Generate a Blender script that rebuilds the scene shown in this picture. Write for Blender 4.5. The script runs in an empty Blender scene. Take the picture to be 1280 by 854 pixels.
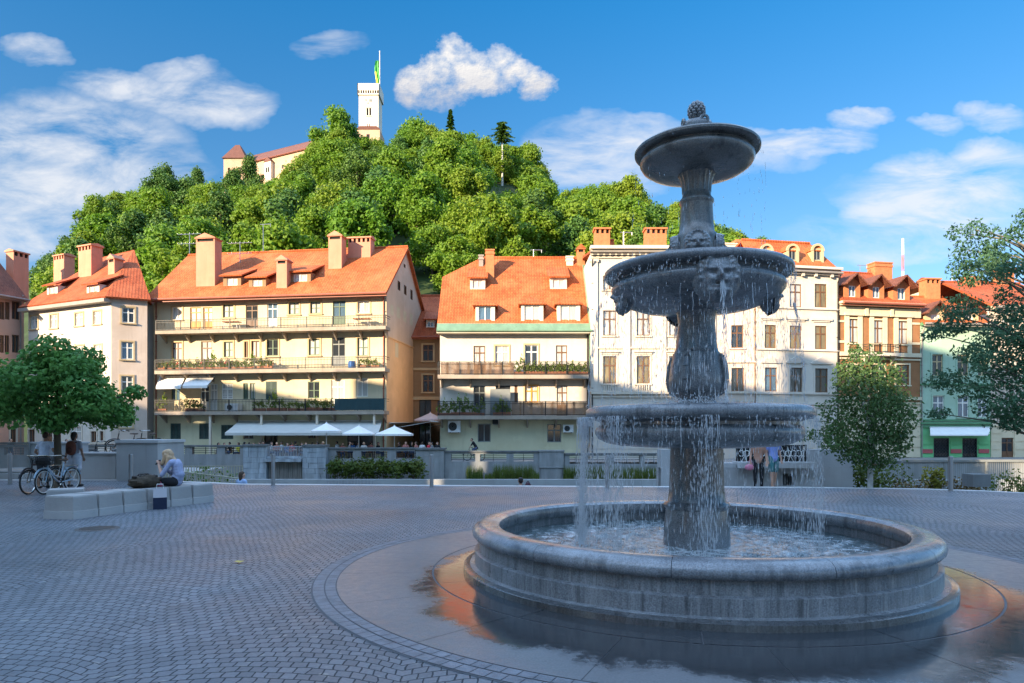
import bpy, math, random
import numpy as np
from mathutils import Vector, Matrix
C = bpy.context; SC = C.scene; COL = SC.collection
random.seed(7)
PI = math.pi
F = 852.0; EYE = 1.7; HY = 540.0          # focal length and horizon measured on the photograph, eye height in metres
def gx(px, Y): return (px - 640.0) / F * Y
def gz(py, Y): return EYE + (HY - py) / F * Y
def gY(py): return EYE * F / (py - HY)      # depth of a ground point (z = 0)

# ------------------------------------------------------------------ mesh builder
class MB:
    def __init__(s): s.v = []; s.f = []; s.m = []
    def add(s, vs, fs, mi=0):
        o = len(s.v); s.v.extend([tuple(p) for p in vs])
        for f in fs: s.f.append(tuple(i + o for i in f)); s.m.append(mi)
    def quad(s, pts, mi=0): s.add(pts, [tuple(range(len(pts)))], mi)
    def box(s, x0, x1, y0, y1, z0, z1, mi=0, M=None):
        vs = [Vector((x, y, z)) for z in (z0, z1) for y in (y0, y1) for x in (x0, x1)]
        if M is not None: vs = [M @ p for p in vs]
        s.add(vs, [(0,2,3,1), (4,5,7,6), (0,1,5,4), (2,6,7,3), (0,4,6,2), (1,3,7,5)], mi)
    def tube(s, p0, p1, r0, r1=None, n=6, mi=0):
        p0 = Vector(p0); p1 = Vector(p1); r1 = r0 if r1 is None else r1
        d = p1 - p0
        if d.length < 1e-6: return
        d.normalize()
        a = d.cross(Vector((0,0,1)) if abs(d.z) < .95 else Vector((1,0,0))).normalized(); b = d.cross(a)
        vs = []
        for p, r in ((p0, r0), (p1, r1)):
            for k in range(n):
                t = 2*PI*k/n; vs.append(p + a*(r*math.cos(t)) + b*(r*math.sin(t)))
        fs = [(k, (k+1) % n, n + (k+1) % n, n + k) for k in range(n)] + [tuple(range(n))[::-1], tuple(range(n, 2*n))]
        s.add(vs, fs, mi)
    def path(s, pts, r, n=5, mi=0):
        for i in range(len(pts)-1):
            ra = r[i] if isinstance(r, (list, tuple)) else r; rb = r[i+1] if isinstance(r, (list, tuple)) else r
            s.tube(pts[i], pts[i+1], ra, rb, n, mi)
    def lathe(s, prof, n=64, mi=0, c=(0,0,0), close=False, wob=None):
        vs = []; m = len(prof)
        for k in range(n):
            t = 2*PI*k/n; ct, st = math.cos(t), math.sin(t)
            for r, z in prof:
                rr = r*(wob(t, z) if wob else 1)
                vs.append((c[0]+rr*ct, c[1]+rr*st, c[2]+z))
        fs = []
        for k in range(n):
            k2 = (k+1) % n
            for j in range(m-1 if not close else m):
                j2 = (j+1) % m
                fs.append((k*m+j, k2*m+j, k2*m+j2, k*m+j2))
        s.add(vs, fs, mi)
    def torus(s, c, R, r, axis='x', n=28, k=6, mi=0):
        vs = []; fs = []
        for i in range(n):
            t = 2*PI*i/n
            for j in range(k):
                q = 2*PI*j/k; rr = R + r*math.cos(q); h = r*math.sin(q)
                a, b = rr*math.cos(t), rr*math.sin(t)
                p = (h, a, b) if axis == 'x' else ((a, h, b) if axis == 'y' else (a, b, h))
                vs.append((c[0]+p[0], c[1]+p[1], c[2]+p[2]))
        for i in range(n):
            for j in range(k):
                fs.append((i*k+j, ((i+1)%n)*k+j, ((i+1)%n)*k+(j+1)%k, i*k+(j+1)%k))
        s.add(vs, fs, mi)
    def ball(s, c, rx, ry=None, rz=None, n=12, k=8, mi=0, fn=None):
        ry = rx if ry is None else ry; rz = rx if rz is None else rz
        vs = [(c[0], c[1], c[2]-rz)]; 
        for i in range(1, k):
            ph = -PI/2 + PI*i/k
            for j in range(n):
                t = 2*PI*j/n; d = (math.cos(ph)*math.cos(t), math.cos(ph)*math.sin(t), math.sin(ph)); q = fn(d) if fn else 1
                vs.append((c[0]+rx*d[0]*q, c[1]+ry*d[1]*q, c[2]+rz*d[2]*q))
        vs.append((c[0], c[1], c[2]+rz)); L = len(vs)-1
        fs = [(0, 1+(j+1)%n, 1+j) for j in range(n)]
        for i in range(k-2):
            for j in range(n):
                a = 1+i*n+j; b = 1+i*n+(j+1)%n
                fs.append((a, b, b+n, a+n))
        fs += [(1+(k-2)*n+j, 1+(k-2)*n+(j+1)%n, L) for j in range(n)]
        s.add(vs, fs, mi)
    def slab(s, pts, t, mi=0, mis=None):
        """polygon extruded by t straight down its normal (kept pointing up)"""
        P = [Vector(p) for p in pts]; nrm = Vector((0,0,0))
        for i in range(len(P)):
            nrm += P[i].cross(P[(i+1) % len(P)])
        nrm.normalize()
        if nrm.z < 0: P.reverse(); nrm = -nrm
        Q = [p - nrm*t for p in P]; n = len(P)
        s.add(P, [tuple(range(n))], mi)
        s.add(P+Q, [(i, n+i, n+(i+1) % n, (i+1) % n) for i in range(n)] + [tuple(range(n, 2*n))[::-1]], mi if mis is None else mis)
    def extr(s, poly, axis, a, b, mi=0):
        """2-D polygon extruded along an axis: 'y': poly=(x,z); 'x': poly=(y,z); 'z': poly=(x,y)"""
        def mk(p, t): return (p[0], t, p[1]) if axis == 'y' else ((t, p[0], p[1]) if axis == 'x' else (p[0], p[1], t))
        n = len(poly); vs = [mk(p, a) for p in poly] + [mk(p, b) for p in poly]
        s.add(vs, [tuple(range(n)), tuple(range(n, 2*n))[::-1]] + [(i, n+i, n+(i+1) % n, (i+1) % n) for i in range(n)], mi)
    def mesh(s, name, mats, smooth=False, uv=False, fix=True):
        me = bpy.data.meshes.new(name); me.from_pydata(s.v, [], s.f)
        for m in (mats if isinstance(mats, (list, tuple)) else [mats]): me.materials.append(m)
        me.polygons.foreach_set('material_index', s.m)
        if smooth: me.polygons.foreach_set('use_smooth', [True]*len(me.polygons))
        me.update()
        if fix:
            import bmesh
            bm = bmesh.new(); bm.from_mesh(me); bmesh.ops.recalc_face_normals(bm, faces=bm.faces); bm.to_mesh(me); bm.free()
        if uv:
            lay = me.uv_layers.new(name='UVMap'); Z = Vector((0,0,1))
            for p in me.polygons:
                n = p.normal
                u = Z.cross(n)
                u = u.normalized() if u.length > .05 else Vector((1,0,0))
                w = n.cross(u)
                for li in p.loop_indices:
                    co = me.vertices[me.loops[li].vertex_index].co
                    lay.data[li].uv = (co.dot(u), co.dot(w))
        return me
    def build(s, name, mats, parent=None, smooth=False, uv=False, loc=None, fix=True):
        o = bpy.data.objects.new(name, s.mesh(name, mats, smooth, uv, fix)); COL.objects.link(o)
        if parent is not None: o.parent = parent
        if loc is not None: o.location = loc
        if smooth: autosmooth(o)
        return o
def autosmooth(o):
    me = o.data
    try: me.set_sharp_from_angle(angle=math.radians(42))
    except Exception: pass
def inst(name, me, parent=None, loc=(0,0,0), rz=0, sc=None):
    o = bpy.data.objects.new(name, me); COL.objects.link(o); o.parent = parent; o.location = loc; o.rotation_euler = (0,0,rz)
    if sc is not None: o.scale = sc if hasattr(sc, '__len__') else (sc,)*3
    return o
def tag(o, label, cat, group=None):
    o['label'] = label; o['category'] = cat
    if group: o['group'] = group
    return o
def thing(name, loc, label, cat, rz=0, group=None):
    o = bpy.data.objects.new(name, None); COL.objects.link(o); o.location = loc; o.rotation_euler = (0,0,rz); o.empty_display_size = .2
    return tag(o, label, cat, group)
def struct(o): o['kind'] = 'structure'; return o
def stuff(o): o['kind'] = 'stuff'; return o
def dup(root, loc, rz=0, label=None, group=None, sc=None, mats=None):
    r = root.copy(); COL.objects.link(r); r.location = loc; r.rotation_euler = (0,0,rz)
    if sc is not None: r.scale = sc if hasattr(sc, '__len__') else (sc,)*3
    if label: r['label'] = label
    if group: r['group'] = group
    for ch in list(root.children):
        c = ch.copy(); COL.objects.link(c); c.parent = r
        for g in list(ch.children):
            d = g.copy(); COL.objects.link(d); d.parent = c
    return r

# ------------------------------------------------------------------ materials
class NT:
    def __init__(s, nt): s.nt = nt
    def n(s, t, **kw):
        nd = s.nt.nodes.new(t)
        for k, v in kw.items():
            if k in ('op', 'operation'): nd.operation = v
            elif hasattr(nd, k) and k not in ('inputs',): setattr(nd, k, v)
        return nd
    def l(s, a, b): s.nt.links.new(a, b)
    def math(s, op, a, b=None, c=None, clamp=False):
        nd = s.nt.nodes.new('ShaderNodeMath'); nd.operation = op; nd.use_clamp = clamp
        for i, x in enumerate((a, b, c)):
            if x is None: continue
            if hasattr(x, 'is_linked') or hasattr(x, 'links'): s.l(x, nd.inputs[i])
            else: nd.inputs[i].default_value = x
        return nd.outputs[0]
    def mix(s, f, a, b, bt='MIX'):
        nd = s.nt.nodes.new('ShaderNodeMix'); nd.data_type = 'RGBA'; nd.blend_type = bt
        for i, x in ((0, f), (6, a), (7, b)):
            if hasattr(x, 'links'): s.l(x, nd.inputs[i])
            elif i == 0: nd.inputs[0].default_value = x
            else: nd.inputs[i].default_value = (*x[:3], 1)
        return nd.outputs[2]
    def ramp(s, f, stops, interp='LINEAR'):
        nd = s.nt.nodes.new('ShaderNodeValToRGB'); nd.color_ramp.interpolation = interp
        e = nd.color_ramp.elements
        while len(e) < len(stops): e.new(.5)
        for i, (p, c) in enumerate(stops):
            e[i].position = p; e[i].color = (*c, 1) if hasattr(c, '__len__') else (c, c, c, 1)
        s.l(f, nd.inputs[0]); return nd.outputs[0]
    def noise(s, vec, scale, detail=4, rough=.55, dist=0):
        nd = s.nt.nodes.new('ShaderNodeTexNoise'); nd.inputs['Scale'].default_value = scale; nd.inputs['Detail'].default_value = detail
        nd.inputs['Roughness'].default_value = rough; nd.inputs['Distortion'].default_value = dist
        if vec is not None: s.l(vec, nd.inputs['Vector'])
        return nd.outputs[0]
    def mapping(s, vec, sc=(1,1,1), loc=(0,0,0), rot=(0,0,0)):
        nd = s.nt.nodes.new('ShaderNodeMapping'); nd.inputs['Scale'].default_value = sc; nd.inputs['Location'].default_value = loc; nd.inputs['Rotation'].default_value = rot
        s.l(vec, nd.inputs['Vector']); return nd.outputs[0]
    def bump(s, h, strength=.3, dist=.02):
        nd = s.nt.nodes.new('ShaderNodeBump'); nd.inputs['Strength'].default_value = strength; nd.inputs['Distance'].default_value = dist
        s.l(h, nd.inputs['Height']); return nd.outputs[0]
def newmat(name):
    m = bpy.data.materials.new(name); m.use_nodes = True
    N = NT(m.node_tree); b = m.node_tree.nodes['Principled BSDF']; tc = N.n('ShaderNodeTexCoord')
    return m, N, b, tc
def mul(c, k): return tuple(min(1, x*k) for x in c)
MATS = {}
def M(name, col, rough=.75, var=.18, scale=2.0, streak=False, bump=.0, bscale=None, spec=.35, metal=0, perobj=0, coat=0):
    if name in MATS: return MATS[name]
    m, N, b, tc = newmat(name); v = tc.outputs['Object']
    vv = N.mapping(v, (scale, scale, scale*.18)) if streak else N.mapping(v, (scale,)*3)
    n1 = N.noise(vv, 1.0, 5, .6)
    f = N.ramp(n1, [(.3, 0.0), (.7, 1.0)])
    c = N.mix(f, mul(col, 1-var), mul(col, 1+var*.8))
    if streak:
        n2 = N.noise(N.mapping(v, (.35, .35, .5)), 1.0, 4, .6)
        c = N.mix(N.math('MULTIPLY', N.ramp(n2, [(.45, 0.), (.75, 1.)]), .45), c, mul((col[0]*.8, col[1]*.72, col[2]*.62), .9))
        n3 = N.noise(N.mapping(v, (3.5, 3.5, .3), (5, 2, 1)), 1.0, 6, .7); c = N.mix(N.math('MULTIPLY', N.ramp(n3, [(.56, 0.), (.72, 1.)]), .4), c, mul((col[0]*.62, col[1]*.58, col[2]*.52), 1.))
        n4 = N.noise(N.mapping(v, (.9, .9, .9), (9, 4, 3)), 1.0, 3, .5); c = N.mix(N.math('MULTIPLY', N.ramp(n4, [(.60, 0.), (.63, 1.)]), .22), c, mul(col, 1.22))
    if perobj:
        oi = N.n('ShaderNodeObjectInfo'); hs = N.n('ShaderNodeHueSaturation')
        N.l(N.math('MULTIPLY_ADD', oi.outputs['Random'], perobj, 1-perobj/2), hs.inputs['Value']); N.l(c, hs.inputs['Color']); c = hs.outputs[0]
    N.l(c, b.inputs['Base Color'])
    b.inputs['Roughness'].default_value = rough; b.inputs['Metallic'].default_value = metal
    b.inputs['Specular IOR Level'].default_value = spec
    if coat: b.inputs['Coat Weight'].default_value = coat
    if bump:
        N.l(N.bump(N.noise(v, bscale or scale*8, 5, .65), bump, .03), b.inputs['Normal'])
    MATS[name] = m; return m
def leafmat(name, cols, trans=.35, perobj=.5):
    """two-tone leaf: hue varies by clump (noise) and from tree to tree"""
    if name in MATS: return MATS[name]
    m, N, b, tc = newmat(name); v = tc.outputs['Object']; oi = N.n('ShaderNodeObjectInfo')
    n1 = N.noise(N.mapping(v, (1,1,1)), .9, 3, .7); f = N.ramp(n1, [(.32, 0.), (.68, 1.)])
    c = N.mix(f, cols[0], cols[1])
    if perobj:
        c = N.mix(N.math('MULTIPLY', oi.outputs['Random'], perobj), c, cols[2])
    b.inputs['Roughness'].default_value = .55; b.inputs['Specular IOR Level'].default_value = .25
    N.l(c, b.inputs['Base Color'])
    tr = N.n('ShaderNodeBsdfTranslucent'); N.l(N.mix(.5, c, mul(cols[1], 1.3)), tr.inputs['Color'])
    mx = N.n('ShaderNodeMixShader'); mx.inputs[0].default_value = trans
    N.l(b.outputs[0], mx.inputs[1]); N.l(tr.outputs[0], mx.inputs[2])
    N.l(mx.outputs[0], m.node_tree.nodes['Material Output'].inputs[0])
    MATS[name] = m; return m
def tilemat(name, c1, c2, c3):
    m, N, b, tc = newmat(name); v = tc.outputs['UV']
    br = N.n('ShaderNodeTexBrick'); N.l(v, br.inputs['Vector']); br.offset = .5
    br.inputs['Color1'].default_value = (*c1, 1); br.inputs['Color2'].default_value = (*c2, 1); br.inputs['Mortar'].default_value = (*mul(c2, .55), 1)
    br.inputs['Scale'].default_value = 1; br.inputs['Brick Width'].default_value = .24; br.inputs['Row Height'].default_value = .22
    br.inputs['Mortar Size'].default_value = .018; br.inputs['Mortar Smooth'].default_value = .4
    n1 = N.noise(N.mapping(tc.outputs['Object'], (.5, .5, .5)), 1., 5, .65)
    c = N.mix(N.math('MULTIPLY', N.ramp(n1, [(.42, 0.), (.66, 1.)]), .8), br.outputs[0], c3)
    n2 = N.noise(tc.outputs['Object'], 3.2, 3, .6)
    c = N.mix(N.math('MULTIPLY', N.ramp(n2, [(.52, 0.), (.72, 1.)]), .55), c, mul(c2, .5))
    n5 = N.noise(N.mapping(tc.outputs['UV'], (.5, .12, 1)), 1., 6, .7); c = N.mix(N.math('MULTIPLY', N.ramp(n5, [(.5, 0.), (.72, 1.)]), .45), c, (c2[0]*.55, c2[1]*.8, c2[2]*.9))
    N.l(c, b.inputs['Base Color']); b.inputs['Roughness'].default_value = .8; b.inputs['Specular IOR Level'].default_value = .2
    w = N.n('ShaderNodeTexWave'); w.wave_type = 'BANDS'; w.bands_direction = 'X'; w.inputs['Scale'].default_value = 1.3; N.l(v, w.inputs['Vector'])
    N.l(N.bump(N.math('ADD', w.outputs['Fac'], br.outputs['Fac']), .5, .03), b.inputs['Normal'])
    MATS[name] = m; return m
def glassmat(name, col, rough=.06, var=.5):
    m, N, b, tc = newmat(name); oi = N.n('ShaderNodeObjectInfo')
    n1 = N.noise(N.mapping(tc.outputs['Object'], (5, 1, .6)), 1.2, 2)
    c = N.mix(N.ramp(n1, [(.4, 0.), (.6, 1.)]), mul(col, 1-var), col)
    c = N.mix(oi.outputs['Random'], c, mul(col, .75))
    N.l(c, b.inputs['Base Color']); b.inputs['Roughness'].default_value = rough; b.inputs['Specular IOR Level'].default_value = .6
    b.inputs['Coat Weight'].default_value = .5; b.inputs['Coat Roughness'].default_value = .03
    MATS[name] = m; return m

W_ = dict(
 white=M('plaster_white', (.60,.535,.455), .85, .08, .6, True, .15, 9),
 cream=M('plaster_cream', (.64,.55,.38), .85, .08, .6, True, .15, 9),
 yellow=M('plaster_yellow', (.62,.52,.34), .85, .08, .6, True, .15, 9),
 lemon=M('plaster_lemon', (.60,.56,.37), .85, .07, .6, True, .15, 9),
 peach=M('plaster_peach', (.64,.47,.33), .85, .08, .6, True, .15, 9),
 apricot=M('plaster_apricot', (.74,.47,.25), .85, .07, .6, True, .12, 9),  # lightened so the shaded lower gable renders brighter
 pink=M('plaster_pink', (.55,.33,.25), .85, .10, .6, True, .15, 9),
 rose=M('plaster_rose', (.60,.49,.40), .85, .08, .6, True, .15, 9),
 brown=M('plaster_brown', (.27,.17,.09), .85, .10, .6, True, .15, 9),
 brick=M('brick_brown', (.30,.14,.06), .85, .16, 1.5, False, .3, 20),
 green=M('plaster_green', (.36,.50,.37), .85, .07, .6, True, .15, 9),
 mint=M('plaster_mint', (.18,.50,.22), .85, .07, .6, True, .15, 9),
 trim=M('trim_stone', (.62,.54,.43), .8, .08, 1.5, True, .1, 9),
 tan=M('trim_tan', (.50,.38,.22), .8, .08, 1.5, True, .1, 9),
 wood=M('wood_frame', (.16,.08,.04), .5, .15, 3),
 woodw=M('frame_white', (.72,.70,.64), .5, .06, 3),
 woodg=M('frame_green', (.09,.14,.09), .55, .12, 3),
 grey=M('frame_grey', (.20,.21,.20), .55, .1, 3),
 shut=M('shutter_green', (.05,.09,.08), .6, .15, 4),
 ochre=M('wood_ochre', (.55,.25,.03), .5, .12, 3),
 dgreen=M('screen_green', (.015,.045,.05), .7, .15, 5),
 iron=M('iron_dark', (.035,.035,.035), .5, .2, 5, metal=.4),
 slab=M('balcony_concrete', (.34,.28,.22), .85, .15, 2, True, .2, 10),
 chim=M('chimney_plaster', (.55,.24,.15), .85, .12, 1.5, True, .25, 12),
 chimb=M('chimney_brick', (.48,.17,.07), .85, .2, 3, False, .4, 18),
 copper=M('copper_green', (.15,.25,.16), .6, .18, 1.5, True, .1, 8),
 zinc=M('zinc_grey', (.28,.25,.22), .5, .15, 1.5),
 gut=M('gutter_red', (.30,.09,.05), .5, .12, 1.5),
 canvas=M('canvas_grey', (.50,.50,.46), .85, .06, 2),
 canvasw=M('canvas_white', (.78,.76,.72), .85, .05, 2),
 canvaso=M('canvas_orange', (.66,.36,.20), .85, .06, 2),
 canvasm=M('canvas_mauve', (.42,.34,.33), .85, .06, 2),
 dark=M('dark_inside', (.012,.012,.012), .8, .2, 2),
 steel=M('steel_brushed', (.42,.43,.44), .35, .08, 5, metal=.8),
 conc=M('concrete_grey', (.35,.36,.36), .8, .12, 1.2, True, .2, 14),
 stone=M('stone_block', (.27,.28,.28), .85, .25, 2.2, True, .4, 12),
 stoned=M('stone_dark', (.15,.16,.16), .85, .25, 2.2, True, .4, 12),
 acw=M('casing_white', (.70,.70,.67), .45, .05, 3),
)
G_ = dict(dark=glassmat('glass_dark', (.035,.04,.045)), curtain=glassmat('glass_curtain', (.60,.58,.53), .15, .45),
          blue=glassmat('glass_blue', (.10,.17,.24), .08, .4), warm=glassmat('glass_warm', (.26,.20,.10), .1, .6), wood=W_['shut'])
TILE = tilemat('roof_tiles_orange', (.50,.125,.036), (.38,.085,.026), (.52,.165,.06))
TILE2 = tilemat('roof_tiles_red', (.42,.095,.034), (.32,.07,.025), (.45,.125,.05))
TILE3 = tilemat('roof_tiles_brown', (.20,.075,.045), (.15,.055,.035), (.24,.09,.055))
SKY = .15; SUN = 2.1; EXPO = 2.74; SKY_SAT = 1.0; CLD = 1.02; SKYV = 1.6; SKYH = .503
# ------------------------------------------------------------------ houses
ST = -0.55                                   # level of the street on the far bank
def wall_open(mb, x0, x1, z0, z1, ops, y=0., dep=.2, mi=0, T=None):
    """wall in the plane y, openings cut out as a grid, with reveals going in by dep"""
    xs = sorted(set([x0, x1] + [a for o in ops for a in o[:2] if x0 < a < x1])); zs = sorted(set([z0, z1] + [a for o in ops for a in o[2:4] if z0 < a < z1]))
    T = T or (lambda p: p)
    for i in range(len(xs)-1):
        for j in range(len(zs)-1):
            cx, cz = (xs[i]+xs[i+1])/2, (zs[j]+zs[j+1])/2
            if any(o[0] < cx < o[1] and o[2] < cz < o[3] for o in ops): continue
            mb.quad([T((xs[i], y, zs[j])), T((xs[i+1], y, zs[j])), T((xs[i+1], y, zs[j+1])), T((xs[i], y, zs[j+1]))], mi)
    for a, b, c, d in ops:
        for q in ([(a,y,c),(a,y+dep,c),(a,y+dep,d),(a,y,d)], [(b,y,c),(b,y,d),(b,y+dep,d),(b,y+dep,c)],
                  [(a,y,c),(b,y,c),(b,y+dep,c),(a,y+dep,c)], [(a,y,d),(a,y+dep,d),(b,y+dep,d),(b,y,d)]):
            mb.quad([T(p) for p in q], mi)
WCACHE = {}
def win_mesh(w, h, style, fm, sm):
    key = (round(w, 2), round(h, 2), style, fm, sm)
    if key in WCACHE: return WCACHE[key]
    mb = MB(); t = .075; y0, y1 = .07, .13
    st = style.split('+')
    base = st[0]
    if base in ('cross', 'plain', 'double', 'door', 'grid', 'half'):
        mb.box(0, t, y0, y1, 0, h); mb.box(w-t, w, y0, y1, 0, h); mb.box(t, w-t, y0, y1, 0, t); mb.box(t, w-t, y0, y1, h-t, h)
        zt = h*.66
        if base in ('cross', 'half', 'grid'):
            mb.box(w/2-.055, w/2+.055, y0-.012, y1, t, h-t); mb.box(t, w/2-.055, y0-.006, y1, zt-.05, zt+.05); mb.box(w/2+.055, w-t, y0-.006, y1, zt-.05, zt+.05)
        if base == 'grid':
            for k in (1, 2, 4):
                mb.box(t, w/2-.055, y0+.01, y1, h*k/6-.02, h*k/6+.02); mb.box(w/2+.055, w-t, y0+.01, y1, h*k/6-.02, h*k/6+.02)
        if base in ('plain', 'double'): mb.box(w/2-.05, w/2+.05, y0-.012, y1, t, h-t)
        if base == 'double': mb.box(t, w/2-.05, y0-.006, y1, h*.45, h*.49); mb.box(w/2+.05, w-t, y0-.006, y1, h*.45, h*.49)
        if base == 'door':
            mb.box(t, w-t, y0+.01, y1, t, h*.36); mb.box(w/2-.04, w/2+.04, y0-.012, y0+.01, t, h-t)
            mb.box(t, w-t, y0-.01, y1, h*.74, h*.78)
            for s in (0, 1):
                xa = t+.06+s*(w/2-.02); mb.box(xa, xa+w/2-t-.14, y0-.006, y0+.01, t+.08, h*.31)
    if base == 'shutter':
        for s in (0, 1):
            a = .02+s*(w/2-.01); b = a+w/2-.03
            mb.box(a, a+.06, .0, .05, 0, h); mb.box(b-.06, b, .0, .05, 0, h); mb.box(a+.06, b-.06, 0, .05, 0, .08); mb.box(a+.06, b-.06, 0, .05, h-.08, h)
            k = 0.1
            while k < h-.1: mb.box(a+.06, b-.06, .01, .04, k, k+.045); k += .075
    if base == 'grille':
        mb.box(0, t, .02, .08, 0, h); mb.box(w-t, w, .02, .08, 0, h); mb.box(t, w-t, .02, .08, 0, t); mb.box(t, w-t, .02, .08, h-t, h)
        nx = 5
        for i in range(nx):
            for j in range(int(h/(w/nx))):
                c = (w*(i+.5)/nx, .05, t+(w/nx)*(j+.5))
                if c[2] < h-t: mb.torus(c, w/nx*.46, .018, 'y', 10, 4)
    if sm is not None and 'n' not in st[1:]:
        g = .13
        mb.box(-g, 0, -.05, .0, -.02, h+g, 1); mb.box(w, w+g, -.05, .0, -.02, h+g, 1); mb.box(0, w, -.05, .0, h, h+g, 1)
        mb.box(-g-.05, w+g+.05, -.12, .0, -.13, -.02, 1)
        if 'cap' in st[1:]: mb.box(-g-.12, w+g+.12, -.2, 0, h+.32, h+.42, 1); mb.box(-g-.04, w+g+.04, -.09, 0, h+g, h+.32, 1)
        if 'tri' in st[1:]: mb.extr([(-g-.25, h+.38), (w+g+.25, h+.38), (w+g+.25, h+.46), (w/2, h+1.0), (-g-.25, h+.46)], 'y', -.12, -.003, 1); mb.extr([(-g+.02, h+.48), (w+g-.02, h+.48), (w/2, h+.86)], 'y', -.126, -.12, 2)
        if 'bal' in st[1:]:
            for k in range(6): mb.tube((w*(k+.5)/6, -.1, -.6), (w*(k+.5)/6, -.1, -.16), .06, .06, 6, 1)
            mb.box(-g, w+g, -.16, -.0, -.72, -.6, 1)
    me = mb.mesh('window', [W_[fm], W_[sm] if sm else W_['trim'], W_['rose']])
    WCACHE[key] = me; return me
def pane_mesh(w, h, g):
    key = ('pane', round(w, 2), round(h, 2), g)
    if key not in WCACHE:
        mb = MB(); mb.box(.02, w-.02, .105, .12, .02, h-.02); WCACHE[key] = mb.mesh('pane', [G_[g]])
    return WCACHE[key]
def put_window(par, x, z, w, h, style='cross', pane='dark', fm='wood', sm='trim', y=0., rz=0, name=None):
    nm = name or ('door' if style.startswith('door') else 'window')
    o = inst(nm, win_mesh(w, h, style, fm, sm), par, (x, y, z), rz)
    o.data.name = nm
    if par is not None and par.get('category') is None: o.name = nm
    inst('pane', pane_mesh(w, h, 'dark' if style.startswith(('shutter', 'grille')) else pane), o)
    return o
class House:
    def __init__(s, name, pa, Ya, pb, Yb, label, zb=ST, cat='house'):
        a = Vector((gx(pa, Ya), Ya)); b = Vector((gx(pb, Yb), Yb)); s.A = a; s.W = (b-a).length; s.U = (b-a).normalized(); s.N = Vector((-s.U.y, s.U.x)); s.zb = zb
        s.root = thing(name, (a.x, a.y, zb), label, cat, math.atan2(s.U.y, s.U.x)); s.ops = []; s.front = MB()
    def P(s, px, py, d=0.):
        k = (px-640)/F; u = (k*(s.A.y+d*s.N.y)-s.A.x-d*s.N.x)/(s.U.x-k*s.U.y); t = s.A.y+u*s.U.y+d*s.N.y
        return u, EYE+(HY-py)/F*t-s.zb
    def Z(s, py, px=None, d=0.):
        return s.P(px if px is not None else 640+F*(s.A.x+s.U.x*s.W/2)/(s.A.y+s.U.y*s.W/2), py, d)[1]
    def win(s, x0, y0, x1, y1, style='cross', pane='dark', fm='wood', sm='trim', name=None):
        u0, _ = s.P(x0, y0); u1, _ = s.P(x1, y0); m = (x0+x1)/2; z1 = s.P(m, y0)[1]; z0 = s.P(m, y1)[1]
        w = round((u1-u0)/.05)*.05; h = round((z1-z0)/.05)*.05; u0 = (u0+u1-w)/2
        s.ops.append((u0, u0+w, z0, z0+h))
        return put_window(s.root, u0, z0, w, h, style, pane, fm, sm, name=name)
    def wall(s, zt, depth, mats, gableL=None, gableR=None, sides=True, openR=None, lower=None):
        """front wall with its openings, plain sides (optionally gabled) and a back"""
        mb = MB(); mats = mats if isinstance(mats, list) else [mats]
        if lower:                              # ground floor of another colour
            wall_open(mb, 0, s.W, 0, lower, [(a, b, max(c, 0), min(d, lower)) for a, b, c, d in s.ops if c < lower], mi=1)
            wall_open(mb, 0, s.W, lower, zt, [o for o in s.ops if o[2] >= lower])
        else: wall_open(mb, 0, s.W, 0, zt, s.ops)
        W = s.W; sm = len(mats)-1 if openR is not None else 0
        for x, g, k in ((0, gableL, 0), (W, gableR, 1)):
            if k and openR is not None:
                wall_open(mb, 0, depth, 0, zt, openR, T=lambda p: (W-p[1], p[0], p[2]), dep=.2, mi=sm)
            else: mb.quad([(x,0,0), (x,depth,0), (x,depth,zt), (x,0,zt)])
            if g: mb.quad([(x,0,zt), (x,depth,zt), (x,depth/2,g)], sm if k else 0)
        mb.quad([(0,depth,0), (W,depth,0), (W,depth,zt), (0,depth,zt)])
        if not gableL: mb.quad([(0,0,zt), (W,0,zt), (W,depth,zt), (0,depth,zt)])
        return mb.build('wall', mats, s.root, fix=False)
    def roof(s, ze, zr, depth, ov=.7, ovs=.25, hipL=0, hipR=0, mat=None, t=.18, gut='gut', yr=None, halfL=None):
        """ridge along the facade; hip runs hipL / hipR metres in from the ends; front eave line at height ze over the wall face"""
        yr = depth/2 if yr is None else yr; k = (zr-ze)/yr; kb = (zr-ze)/(depth-yr); z0 = ze-k*ov; zb = ze-kb*ov; W = s.W; s.k = k; s.ze = ze
        mb = MB(); L, R = -ovs, W+ovs
        a, b = L+hipL, R-hipR
        if halfL:                               # half-hipped end
            hx, hz = halfL; yy = (hz-ze)/k; yb = depth-(hz-ze)/kb
            mb.slab([(L,-ov,z0), (R,-ov,z0), (b,yr,zr), (L+hx,yr,zr), (L,yy,hz)], t)
            mb.slab([(R,depth+ov,zb), (L,depth+ov,zb), (L,yb,hz), (L+hx,yr,zr), (b,yr,zr)], t)
            mb.slab([(L,yb,hz), (L,yy,hz), (L+hx,yr,zr)], t)
        else:
            mb.slab([(L,-ov,z0), (R,-ov,z0), (b,yr,zr), (a,yr,zr)], t); mb.slab([(R,depth+ov,zb), (L,depth+ov,zb), (a,yr,zr), (b,yr,zr)], t)
            if hipL: mb.slab([(L,depth+ov,zb), (L,-ov,z0), (a,yr,zr)], t)
        if hipR: mb.slab([(R,-ov,z0), (R,depth+ov,zb), (b,yr,zr)], t)
        # ridge capping
        mb.tube((a+.05 if not halfL else L+halfL[0], yr, zr+.02), (b-.05, yr, zr+.02), .13, .13, 6)
        r = mb.build('roof', [mat or TILE], s.root, uv=True)
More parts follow.
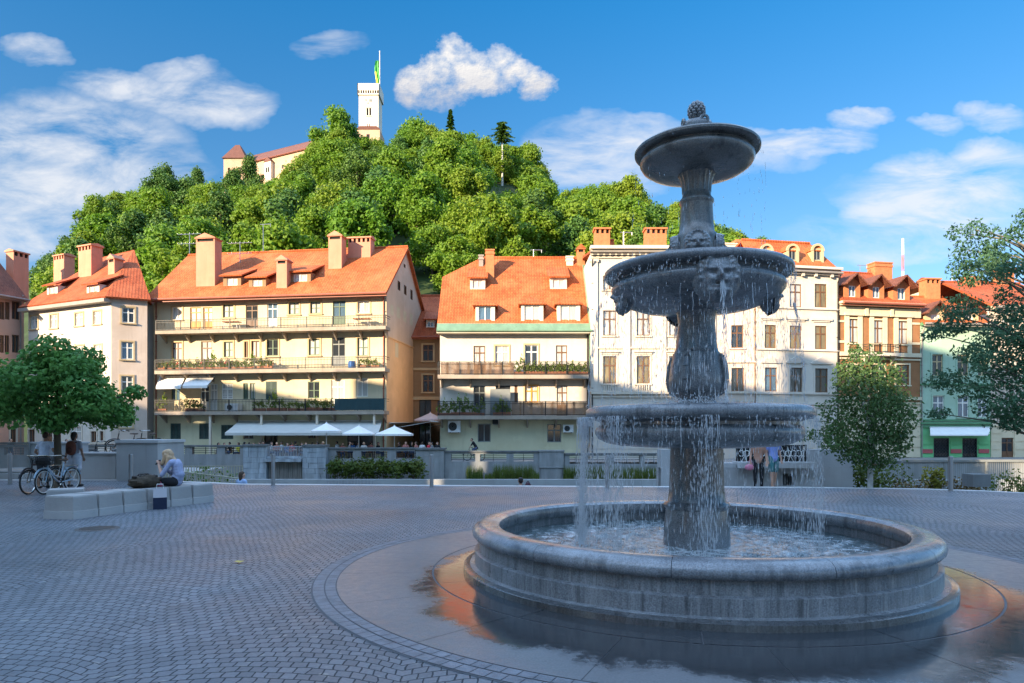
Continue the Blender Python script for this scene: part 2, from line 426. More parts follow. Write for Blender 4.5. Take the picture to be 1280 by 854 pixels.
        g = MB(); g.tube((L,-ov-.08,z0-.1), (R,-ov-.08,z0-.1), .1, .1, 8); g.box(L, R, -ov+.05, -ov+.12, z0-.32, z0-.19)
        g.build('gutter', [W_[gut]], r)
        s.roofo = r; return r
    def depth_at(s, px, py):
        """depth behind the facade where the sight line meets the front roof slope"""
        d = 1.
        for _ in range(25):
            z = s.P(px, py, d)[1]; d = d*.5+.5*max(0., (z-s.ze)/s.k)
        return d
    def chimney(s, x0, x1, yt, yb, style='plain', mat='chim', par=None, dd=None, dep=None, d=None):
        fixed = d is not None; d = d if fixed else s.depth_at((x0+x1)/2, yb)
        u0, zt = s.P(x0, yt, d); u1, zb = s.P(x1, yb, d); w = u1-u0; e = dep or min(w, 1.1); mb = MB()
        H = zt-zb; ex = .6 if not fixed else 2.6; o = thingless('chimney', (u0, d, zb-ex), s.roofo if par is None else par); zz = H+ex
        cap = .32 if style == 'plain' else .5
        if style == 'brickplain': mb.box(0, w, 0, e, 0, zz); mb.box(-.06, w+.06, -.06, e+.06, zz-.45, zz-.3); mb.box(-.06, w+.06, -.06, e+.06, zz-.12, zz)
        elif style == 'vents':
            mb.box(0, w, 0, e, 0, zz-.62); n = max(2, int(w/.42))
            for i in range(n+1):
                c = w*i/n; mb.box(max(0, c-.09), min(w, c+.09), 0, e, zz-.62, zz-.25)
            mb.box(.1, w-.1, .16, e-.05, zz-.62, zz-.25, 2); mb.box(-.1, w+.1, -.1, e+.1, zz-.25, zz-.12); mb.extr([(-.1, zz-.12), (e+.1, zz-.12), (e/2, zz+.05)], 'x', -.1, w+.1, 1)
        else:
            mb.box(0, w, 0, e, 0, zz-.75); 
            for a, b in ((0, .13), (w-.13, w)): mb.box(a, b, 0, e, zz-.75, zz-.5)
            mb.box(.13, w-.13, .1, e-.1, zz-.75, zz-.5, 2); mb.box(-.09, w+.09, -.09, e+.09, zz-.5, zz-.42)
            mb.extr([(-.12, zz-.42), (w+.12, zz-.42), (w/2, zz)], 'y', -.12, e+.12, 1)
        me = mb.mesh('chimney', [W_[mat], TILE if mat == 'chimb' else W_[mat], W_['dark']]); o.data = me; return o
    def dormer(s, x0, x1, yt, yb, kind='shed', fm='woodw', pane='dark', mat=None, wallm='white', style='plain', k2=None, m=.22):
        d = s.depth_at((x0+x1)/2, yb); u0, zt = s.P(x0, yt, d); u1, zb = s.P(x1, yb, d); w = u1-u0; h = zt-zb
        root = thingless('dormer', (u0, d-.05, zb), s.roofo); mb = MB(); b = (h+.75)/s.k+.4
        wall_open(mb, -m, w+m, -.3, h+.15, [(0, w, 0, h)], dep=.12)
        mb.quad([(-m,0,-.3), (-m,0,h+.15), (-m,b,h+.15), (-m,b,-.3)]); mb.quad([(w+m,0,-.3), (w+m,b,-.3), (w+m,b,h+.15), (w+m,0,h+.15)])
        if kind == 'shed':
            q = s.k*.5; e = .35; L = (h+.4)/(s.k-q)+.2
            mb.slab([(-m-.25,-e,h+.2), (w+m+.25,-e,h+.2), (w+m+.25,L,h+.2+q*(L+e)), (-m-.25,L,h+.2+q*(L+e))], .12, 1)
        elif kind == 'gable':
            p = .55*(w+2*m); L = (h+p)/s.k+.3; e = .35 if k2 is None else k2
            mb.slab([(-m-.3,-e,h+.02), (w/2,-e,h+p+.12), (w/2,L,h+p+.12), (-m-.3,L,h+.02)], .1, 1); mb.slab([(w/2,-e,h+p+.12), (w+m+.3,-e,h+.02), (w+m+.3,L,h+.02), (w/2,L,h+p+.12)], .1, 1)
            mb.quad([(-m,0,h+.15), (w+m,0,h+.15), (w/2,0,h+p+.02)])
        elif kind == 'hip':
            p = .5*(w+2*m); L = (h+p)/s.k+.3; e = .22; A = (w/2, .55*(w+2*m)/1.2, h+p+.1)
            mb.slab([(-m-.25,-e,h+.1), (w+m+.25,-e,h+.1), A], .1, 1)
            mb.slab([(-m-.25,-e,h+.1), A, (w/2,L,h+p+.1), (-m-.25,L,h+.1)], .1, 1); mb.slab([A, (w+m+.25,-e,h+.1), (w+m+.25,L,h+.1), (w/2,L,h+p+.1)], .1, 1)
        elif kind == 'round':
            r = (w+2*m)/2; L = (h+r)/s.k+.3; pr = [(w/2+(r+.12)*math.cos(t), h-.1+(r+.12)*math.sin(t)) for t in [PI*i/10 for i in range(11)]]; pi = [(w/2+r*.86*math.cos(t), h-.1+r*.86*math.sin(t)) for t in [PI*i/10 for i in range(11)]]
            mb.extr(pr+pi[::-1], 'y', -.15, 0.0, 2); mb.extr(pr, 'y', .003, L, 1); mb.box(-m-.05, -.02, -.13, -.003, -.3, h-.1, 2); mb.box(w+.02, w+m+.05, -.13, -.003, -.3, h-.1, 2)
        root.data = mb.mesh('dormer', [W_[wallm], mat or s.roofo.data.materials[0], W_['tan']], uv=True)
        put_window(root, 0, 0, w, h, style+'+n', pane, fm, None)
        return root
    def band(s, y0, y1, proud, mi, mb, px=None, ov=0.):
        """string course / cornice between two pixel heights"""
        z1 = s.Z(y0, px); z0 = s.Z(y1, px); mb.box(-ov, s.W+ov, -proud, -.003, z0, z1, mi)
    def balcony(s, x0, x1, ys, th, proud, yrail, bars=.14, post=1.6, mats=('slab', 'iron'), panel=None):
        u0 = s.P(x0, ys, -proud)[0]; u1 = s.P(x1, ys, -proud)[0]; m = (x0+x1)/2; z1 = s.P(m, ys, -proud)[1]; z0 = z1-th; zr = s.P(m, yrail, -proud)[1]
        mb = MB(); mb.box(u0, u1, -proud, -.003, z0, z1)
        n = max(2, int((u1-u0)/2.2))
        for i in range(n+1):
            u = u0+.25+(u1-u0-.5)*i/n; mb.extr([(-.003, z0-.003), (-.003, z0-.7), (-proud*.75, z0-.003)], 'x', u-.06, u+.06)
        o = mb.build('balcony', [W_[mats[0]]], s.root); r = MB(); y = -proud+.06
        r.box(u0, u1, y-.03, y+.03, zr-.04, zr); r.box(u0, u1, y-.02, y+.02, z1+.06, z1+.1); r.box(u0, u1, y-.012, y+.012, zr-.22, zr-.19)
        k = u0
        while k <= u1: r.box(k-.011, k+.011, y-.011, y+.011, z1+.003, zr-.04); k += bars
        k = u0+.02; n = max(1, round((u1-u0)/post))
        for i in range(n+1): k = u0+.03+(u1-u0-.06)*i/n; r.box(k-.03, k+.03, y-.03, y+.034, z1+.003, zr+.02)
        for e in (u0+.02, u1-.02): r.box(e-.02, e+.02, y, -.01, zr-.04, zr); r.box(e-.015, e+.015, y, -.01, zr-.22, zr-.19)
        r.build('railing', [W_[mats[1]]], o)
        s.bal = (u0, u1, z0, z1, zr, proud); return o
def thingless(name, loc, par):
    o = bpy.data.objects.new(name, bpy.data.meshes.new(name)); COL.objects.link(o); o.parent = par; o.location = loc; return o
# ------------------------------------------------------------------ the row of houses, left to right
def awning(par, name, pts_top, pts_bot, mat, val=.22):
    """sloping cloth with a valance; pts in house coordinates"""
    mb = MB(); a, b = [Vector(p) for p in pts_top]; c, d = [Vector(p) for p in pts_bot]; n = 14
    for i in range(n):
        t0, t1 = i/n, (i+1)/n
        def row(t):
            p, q = a.lerp(b, t), c.lerp(d, t); m = p.lerp(q, .5); m.z -= .05+.02*math.sin(t*40); return p, m, q
        p0, m0, q0 = row(t0); p1, m1, q1 = row(t1)
        mb.quad([p0, p1, m1, m0]); mb.quad([m0, m1, q1, q0]); v0 = q0-Vector((0,0,val)); v1 = q1-Vector((0,0,val)); mb.quad([q0, q1, v1, v0])
    mb.tube(a, b, .07, .07, 6, 1); mb.tube(c+Vector((0,.04,-.04)), d+Vector((0,.04,-.04)), .035, .035, 6, 1)
    for t in (.02, .98):
        p, q = a.lerp(b, t), c.lerp(d, t); mb.tube(p-Vector((0,0,.5)), q-Vector((0,0,.08)), .025, .025, 5, 1)
    return mb.build(name, [W_[mat], W_['acw']], par, fix=False)
def pipe(h, u, zt, zb=0., par=None, mat='gut', y=-.09):
    mb = MB(); mb.tube((u, y, zb), (u, y, zt-.5), .055, .055, 7); mb.tube((u, y, zt-.5), (u+.0, y-.35, zt+.05), .055, .055, 7)
    z = zb+1.5
    while z < zt-1: mb.box(u-.075, u+.075, y-.065, -.003, z, z+.05); z += 2.2
    return mb.build('drainpipe', [W_[mat]], h.root)
def antenna(h, px, yt, yb, d, par, yagi=True):
    u, zt = h.P(px, yt, d); _, zb = h.P(px, yb, d); mb = MB(); H = zt-zb+.4
    mb.tube((0,0,0), (0,0,H), .035, .03, 6)
    if yagi:
        for z in (H-.15, H*.62):
            mb.tube((-1.2,0,z), (1.1,.15,z+.06), .025, .025, 5)
            for k in range(6): x = -1.1+k*.42; mb.tube((x,-.3,z+.02), (x,.35,z+.02), .014, .014, 4)
    else:
        mb.tube((-.3,0,H-.05), (.8,0,H-.05), .03, .03, 5); mb.tube((.75,0,H-.05), (.75,0,H-.3), .03, .03, 5)
    return mb.build('antenna', [W_['steel']], par, loc=(u, d, zb-.4))

# --- pink corner house (far left)
h = House('corner_house', -75, 57.5, 30, 64, 'pink corner house with dark red roof at the left edge')
for x0, x1 in ((0,5.5),(6.5,12),(15,24.5)): h.win(x0, 377.5, x1, 399.5, 'plain', 'dark', 'wood', None)
for x0, x1 in ((-40,-31),(-24,-14)): h.win(x0, 372, x1, 397, 'plain', 'dark', 'wood', 'trim'); h.win(x0, 416, x1, 440, 'plain', 'dark', 'wood', 'trim')
for x0, x1 in ((0,5),(6,11.5),(15,24)): h.win(x0, 419, x1, 441, 'plain', 'dark', 'wood', None)
for x0, x1 in ((-1,8),(13,22)): h.win(x0, 468, x1, 490, 'cross', 'curtain', 'woodw', 'trim')
h.win(13, 536, 20, 553, 'plain', 'dark', 'wood', 'trim')
ze = h.Z(372, 20)+.5; h.wall(ze-.1, 10, W_['pink']); h.roof(ze, h.Z(322, 22, 6), 10, ov=.6, ovs=.0, hipR=0, mat=TILE3, gut='zinc')  # darker, browner TILE3 on this roof
h.chimney(17, 36, 311, 345, 'vents', 'chim', d=3.2); pipe(h, h.W-.35, ze-.3, mat='zinc')

# --- white house with two street faces
h = House('townhouse', 35.5, 62.8, 139, 58, 'white house with wooden window surrounds and pink chimneys left of the yellow balconies')
for x0, x1, y0, y1, p in ((38.5,47.5,395,411,'curtain'),(63,72,393,410,'curtain'),(94,104,391,407,'curtain'),(117,126.5,389,405,'curtain'),
                       (40,48,434,451,'curtain'),(64,73,433,450,'dark'),(95,105,432,449,'curtain'),(118,127,431,448,'curtain'),(65,74,480,498,'curtain'),(95,105,480,498,'dark'),(118,127,479,497,'curtain')):
    h.win(x0, y0, x1, y1, 'cross', p, 'wood' if p == 'dark' else 'woodw', 'tan')
h.win(54, 528, 66, 556, 'door', 'dark', 'wood', 'trim'); h.win(36, 537, 44, 556, 'plain', 'dark', 'wood', 'trim'); h.win(88, 533, 102, 560, 'door', 'curtain', 'woodw', 'trim'); h.win(114, 539, 121, 553, 'plain', 'dark', 'wood', 'trim'); h.win(125, 539, 130, 553, 'plain', 'dark', 'wood', 'trim')
ze = h.Z(372, 139)+.15
h.wall(ze, 9, W_['white'])
R2 = h.root
mb = MB(); b1 = Vector((gx(139,58),58)); b2 = Vector((gx(184,59.2),59.2)); U2 = (b2-b1).normalized(); W2 = (b2-b1).length
# second face: built in the first face's coordinates
def to_h(p, hh=h):
    w = b1+U2*p[0]+Vector((-U2.y, U2.x))*p[1]-hh.A; return (w.dot(hh.U), w.dot(hh.N), p[2])
def P2(px, py):
    k = (px-640)/F; u = (k*b1.y-b1.x)/(U2.x-k*U2.y); t = b1.y+u*U2.y; return u, EYE+(HY-py)/F*t-ST
ops = []
for x0, y0, x1, y1, p in ((152.5,384,168,404,'dark'),(151.5,427,166.5,449.5,'blue'),(151.5,470,166,492,'dark'),(150,514,165,534,'dark')):
    u0, z1 = P2(x0, y0); u1, z0 = P2(x1, y1); ops.append((u0, u1, z0, z1)); q = to_h((u0, 0, z0))
    put_window(h.root, q[0], q[2], u1-u0, z1-z0, 'cross', p, 'woodw', 'tan', y=q[1], rz=math.atan2(U2.y, U2.x)-math.atan2(h.U.y, h.U.x))
wall_open(mb, .004, W2, 0, ze, ops, T=to_h); e1 = to_h((W2, 0, 0)); e2 = to_h((W2, 9, 0)); mb.quad([(e1[0],e1[1],0), (e2[0],e2[1],0), (e2[0],e2[1],ze), (e1[0],e1[1],ze)])
mb.build('street_face', [W_['rose']], h.root, fix=False)  # darker, warmer wall colour than the front face
mb = MB(); q0 = to_h((-.3,-.45,0)); q1 = to_h((W2+.3,-.45,0)); q2 = to_h((W2+.3,9.5,0)); k = .8
ap = (h.W-4.6, 5.5, h.Z(318, 118, 5)); ap2 = (2.5, 5.5, ap[2]-.2); z0 = ze-.15; c = (h.W+.1, -.6, z0)
mb.slab([(-.5,-.6,z0), c, ap, ap2], .16); mb.slab([c, (q1[0],q1[1],z0), ap], .16); mb.slab([(q1[0],q1[1],z0), (q2[0],q2[1],z0), ap], .16); mb.slab([(q2[0],q2[1],z0), (-.5,11,z0), ap2, ap], .16); mb.slab([(-.5,11,z0), (-.5,-.6,z0), ap2], .16)
h.roofo = mb.build('roof', [TILE2], h.root, uv=True); h.k = (ap[2]-z0)/6.1; h.ze = z0+.6*h.k
mb = MB(); mb.box(-.4, h.W+.1, -.72, -.1, z0-.45, z0-.16); mb.build('cornice', [W_['zinc']], h.root)
for a in ((98,114,306,346,'vents'),(135,143,318,343,'plain')): h.chimney(*a)
h.chimney(67, 80, 318, 330, 'vents', d=6.)
h.dormer(62, 70, 360, 367, 'shed', 'woodw', 'curtain', m=.3); h.dormer(112, 122, 359, 365, 'shed', 'woodw', 'curtain', m=.3)

# --- narrow orange wall between the two
h = House('narrow_house', 181.5, 63.2, 197, 63.2, 'narrow terracotta wall strip between the white house and the yellow balcony house')
h.wall(h.Z(384), 8, W_['peach']); h.roof(h.Z(384)+.2, h.Z(366,190,4), 8, ov=.3, ovs=0, mat=TILE3); pipe(h, .45, h.Z(388), mat='iron')

# --- yellow balcony house
h = H2 = House('balcony_house', 192, 61, 483, 58, 'long yellow house with three floors of balconies and an orange roof')
for a in ((215.3,384,227.4,399.5,'plain','curtain','woodw'),(279,381,292,397,'double','curtain','woodg'),(361,378,374,393,'double','curtain','woodg'),(388,377,401,392,'double','curtain','woodg'),(447,376,462,391.5,'plain','curtain','woodw'),
          (215.5,428,227.5,450,'cross','curtain','wood'),(280,427.5,291.5,446.5,'double','curtain','woodg'),(305.5,427,310.5,447,'plain','dark','wood'),(314.5,426,324.5,447,'plain','curtain','wood'),(333.5,424,348,445,'double','dark','woodg'),(386,424,400,444,'double','curtain','woodg'),(447,422.5,460,445,'double','curtain','woodg'),
          (214,486,225,501,'plain','blue','woodg'),(277,480,291,499,'grid','curtain','woodw'),(304,479,310,499,'plain','dark','woodg'),(312.5,479,319,499,'plain','curtain','woodg'),(332,477,346.5,499,'shutter','dark','shut'),(385,477,399.5,498,'double','dark','woodg'),(445,472.5,460,496,'plain','curtain','woodw'),
          (213,529.5,226,549,'shutter','dark','shut'),(249,529.5,262,549,'shutter','dark','shut'),(276.5,531,291.5,549,'shutter','dark','shut'),(304,542,317,549,'plain','dark','grey'),(385,541,398,548,'plain','dark','grey'),(434,541,466,560,'plain','dark','iron'),(330,541,347,561,'plain','dark','iron')):
    h.win(*a[:6], a[6], 'tan' if a[6] in ('wood', 'woodg', 'woodw') and a[1] < 470 else None)
for a in ((237.5,384,251.5,411,'curtain','ochre'),(254,384,265.5,411,'curtain','ochre'),(307,382,322.5,409.5,'dark','wood'),(334,379,347,408.5,'blue','woodw'),(416,376.5,432,406,'blue','woodg'),
          (251.5,427,265,462,'curtain','wood'),(415,422,431.5,457.5,'dark','grey'),(250.5,482,261.5,513,'dark','woodw'),(262.5,480,272,513,'curtain','woodw'),(414,475,430.5,512.5,'curtain','woodw')):
    h.win(a[0], a[1], a[2], a[3], 'door', a[4], a[5], None)
D2 = 11.; zr = h.Z(309.5, 490, 5.5); z0 = h.Z(369, 337, -.9); k = (zr-z0)/6.4; ze = z0+.9*k
# right-hand gable wall in its own part
B = h.A+h.U*h.W
def PS(px, py):
    kk = (px-640)/F; v = (kk*B.y-B.x)/(h.N.x-kk*h.N.y); t = B.y+v*h.N.y; return v, EYE+(HY-py)/F*t-ST
gops = []
for a in ((504.5,329.5,506.8,335.5),(497,350.5,500.2,364),(505,356,508,369.5),(513,361.5,515.6,375.5),(488,380,492,395),(496,383,500,399),(504,388,508,403.5),(512,391,516,408),(494,428,498,447.5)):
    v0, z1 = PS(a[0], a[1]); v1, zz0 = PS(a[2], a[3]); w = v1-v0; gops.append((v0, v1, zz0, z1))
    put_window(h.root, h.W, zz0, w, z1-zz0, 'plain+n', 'dark', 'wood', None, y=v0, rz=PI/2)
w = h.wall(ze-.12, D2, [W_['yellow'], W_['lemon']], gableL=zr-.2, lower=h.Z(515))
mb = MB(); zs = PS(490, 423)[1]; TT = lambda p: (h.W+.004-p[1], p[0], p[2])
wall_open(mb, 0, D2, 0, zs, [o for o in gops if o[2] < zs-.5], T=TT, mi=1); wall_open(mb, 0, D2, zs, ze-.12, [o for o in gops if zs < o[2] and o[3] < ze], T=TT)
# gable triangle sliced into strips so that its windows stay open
zc = [ze-.12] ; hi = [o for o in gops if o[3] >= ze-.12]
g0 = ze-.12; prof = lambda v: g0+(zr-.2-g0)*(1-abs(v-D2/2)/(D2/2))
vs = sorted(set([0, D2/2, D2]+[x for o in hi for x in o[:2]]))
for i in range(len(vs)-1):
    a, b = vs[i], vs[i+1]; m = (a+b)/2; cov = sorted([(max(o[2], g0), o[3]) for o in hi if o[0]-1e-6 <= a and b <= o[1]+1e-6]); lo = g0
    for c0, c1 in cov:
        if c0 > lo+.01: mb.quad([TT((a,0,lo)), TT((b,0,lo)), TT((b,0,c0)), TT((a,0,c0))])
        lo = c1
    mb.quad([TT((a,0,lo)), TT((b,0,lo)), TT((b,0,max(lo, prof(b)))), TT((a,0,max(lo, prof(a))))])
for o in hi: 
    mb.quad([TT((o[0],.2,o[2])), TT((o[1],.2,o[2])), TT((o[1],.2,o[3])), TT((o[0],.2,o[3]))], 0)
mb.box(h.W-.1, h.W+.06, .1, D2-.1, zs-.06, zs+.06, 1)
mb.build('gable_wall', [W_['peach'], W_['apricot']], h.root, fix=False)
h.roof(ze, zr, D2, ov=.9, ovs=.3); pipe(h, h.W-.22, ze-.5, mat='gut'); pipe(h, .3, ze-.5, mat='gut')
for a in ((245,268.5,292,358,'plain'),(345.5,358.5,319,361,'plain'),(410.5,427,289,336,'plain'),(435,463,295,322,'vents')): h.chimney(*a)
for a in ((284,297,348,357,'shed'),(316,328,350,358,'shed'),(367,384,343,352,'shed')): h.dormer(*a, fm='woodw', pane='curtain', wallm='brown', style='plain', m=.35)
antenna(h, 237, 291, 322, 5.5, h.roofo); antenna(h, 300, 302, 337, 4, h.roofo); antenna(h, 329, 280, 318, 5.6, h.roofo, False)
h.balcony(194, 482, 410.5, .28, 1.25, 397, .13, 2.2); BAL1 = h.bal
h.balcony(193, 481, 461.5, .3, 1.3, 447.5, .13, 2.4); BAL2 = h.bal
h.balcony(193, 480, 514, .3, 1.35, 499, .13, 2.4, mats=('slab', 'iron')); BAL3 = h.bal
mb = MB()
for px in (263, 327, 396.5, 468): u, _ = h.P(px, 520, -1.1); mb.box(u-.09, u+.09, -1.2, -1.02, 0, BAL3[2]-.003)
mb.build('balcony_posts', [W_['trim']], h.root)
# green screen on the lowest balcony
mb = MB(); u0 = h.P(418, 505, -1.4)[0]; u1 = h.P(480, 505, -1.4)[0]; n = 30
for i in range(n):
    a = u0+(u1-u0)*i/n; b = u0+(u1-u0)*(i+1)/n; f = lambda x: -1.375-.012*math.sin(x*9); mb.quad([(a,f(a),BAL3[3]+.05), (b,f(b),BAL3[3]+.05), (b,f(b),BAL3[4]), (a,f(a),BAL3[4])])
mb.build('balcony_screen', [W_['dgreen']], h.root, fix=False)
awning(h.root, 'awning', [(h.P(299, 526)[0], -.1, h.Z(526.5)), (h.P(478, 526)[0], -.1, h.Z(526.5))], [(h.P(281, 541, -3.6)[0], -3.6, h.Z(541, None, -3.6)), (h.P(473, 541, -3.6)[0], -3.6, h.Z(541, None, -3.6))], 'canvas')
za = BAL2[2]-.05
awning(h.root, 'awning', [(h.P(201, 470)[0], -.2, za-.1), (h.P(233, 470)[0], -.2, za-.1)], [(h.P(195, 484, -1.9)[0], -1.9, h.P(210, 483, -1.9)[1]), (h.P(226, 484, -1.9)[0], -1.9, h.P(210, 483, -1.9)[1])], 'canvasw')
awning(h.root, 'awning', [(h.P(236, 470)[0], -.2, za-.1), (h.P(270, 470)[0], -.2, za-.1)], [(h.P(228, 484, -1.9)[0], -1.9, h.P(245, 482, -1.9)[1]), (h.P(259, 484, -1.9)[0], -1.9, h.P(245, 482, -1.9)[1])], 'canvasw')
# orange terrace awning on the gable side
awning(h.root, 'terrace_awning', [(h.W+.1, .6, PS(487, 529)[1]), (h.W+.1, 9.5, PS(487, 527)[1])], [(h.W+4.6, -3.0, 3.15), (h.W+4.6, 6.5, 3.1)], 'canvaso', .12)

# --- brown house in the gap
h = House('back_house', 514, 66, 562, 66, 'brown house set back in the gap between the two orange roofs')
for a in ((528.5,431,541.5,451),(528.5,468.5,541.5,490)): h.win(*a, 'cross', 'dark', 'wood', 'tan')
h.win(524, 500, 539, 556, 'plain', 'dark', 'iron', None)
h.wall(h.Z(419), 10, W_['brown']); h.roof(h.Z(419)+.3, h.Z(370, 538, 5), 10, ov=.5, ovs=0, mat=TILE2, yr=5)
mb = MB(); mb.box(-.02, h.W, -.12, -.003, h.Z(463), h.Z(460)); mb.box(-.02, h.W, -.16, -.003, h.Z(500), h.Z(496)); mb.build('moulding', [W_['tan']], h.root)
h.dormer(534, 542, 402, 409, 'shed', 'woodw', 'dark', m=.1)

# --- cream house with green copper gutter
h = H4 = House('gutter_house', 550, 58, 736, 58, 'cream house with steep orange roof, green copper gutter and two balconies')
for a in ((619,432.5,636,456,'cross','curtain','woodw'),(656,431.5,672.5,457,'cross','dark','woodw'),(656,482,672.5,503,'cross','curtain','ochre'),(643,482,647,503,'plain','dark','wood'),(597,530,613.5,552.5,'plain','dark','grey'),(684,530.5,701.5,553,'cross','dark','grey')):
    h.win(*a[:6], a[6], 'tan' if a[1] < 500 and a[2]-a[0] > 9 else None)
for a in ((592,432.5,606.5,468.5,'curtain','wood'),(695,431.5,709,468.5,'curtain','wood'),(592,482,606.5,519.5,'dark','grey'),(619.5,482,638,519.5,'dark','iron'),(696,482,709,519.5,'curtain','wood')): h.win(*a[:4], 'door', a[4], a[5], None)
D4 = 12.; zr = h.Z(322.5, 650, 6); z0 = h.Z(412, 640, -.8); k = (zr-z0)/6.8; ze = z0+.8*k
h.wall(ze-.15, D4, [W_['white'], W_['lemon']], lower=h.Z(522), gableR=zr-.2)
h.roof(ze, zr, D4, ov=.8, ovs=.2, halfL=(3.4, h.Z(346, 556, 4.)), gut='copper')
mb = MB(); k = h.k; f = lambda y: h.ze+k*y+.03
mb.slab([(-.2,-.84,f(-.84)), (h.W,-.84,f(-.84)), (h.W,-.3,f(-.3)), (-.2,-.3,f(-.3))], .05); mb.box(-.2, h.W, -.8, -.05, z0-.30, z0-.16, 1)
mb.build('copper_edge', [W_['copper'], W_['trim']], h.root)
mb = MB(); mb.slab([(h.W-.02,-.84,f(-.84)+.04), (h.W+.25,-.84,f(-.84)+.04), (h.W+.25,6,f(6)+.04), (h.W-.02,6,f(6)+.04)], .1); mb.box(h.W-.0, h.W+.22, -.55, -.3, h.Z(470), z0); mb.build('copper_flashing', [W_['copper']], h.root)
for a in ((598.5,614.5,383.5,401.5),(655.5,675,382,401.5),(700.5,721,382,401.5)): h.dormer(*a, kind='hip', fm='woodw', pane='blue' if a[0] < 600 else 'curtain', style='plain', m=.28)
for a in ((591,603,350.5,361),(691,705,349.5,360.5)): h.dormer(*a, kind='shed', fm='woodw', pane='curtain', style='plain', m=.25)
h.chimney(607, 617.5, 311.5, 350, 'brickplain', 'chimb'); h.chimney(721.5, 731, 305, 334, 'plain', 'chimb', d=5.2); h.chimney(708, 716.5, 320, 334, 'brickplain', 'trim', d=5.2); h.chimney(598.5, 604, 318.5, 333, 'brickplain', 'zinc')
antenna(h, 667, 312, 324, 6, h.roofo, False)
h.balcony(547, 736, 468.5, .32, 1.3, 452, .10, 1.9); B41 = h.bal
h.balcony(547, 736, 519.5, .32, 1.3, 501.5, .10, 1.9); B42 = h.bal
mb = MB()                                   # reed screens tied to the upper railing
def reed(px0, px1, b):
    u = h.P(px0, 460, -1.3)[0]; u1 = h.P(px1, 460, -1.3)[0]
    while u < u1:
        mb.box(u, u+.07, -1.205, -1.185, b[3]+.03, b[4]-.05-.04*random.random()); u += .09
RM = M('reed_mat', (.42,.24,.13), .85, .25, 3)
reed(551, 642, B41); mb.build('reed_screen', [RM], h.root); mb = MB(); reed(640, 733, B42); mb.build('reed_screen', [RM], h.root)
mb = MB(); mb.box(h.P(613,500)[0], h.P(638,500)[0], -.62, -.55, B42[3]+.005, h.Z(487)); mb.build('grey_blind', [W_['grey']], h.root)
pipe(h, h.W-.12, ze-.6, mat='iron')

# --- white palace with pilasters
h = H5 = House('palace', 738.5, 57.3, 895, 57.3, 'white stucco palace with pilasters and ornate windows behind the fountain column', cat='palace')
for cx in (762, 804, 844.5, 880):
    h.win(cx-8, 345, cx+8, 362, 'cross', 'curtain', 'wood', 'trim'); h.win(cx-8.3, 388, cx+8.3, 419.5, 'cross', 'curtain', 'wood', 'trim', ); h.win(cx-8.3, 445, cx+8.3, 479.5, 'cross+cap+bal', 'warm' if cx < 830 else 'curtain', 'wood', 'trim')
    h.win(cx-9, 515, cx+9, 545, 'plain', 'dark', 'grey', 'trim')
zt = h.Z(316); h.wall(zt, 11, W_['white'])
mb = MB(); h.band(309.5, 313.5, .75, 0, mb, ov=.1); h.band(313.6, 317, .5, 0, mb, ov=.05); h.band(317.1, 323, .12, 0, mb); h.band(434, 436, .12, 0, mb); h.band(490, 493, .25, 0, mb); h.band(495, 497, .12, 0, mb)
i = 0
while i < h.W: mb.box(i, i+.16, -.36, -.12, h.Z(320), h.Z(317.2)); i += .5
mb.build('cornice', [W_['trim']], h.root)
mb = MB()
for px in (742.5, 783, 828, 862): u = h.P(px, 400)[0]; mb.box(u-.3, u+.3, -.14, -.003, h.Z(490), h.Z(325)); mb.box(u-.38, u+.38, -.2, -.003, h.Z(328), h.Z(324)); mb.box(u-.38, u+.38, -.2, -.003, h.Z(489.8), h.Z(486))
for k in range(5): mb.box(0, h.W, -.06, -.003, h.Z(575-k*14), h.Z(575-k*14-12.5))
mb.build('pilasters', [W_['white']], h.root)
h.k = .25; h.ze = zt
h.roof(zt+.15, zt+1.1, 11, ov=.4, ovs=.1, mat=TILE2, gut='zinc')
h.chimney(744, 762.5, 283, 309, 'vents', 'chimb', d=3); h.chimney(807.5, 833, 283, 309, 'vents', 'chimb', d=3); h.chimney(762.5, 767, 299, 309, 'brickplain', 'chimb', d=4)
antenna(h, 779.5, 290, 310, 4, h.roofo, False); pipe(h, .12, zt-.7, mat='iron')

# --- rose house
h = House('townhouse', 895.3, 57.4, 945, 57.2, 'plain rose beige house with two small windows between the palace and the white mansard house')
for a in ((914,407,929,435),(914,460,930,489)): h.win(*a, 'cross' if a[1] < 450 else 'plain', 'dark', 'wood', 'rose')
h.win(913, 520, 930, 556, 'door', 'dark', 'wood', 'trim'); h.win(914, 360, 929, 385, 'cross', 'dark', 'wood', 'rose')
h.wall(h.Z(322), 11, W_['rose']); h.roof(h.Z(322)+.2, h.Z(308, 920, 5), 11, ov=.5, ovs=0, mat=TILE)
mb = MB(); h.band(451.5, 453.5, .16, 0, mb); h.band(489.5, 492, .14, 0, mb); h.band(500, 502, .08, 0, mb); mb.build('moulding', [W_['trim']], h.root); pipe(h, h.W-.1, h.Z(330), mat='wood')

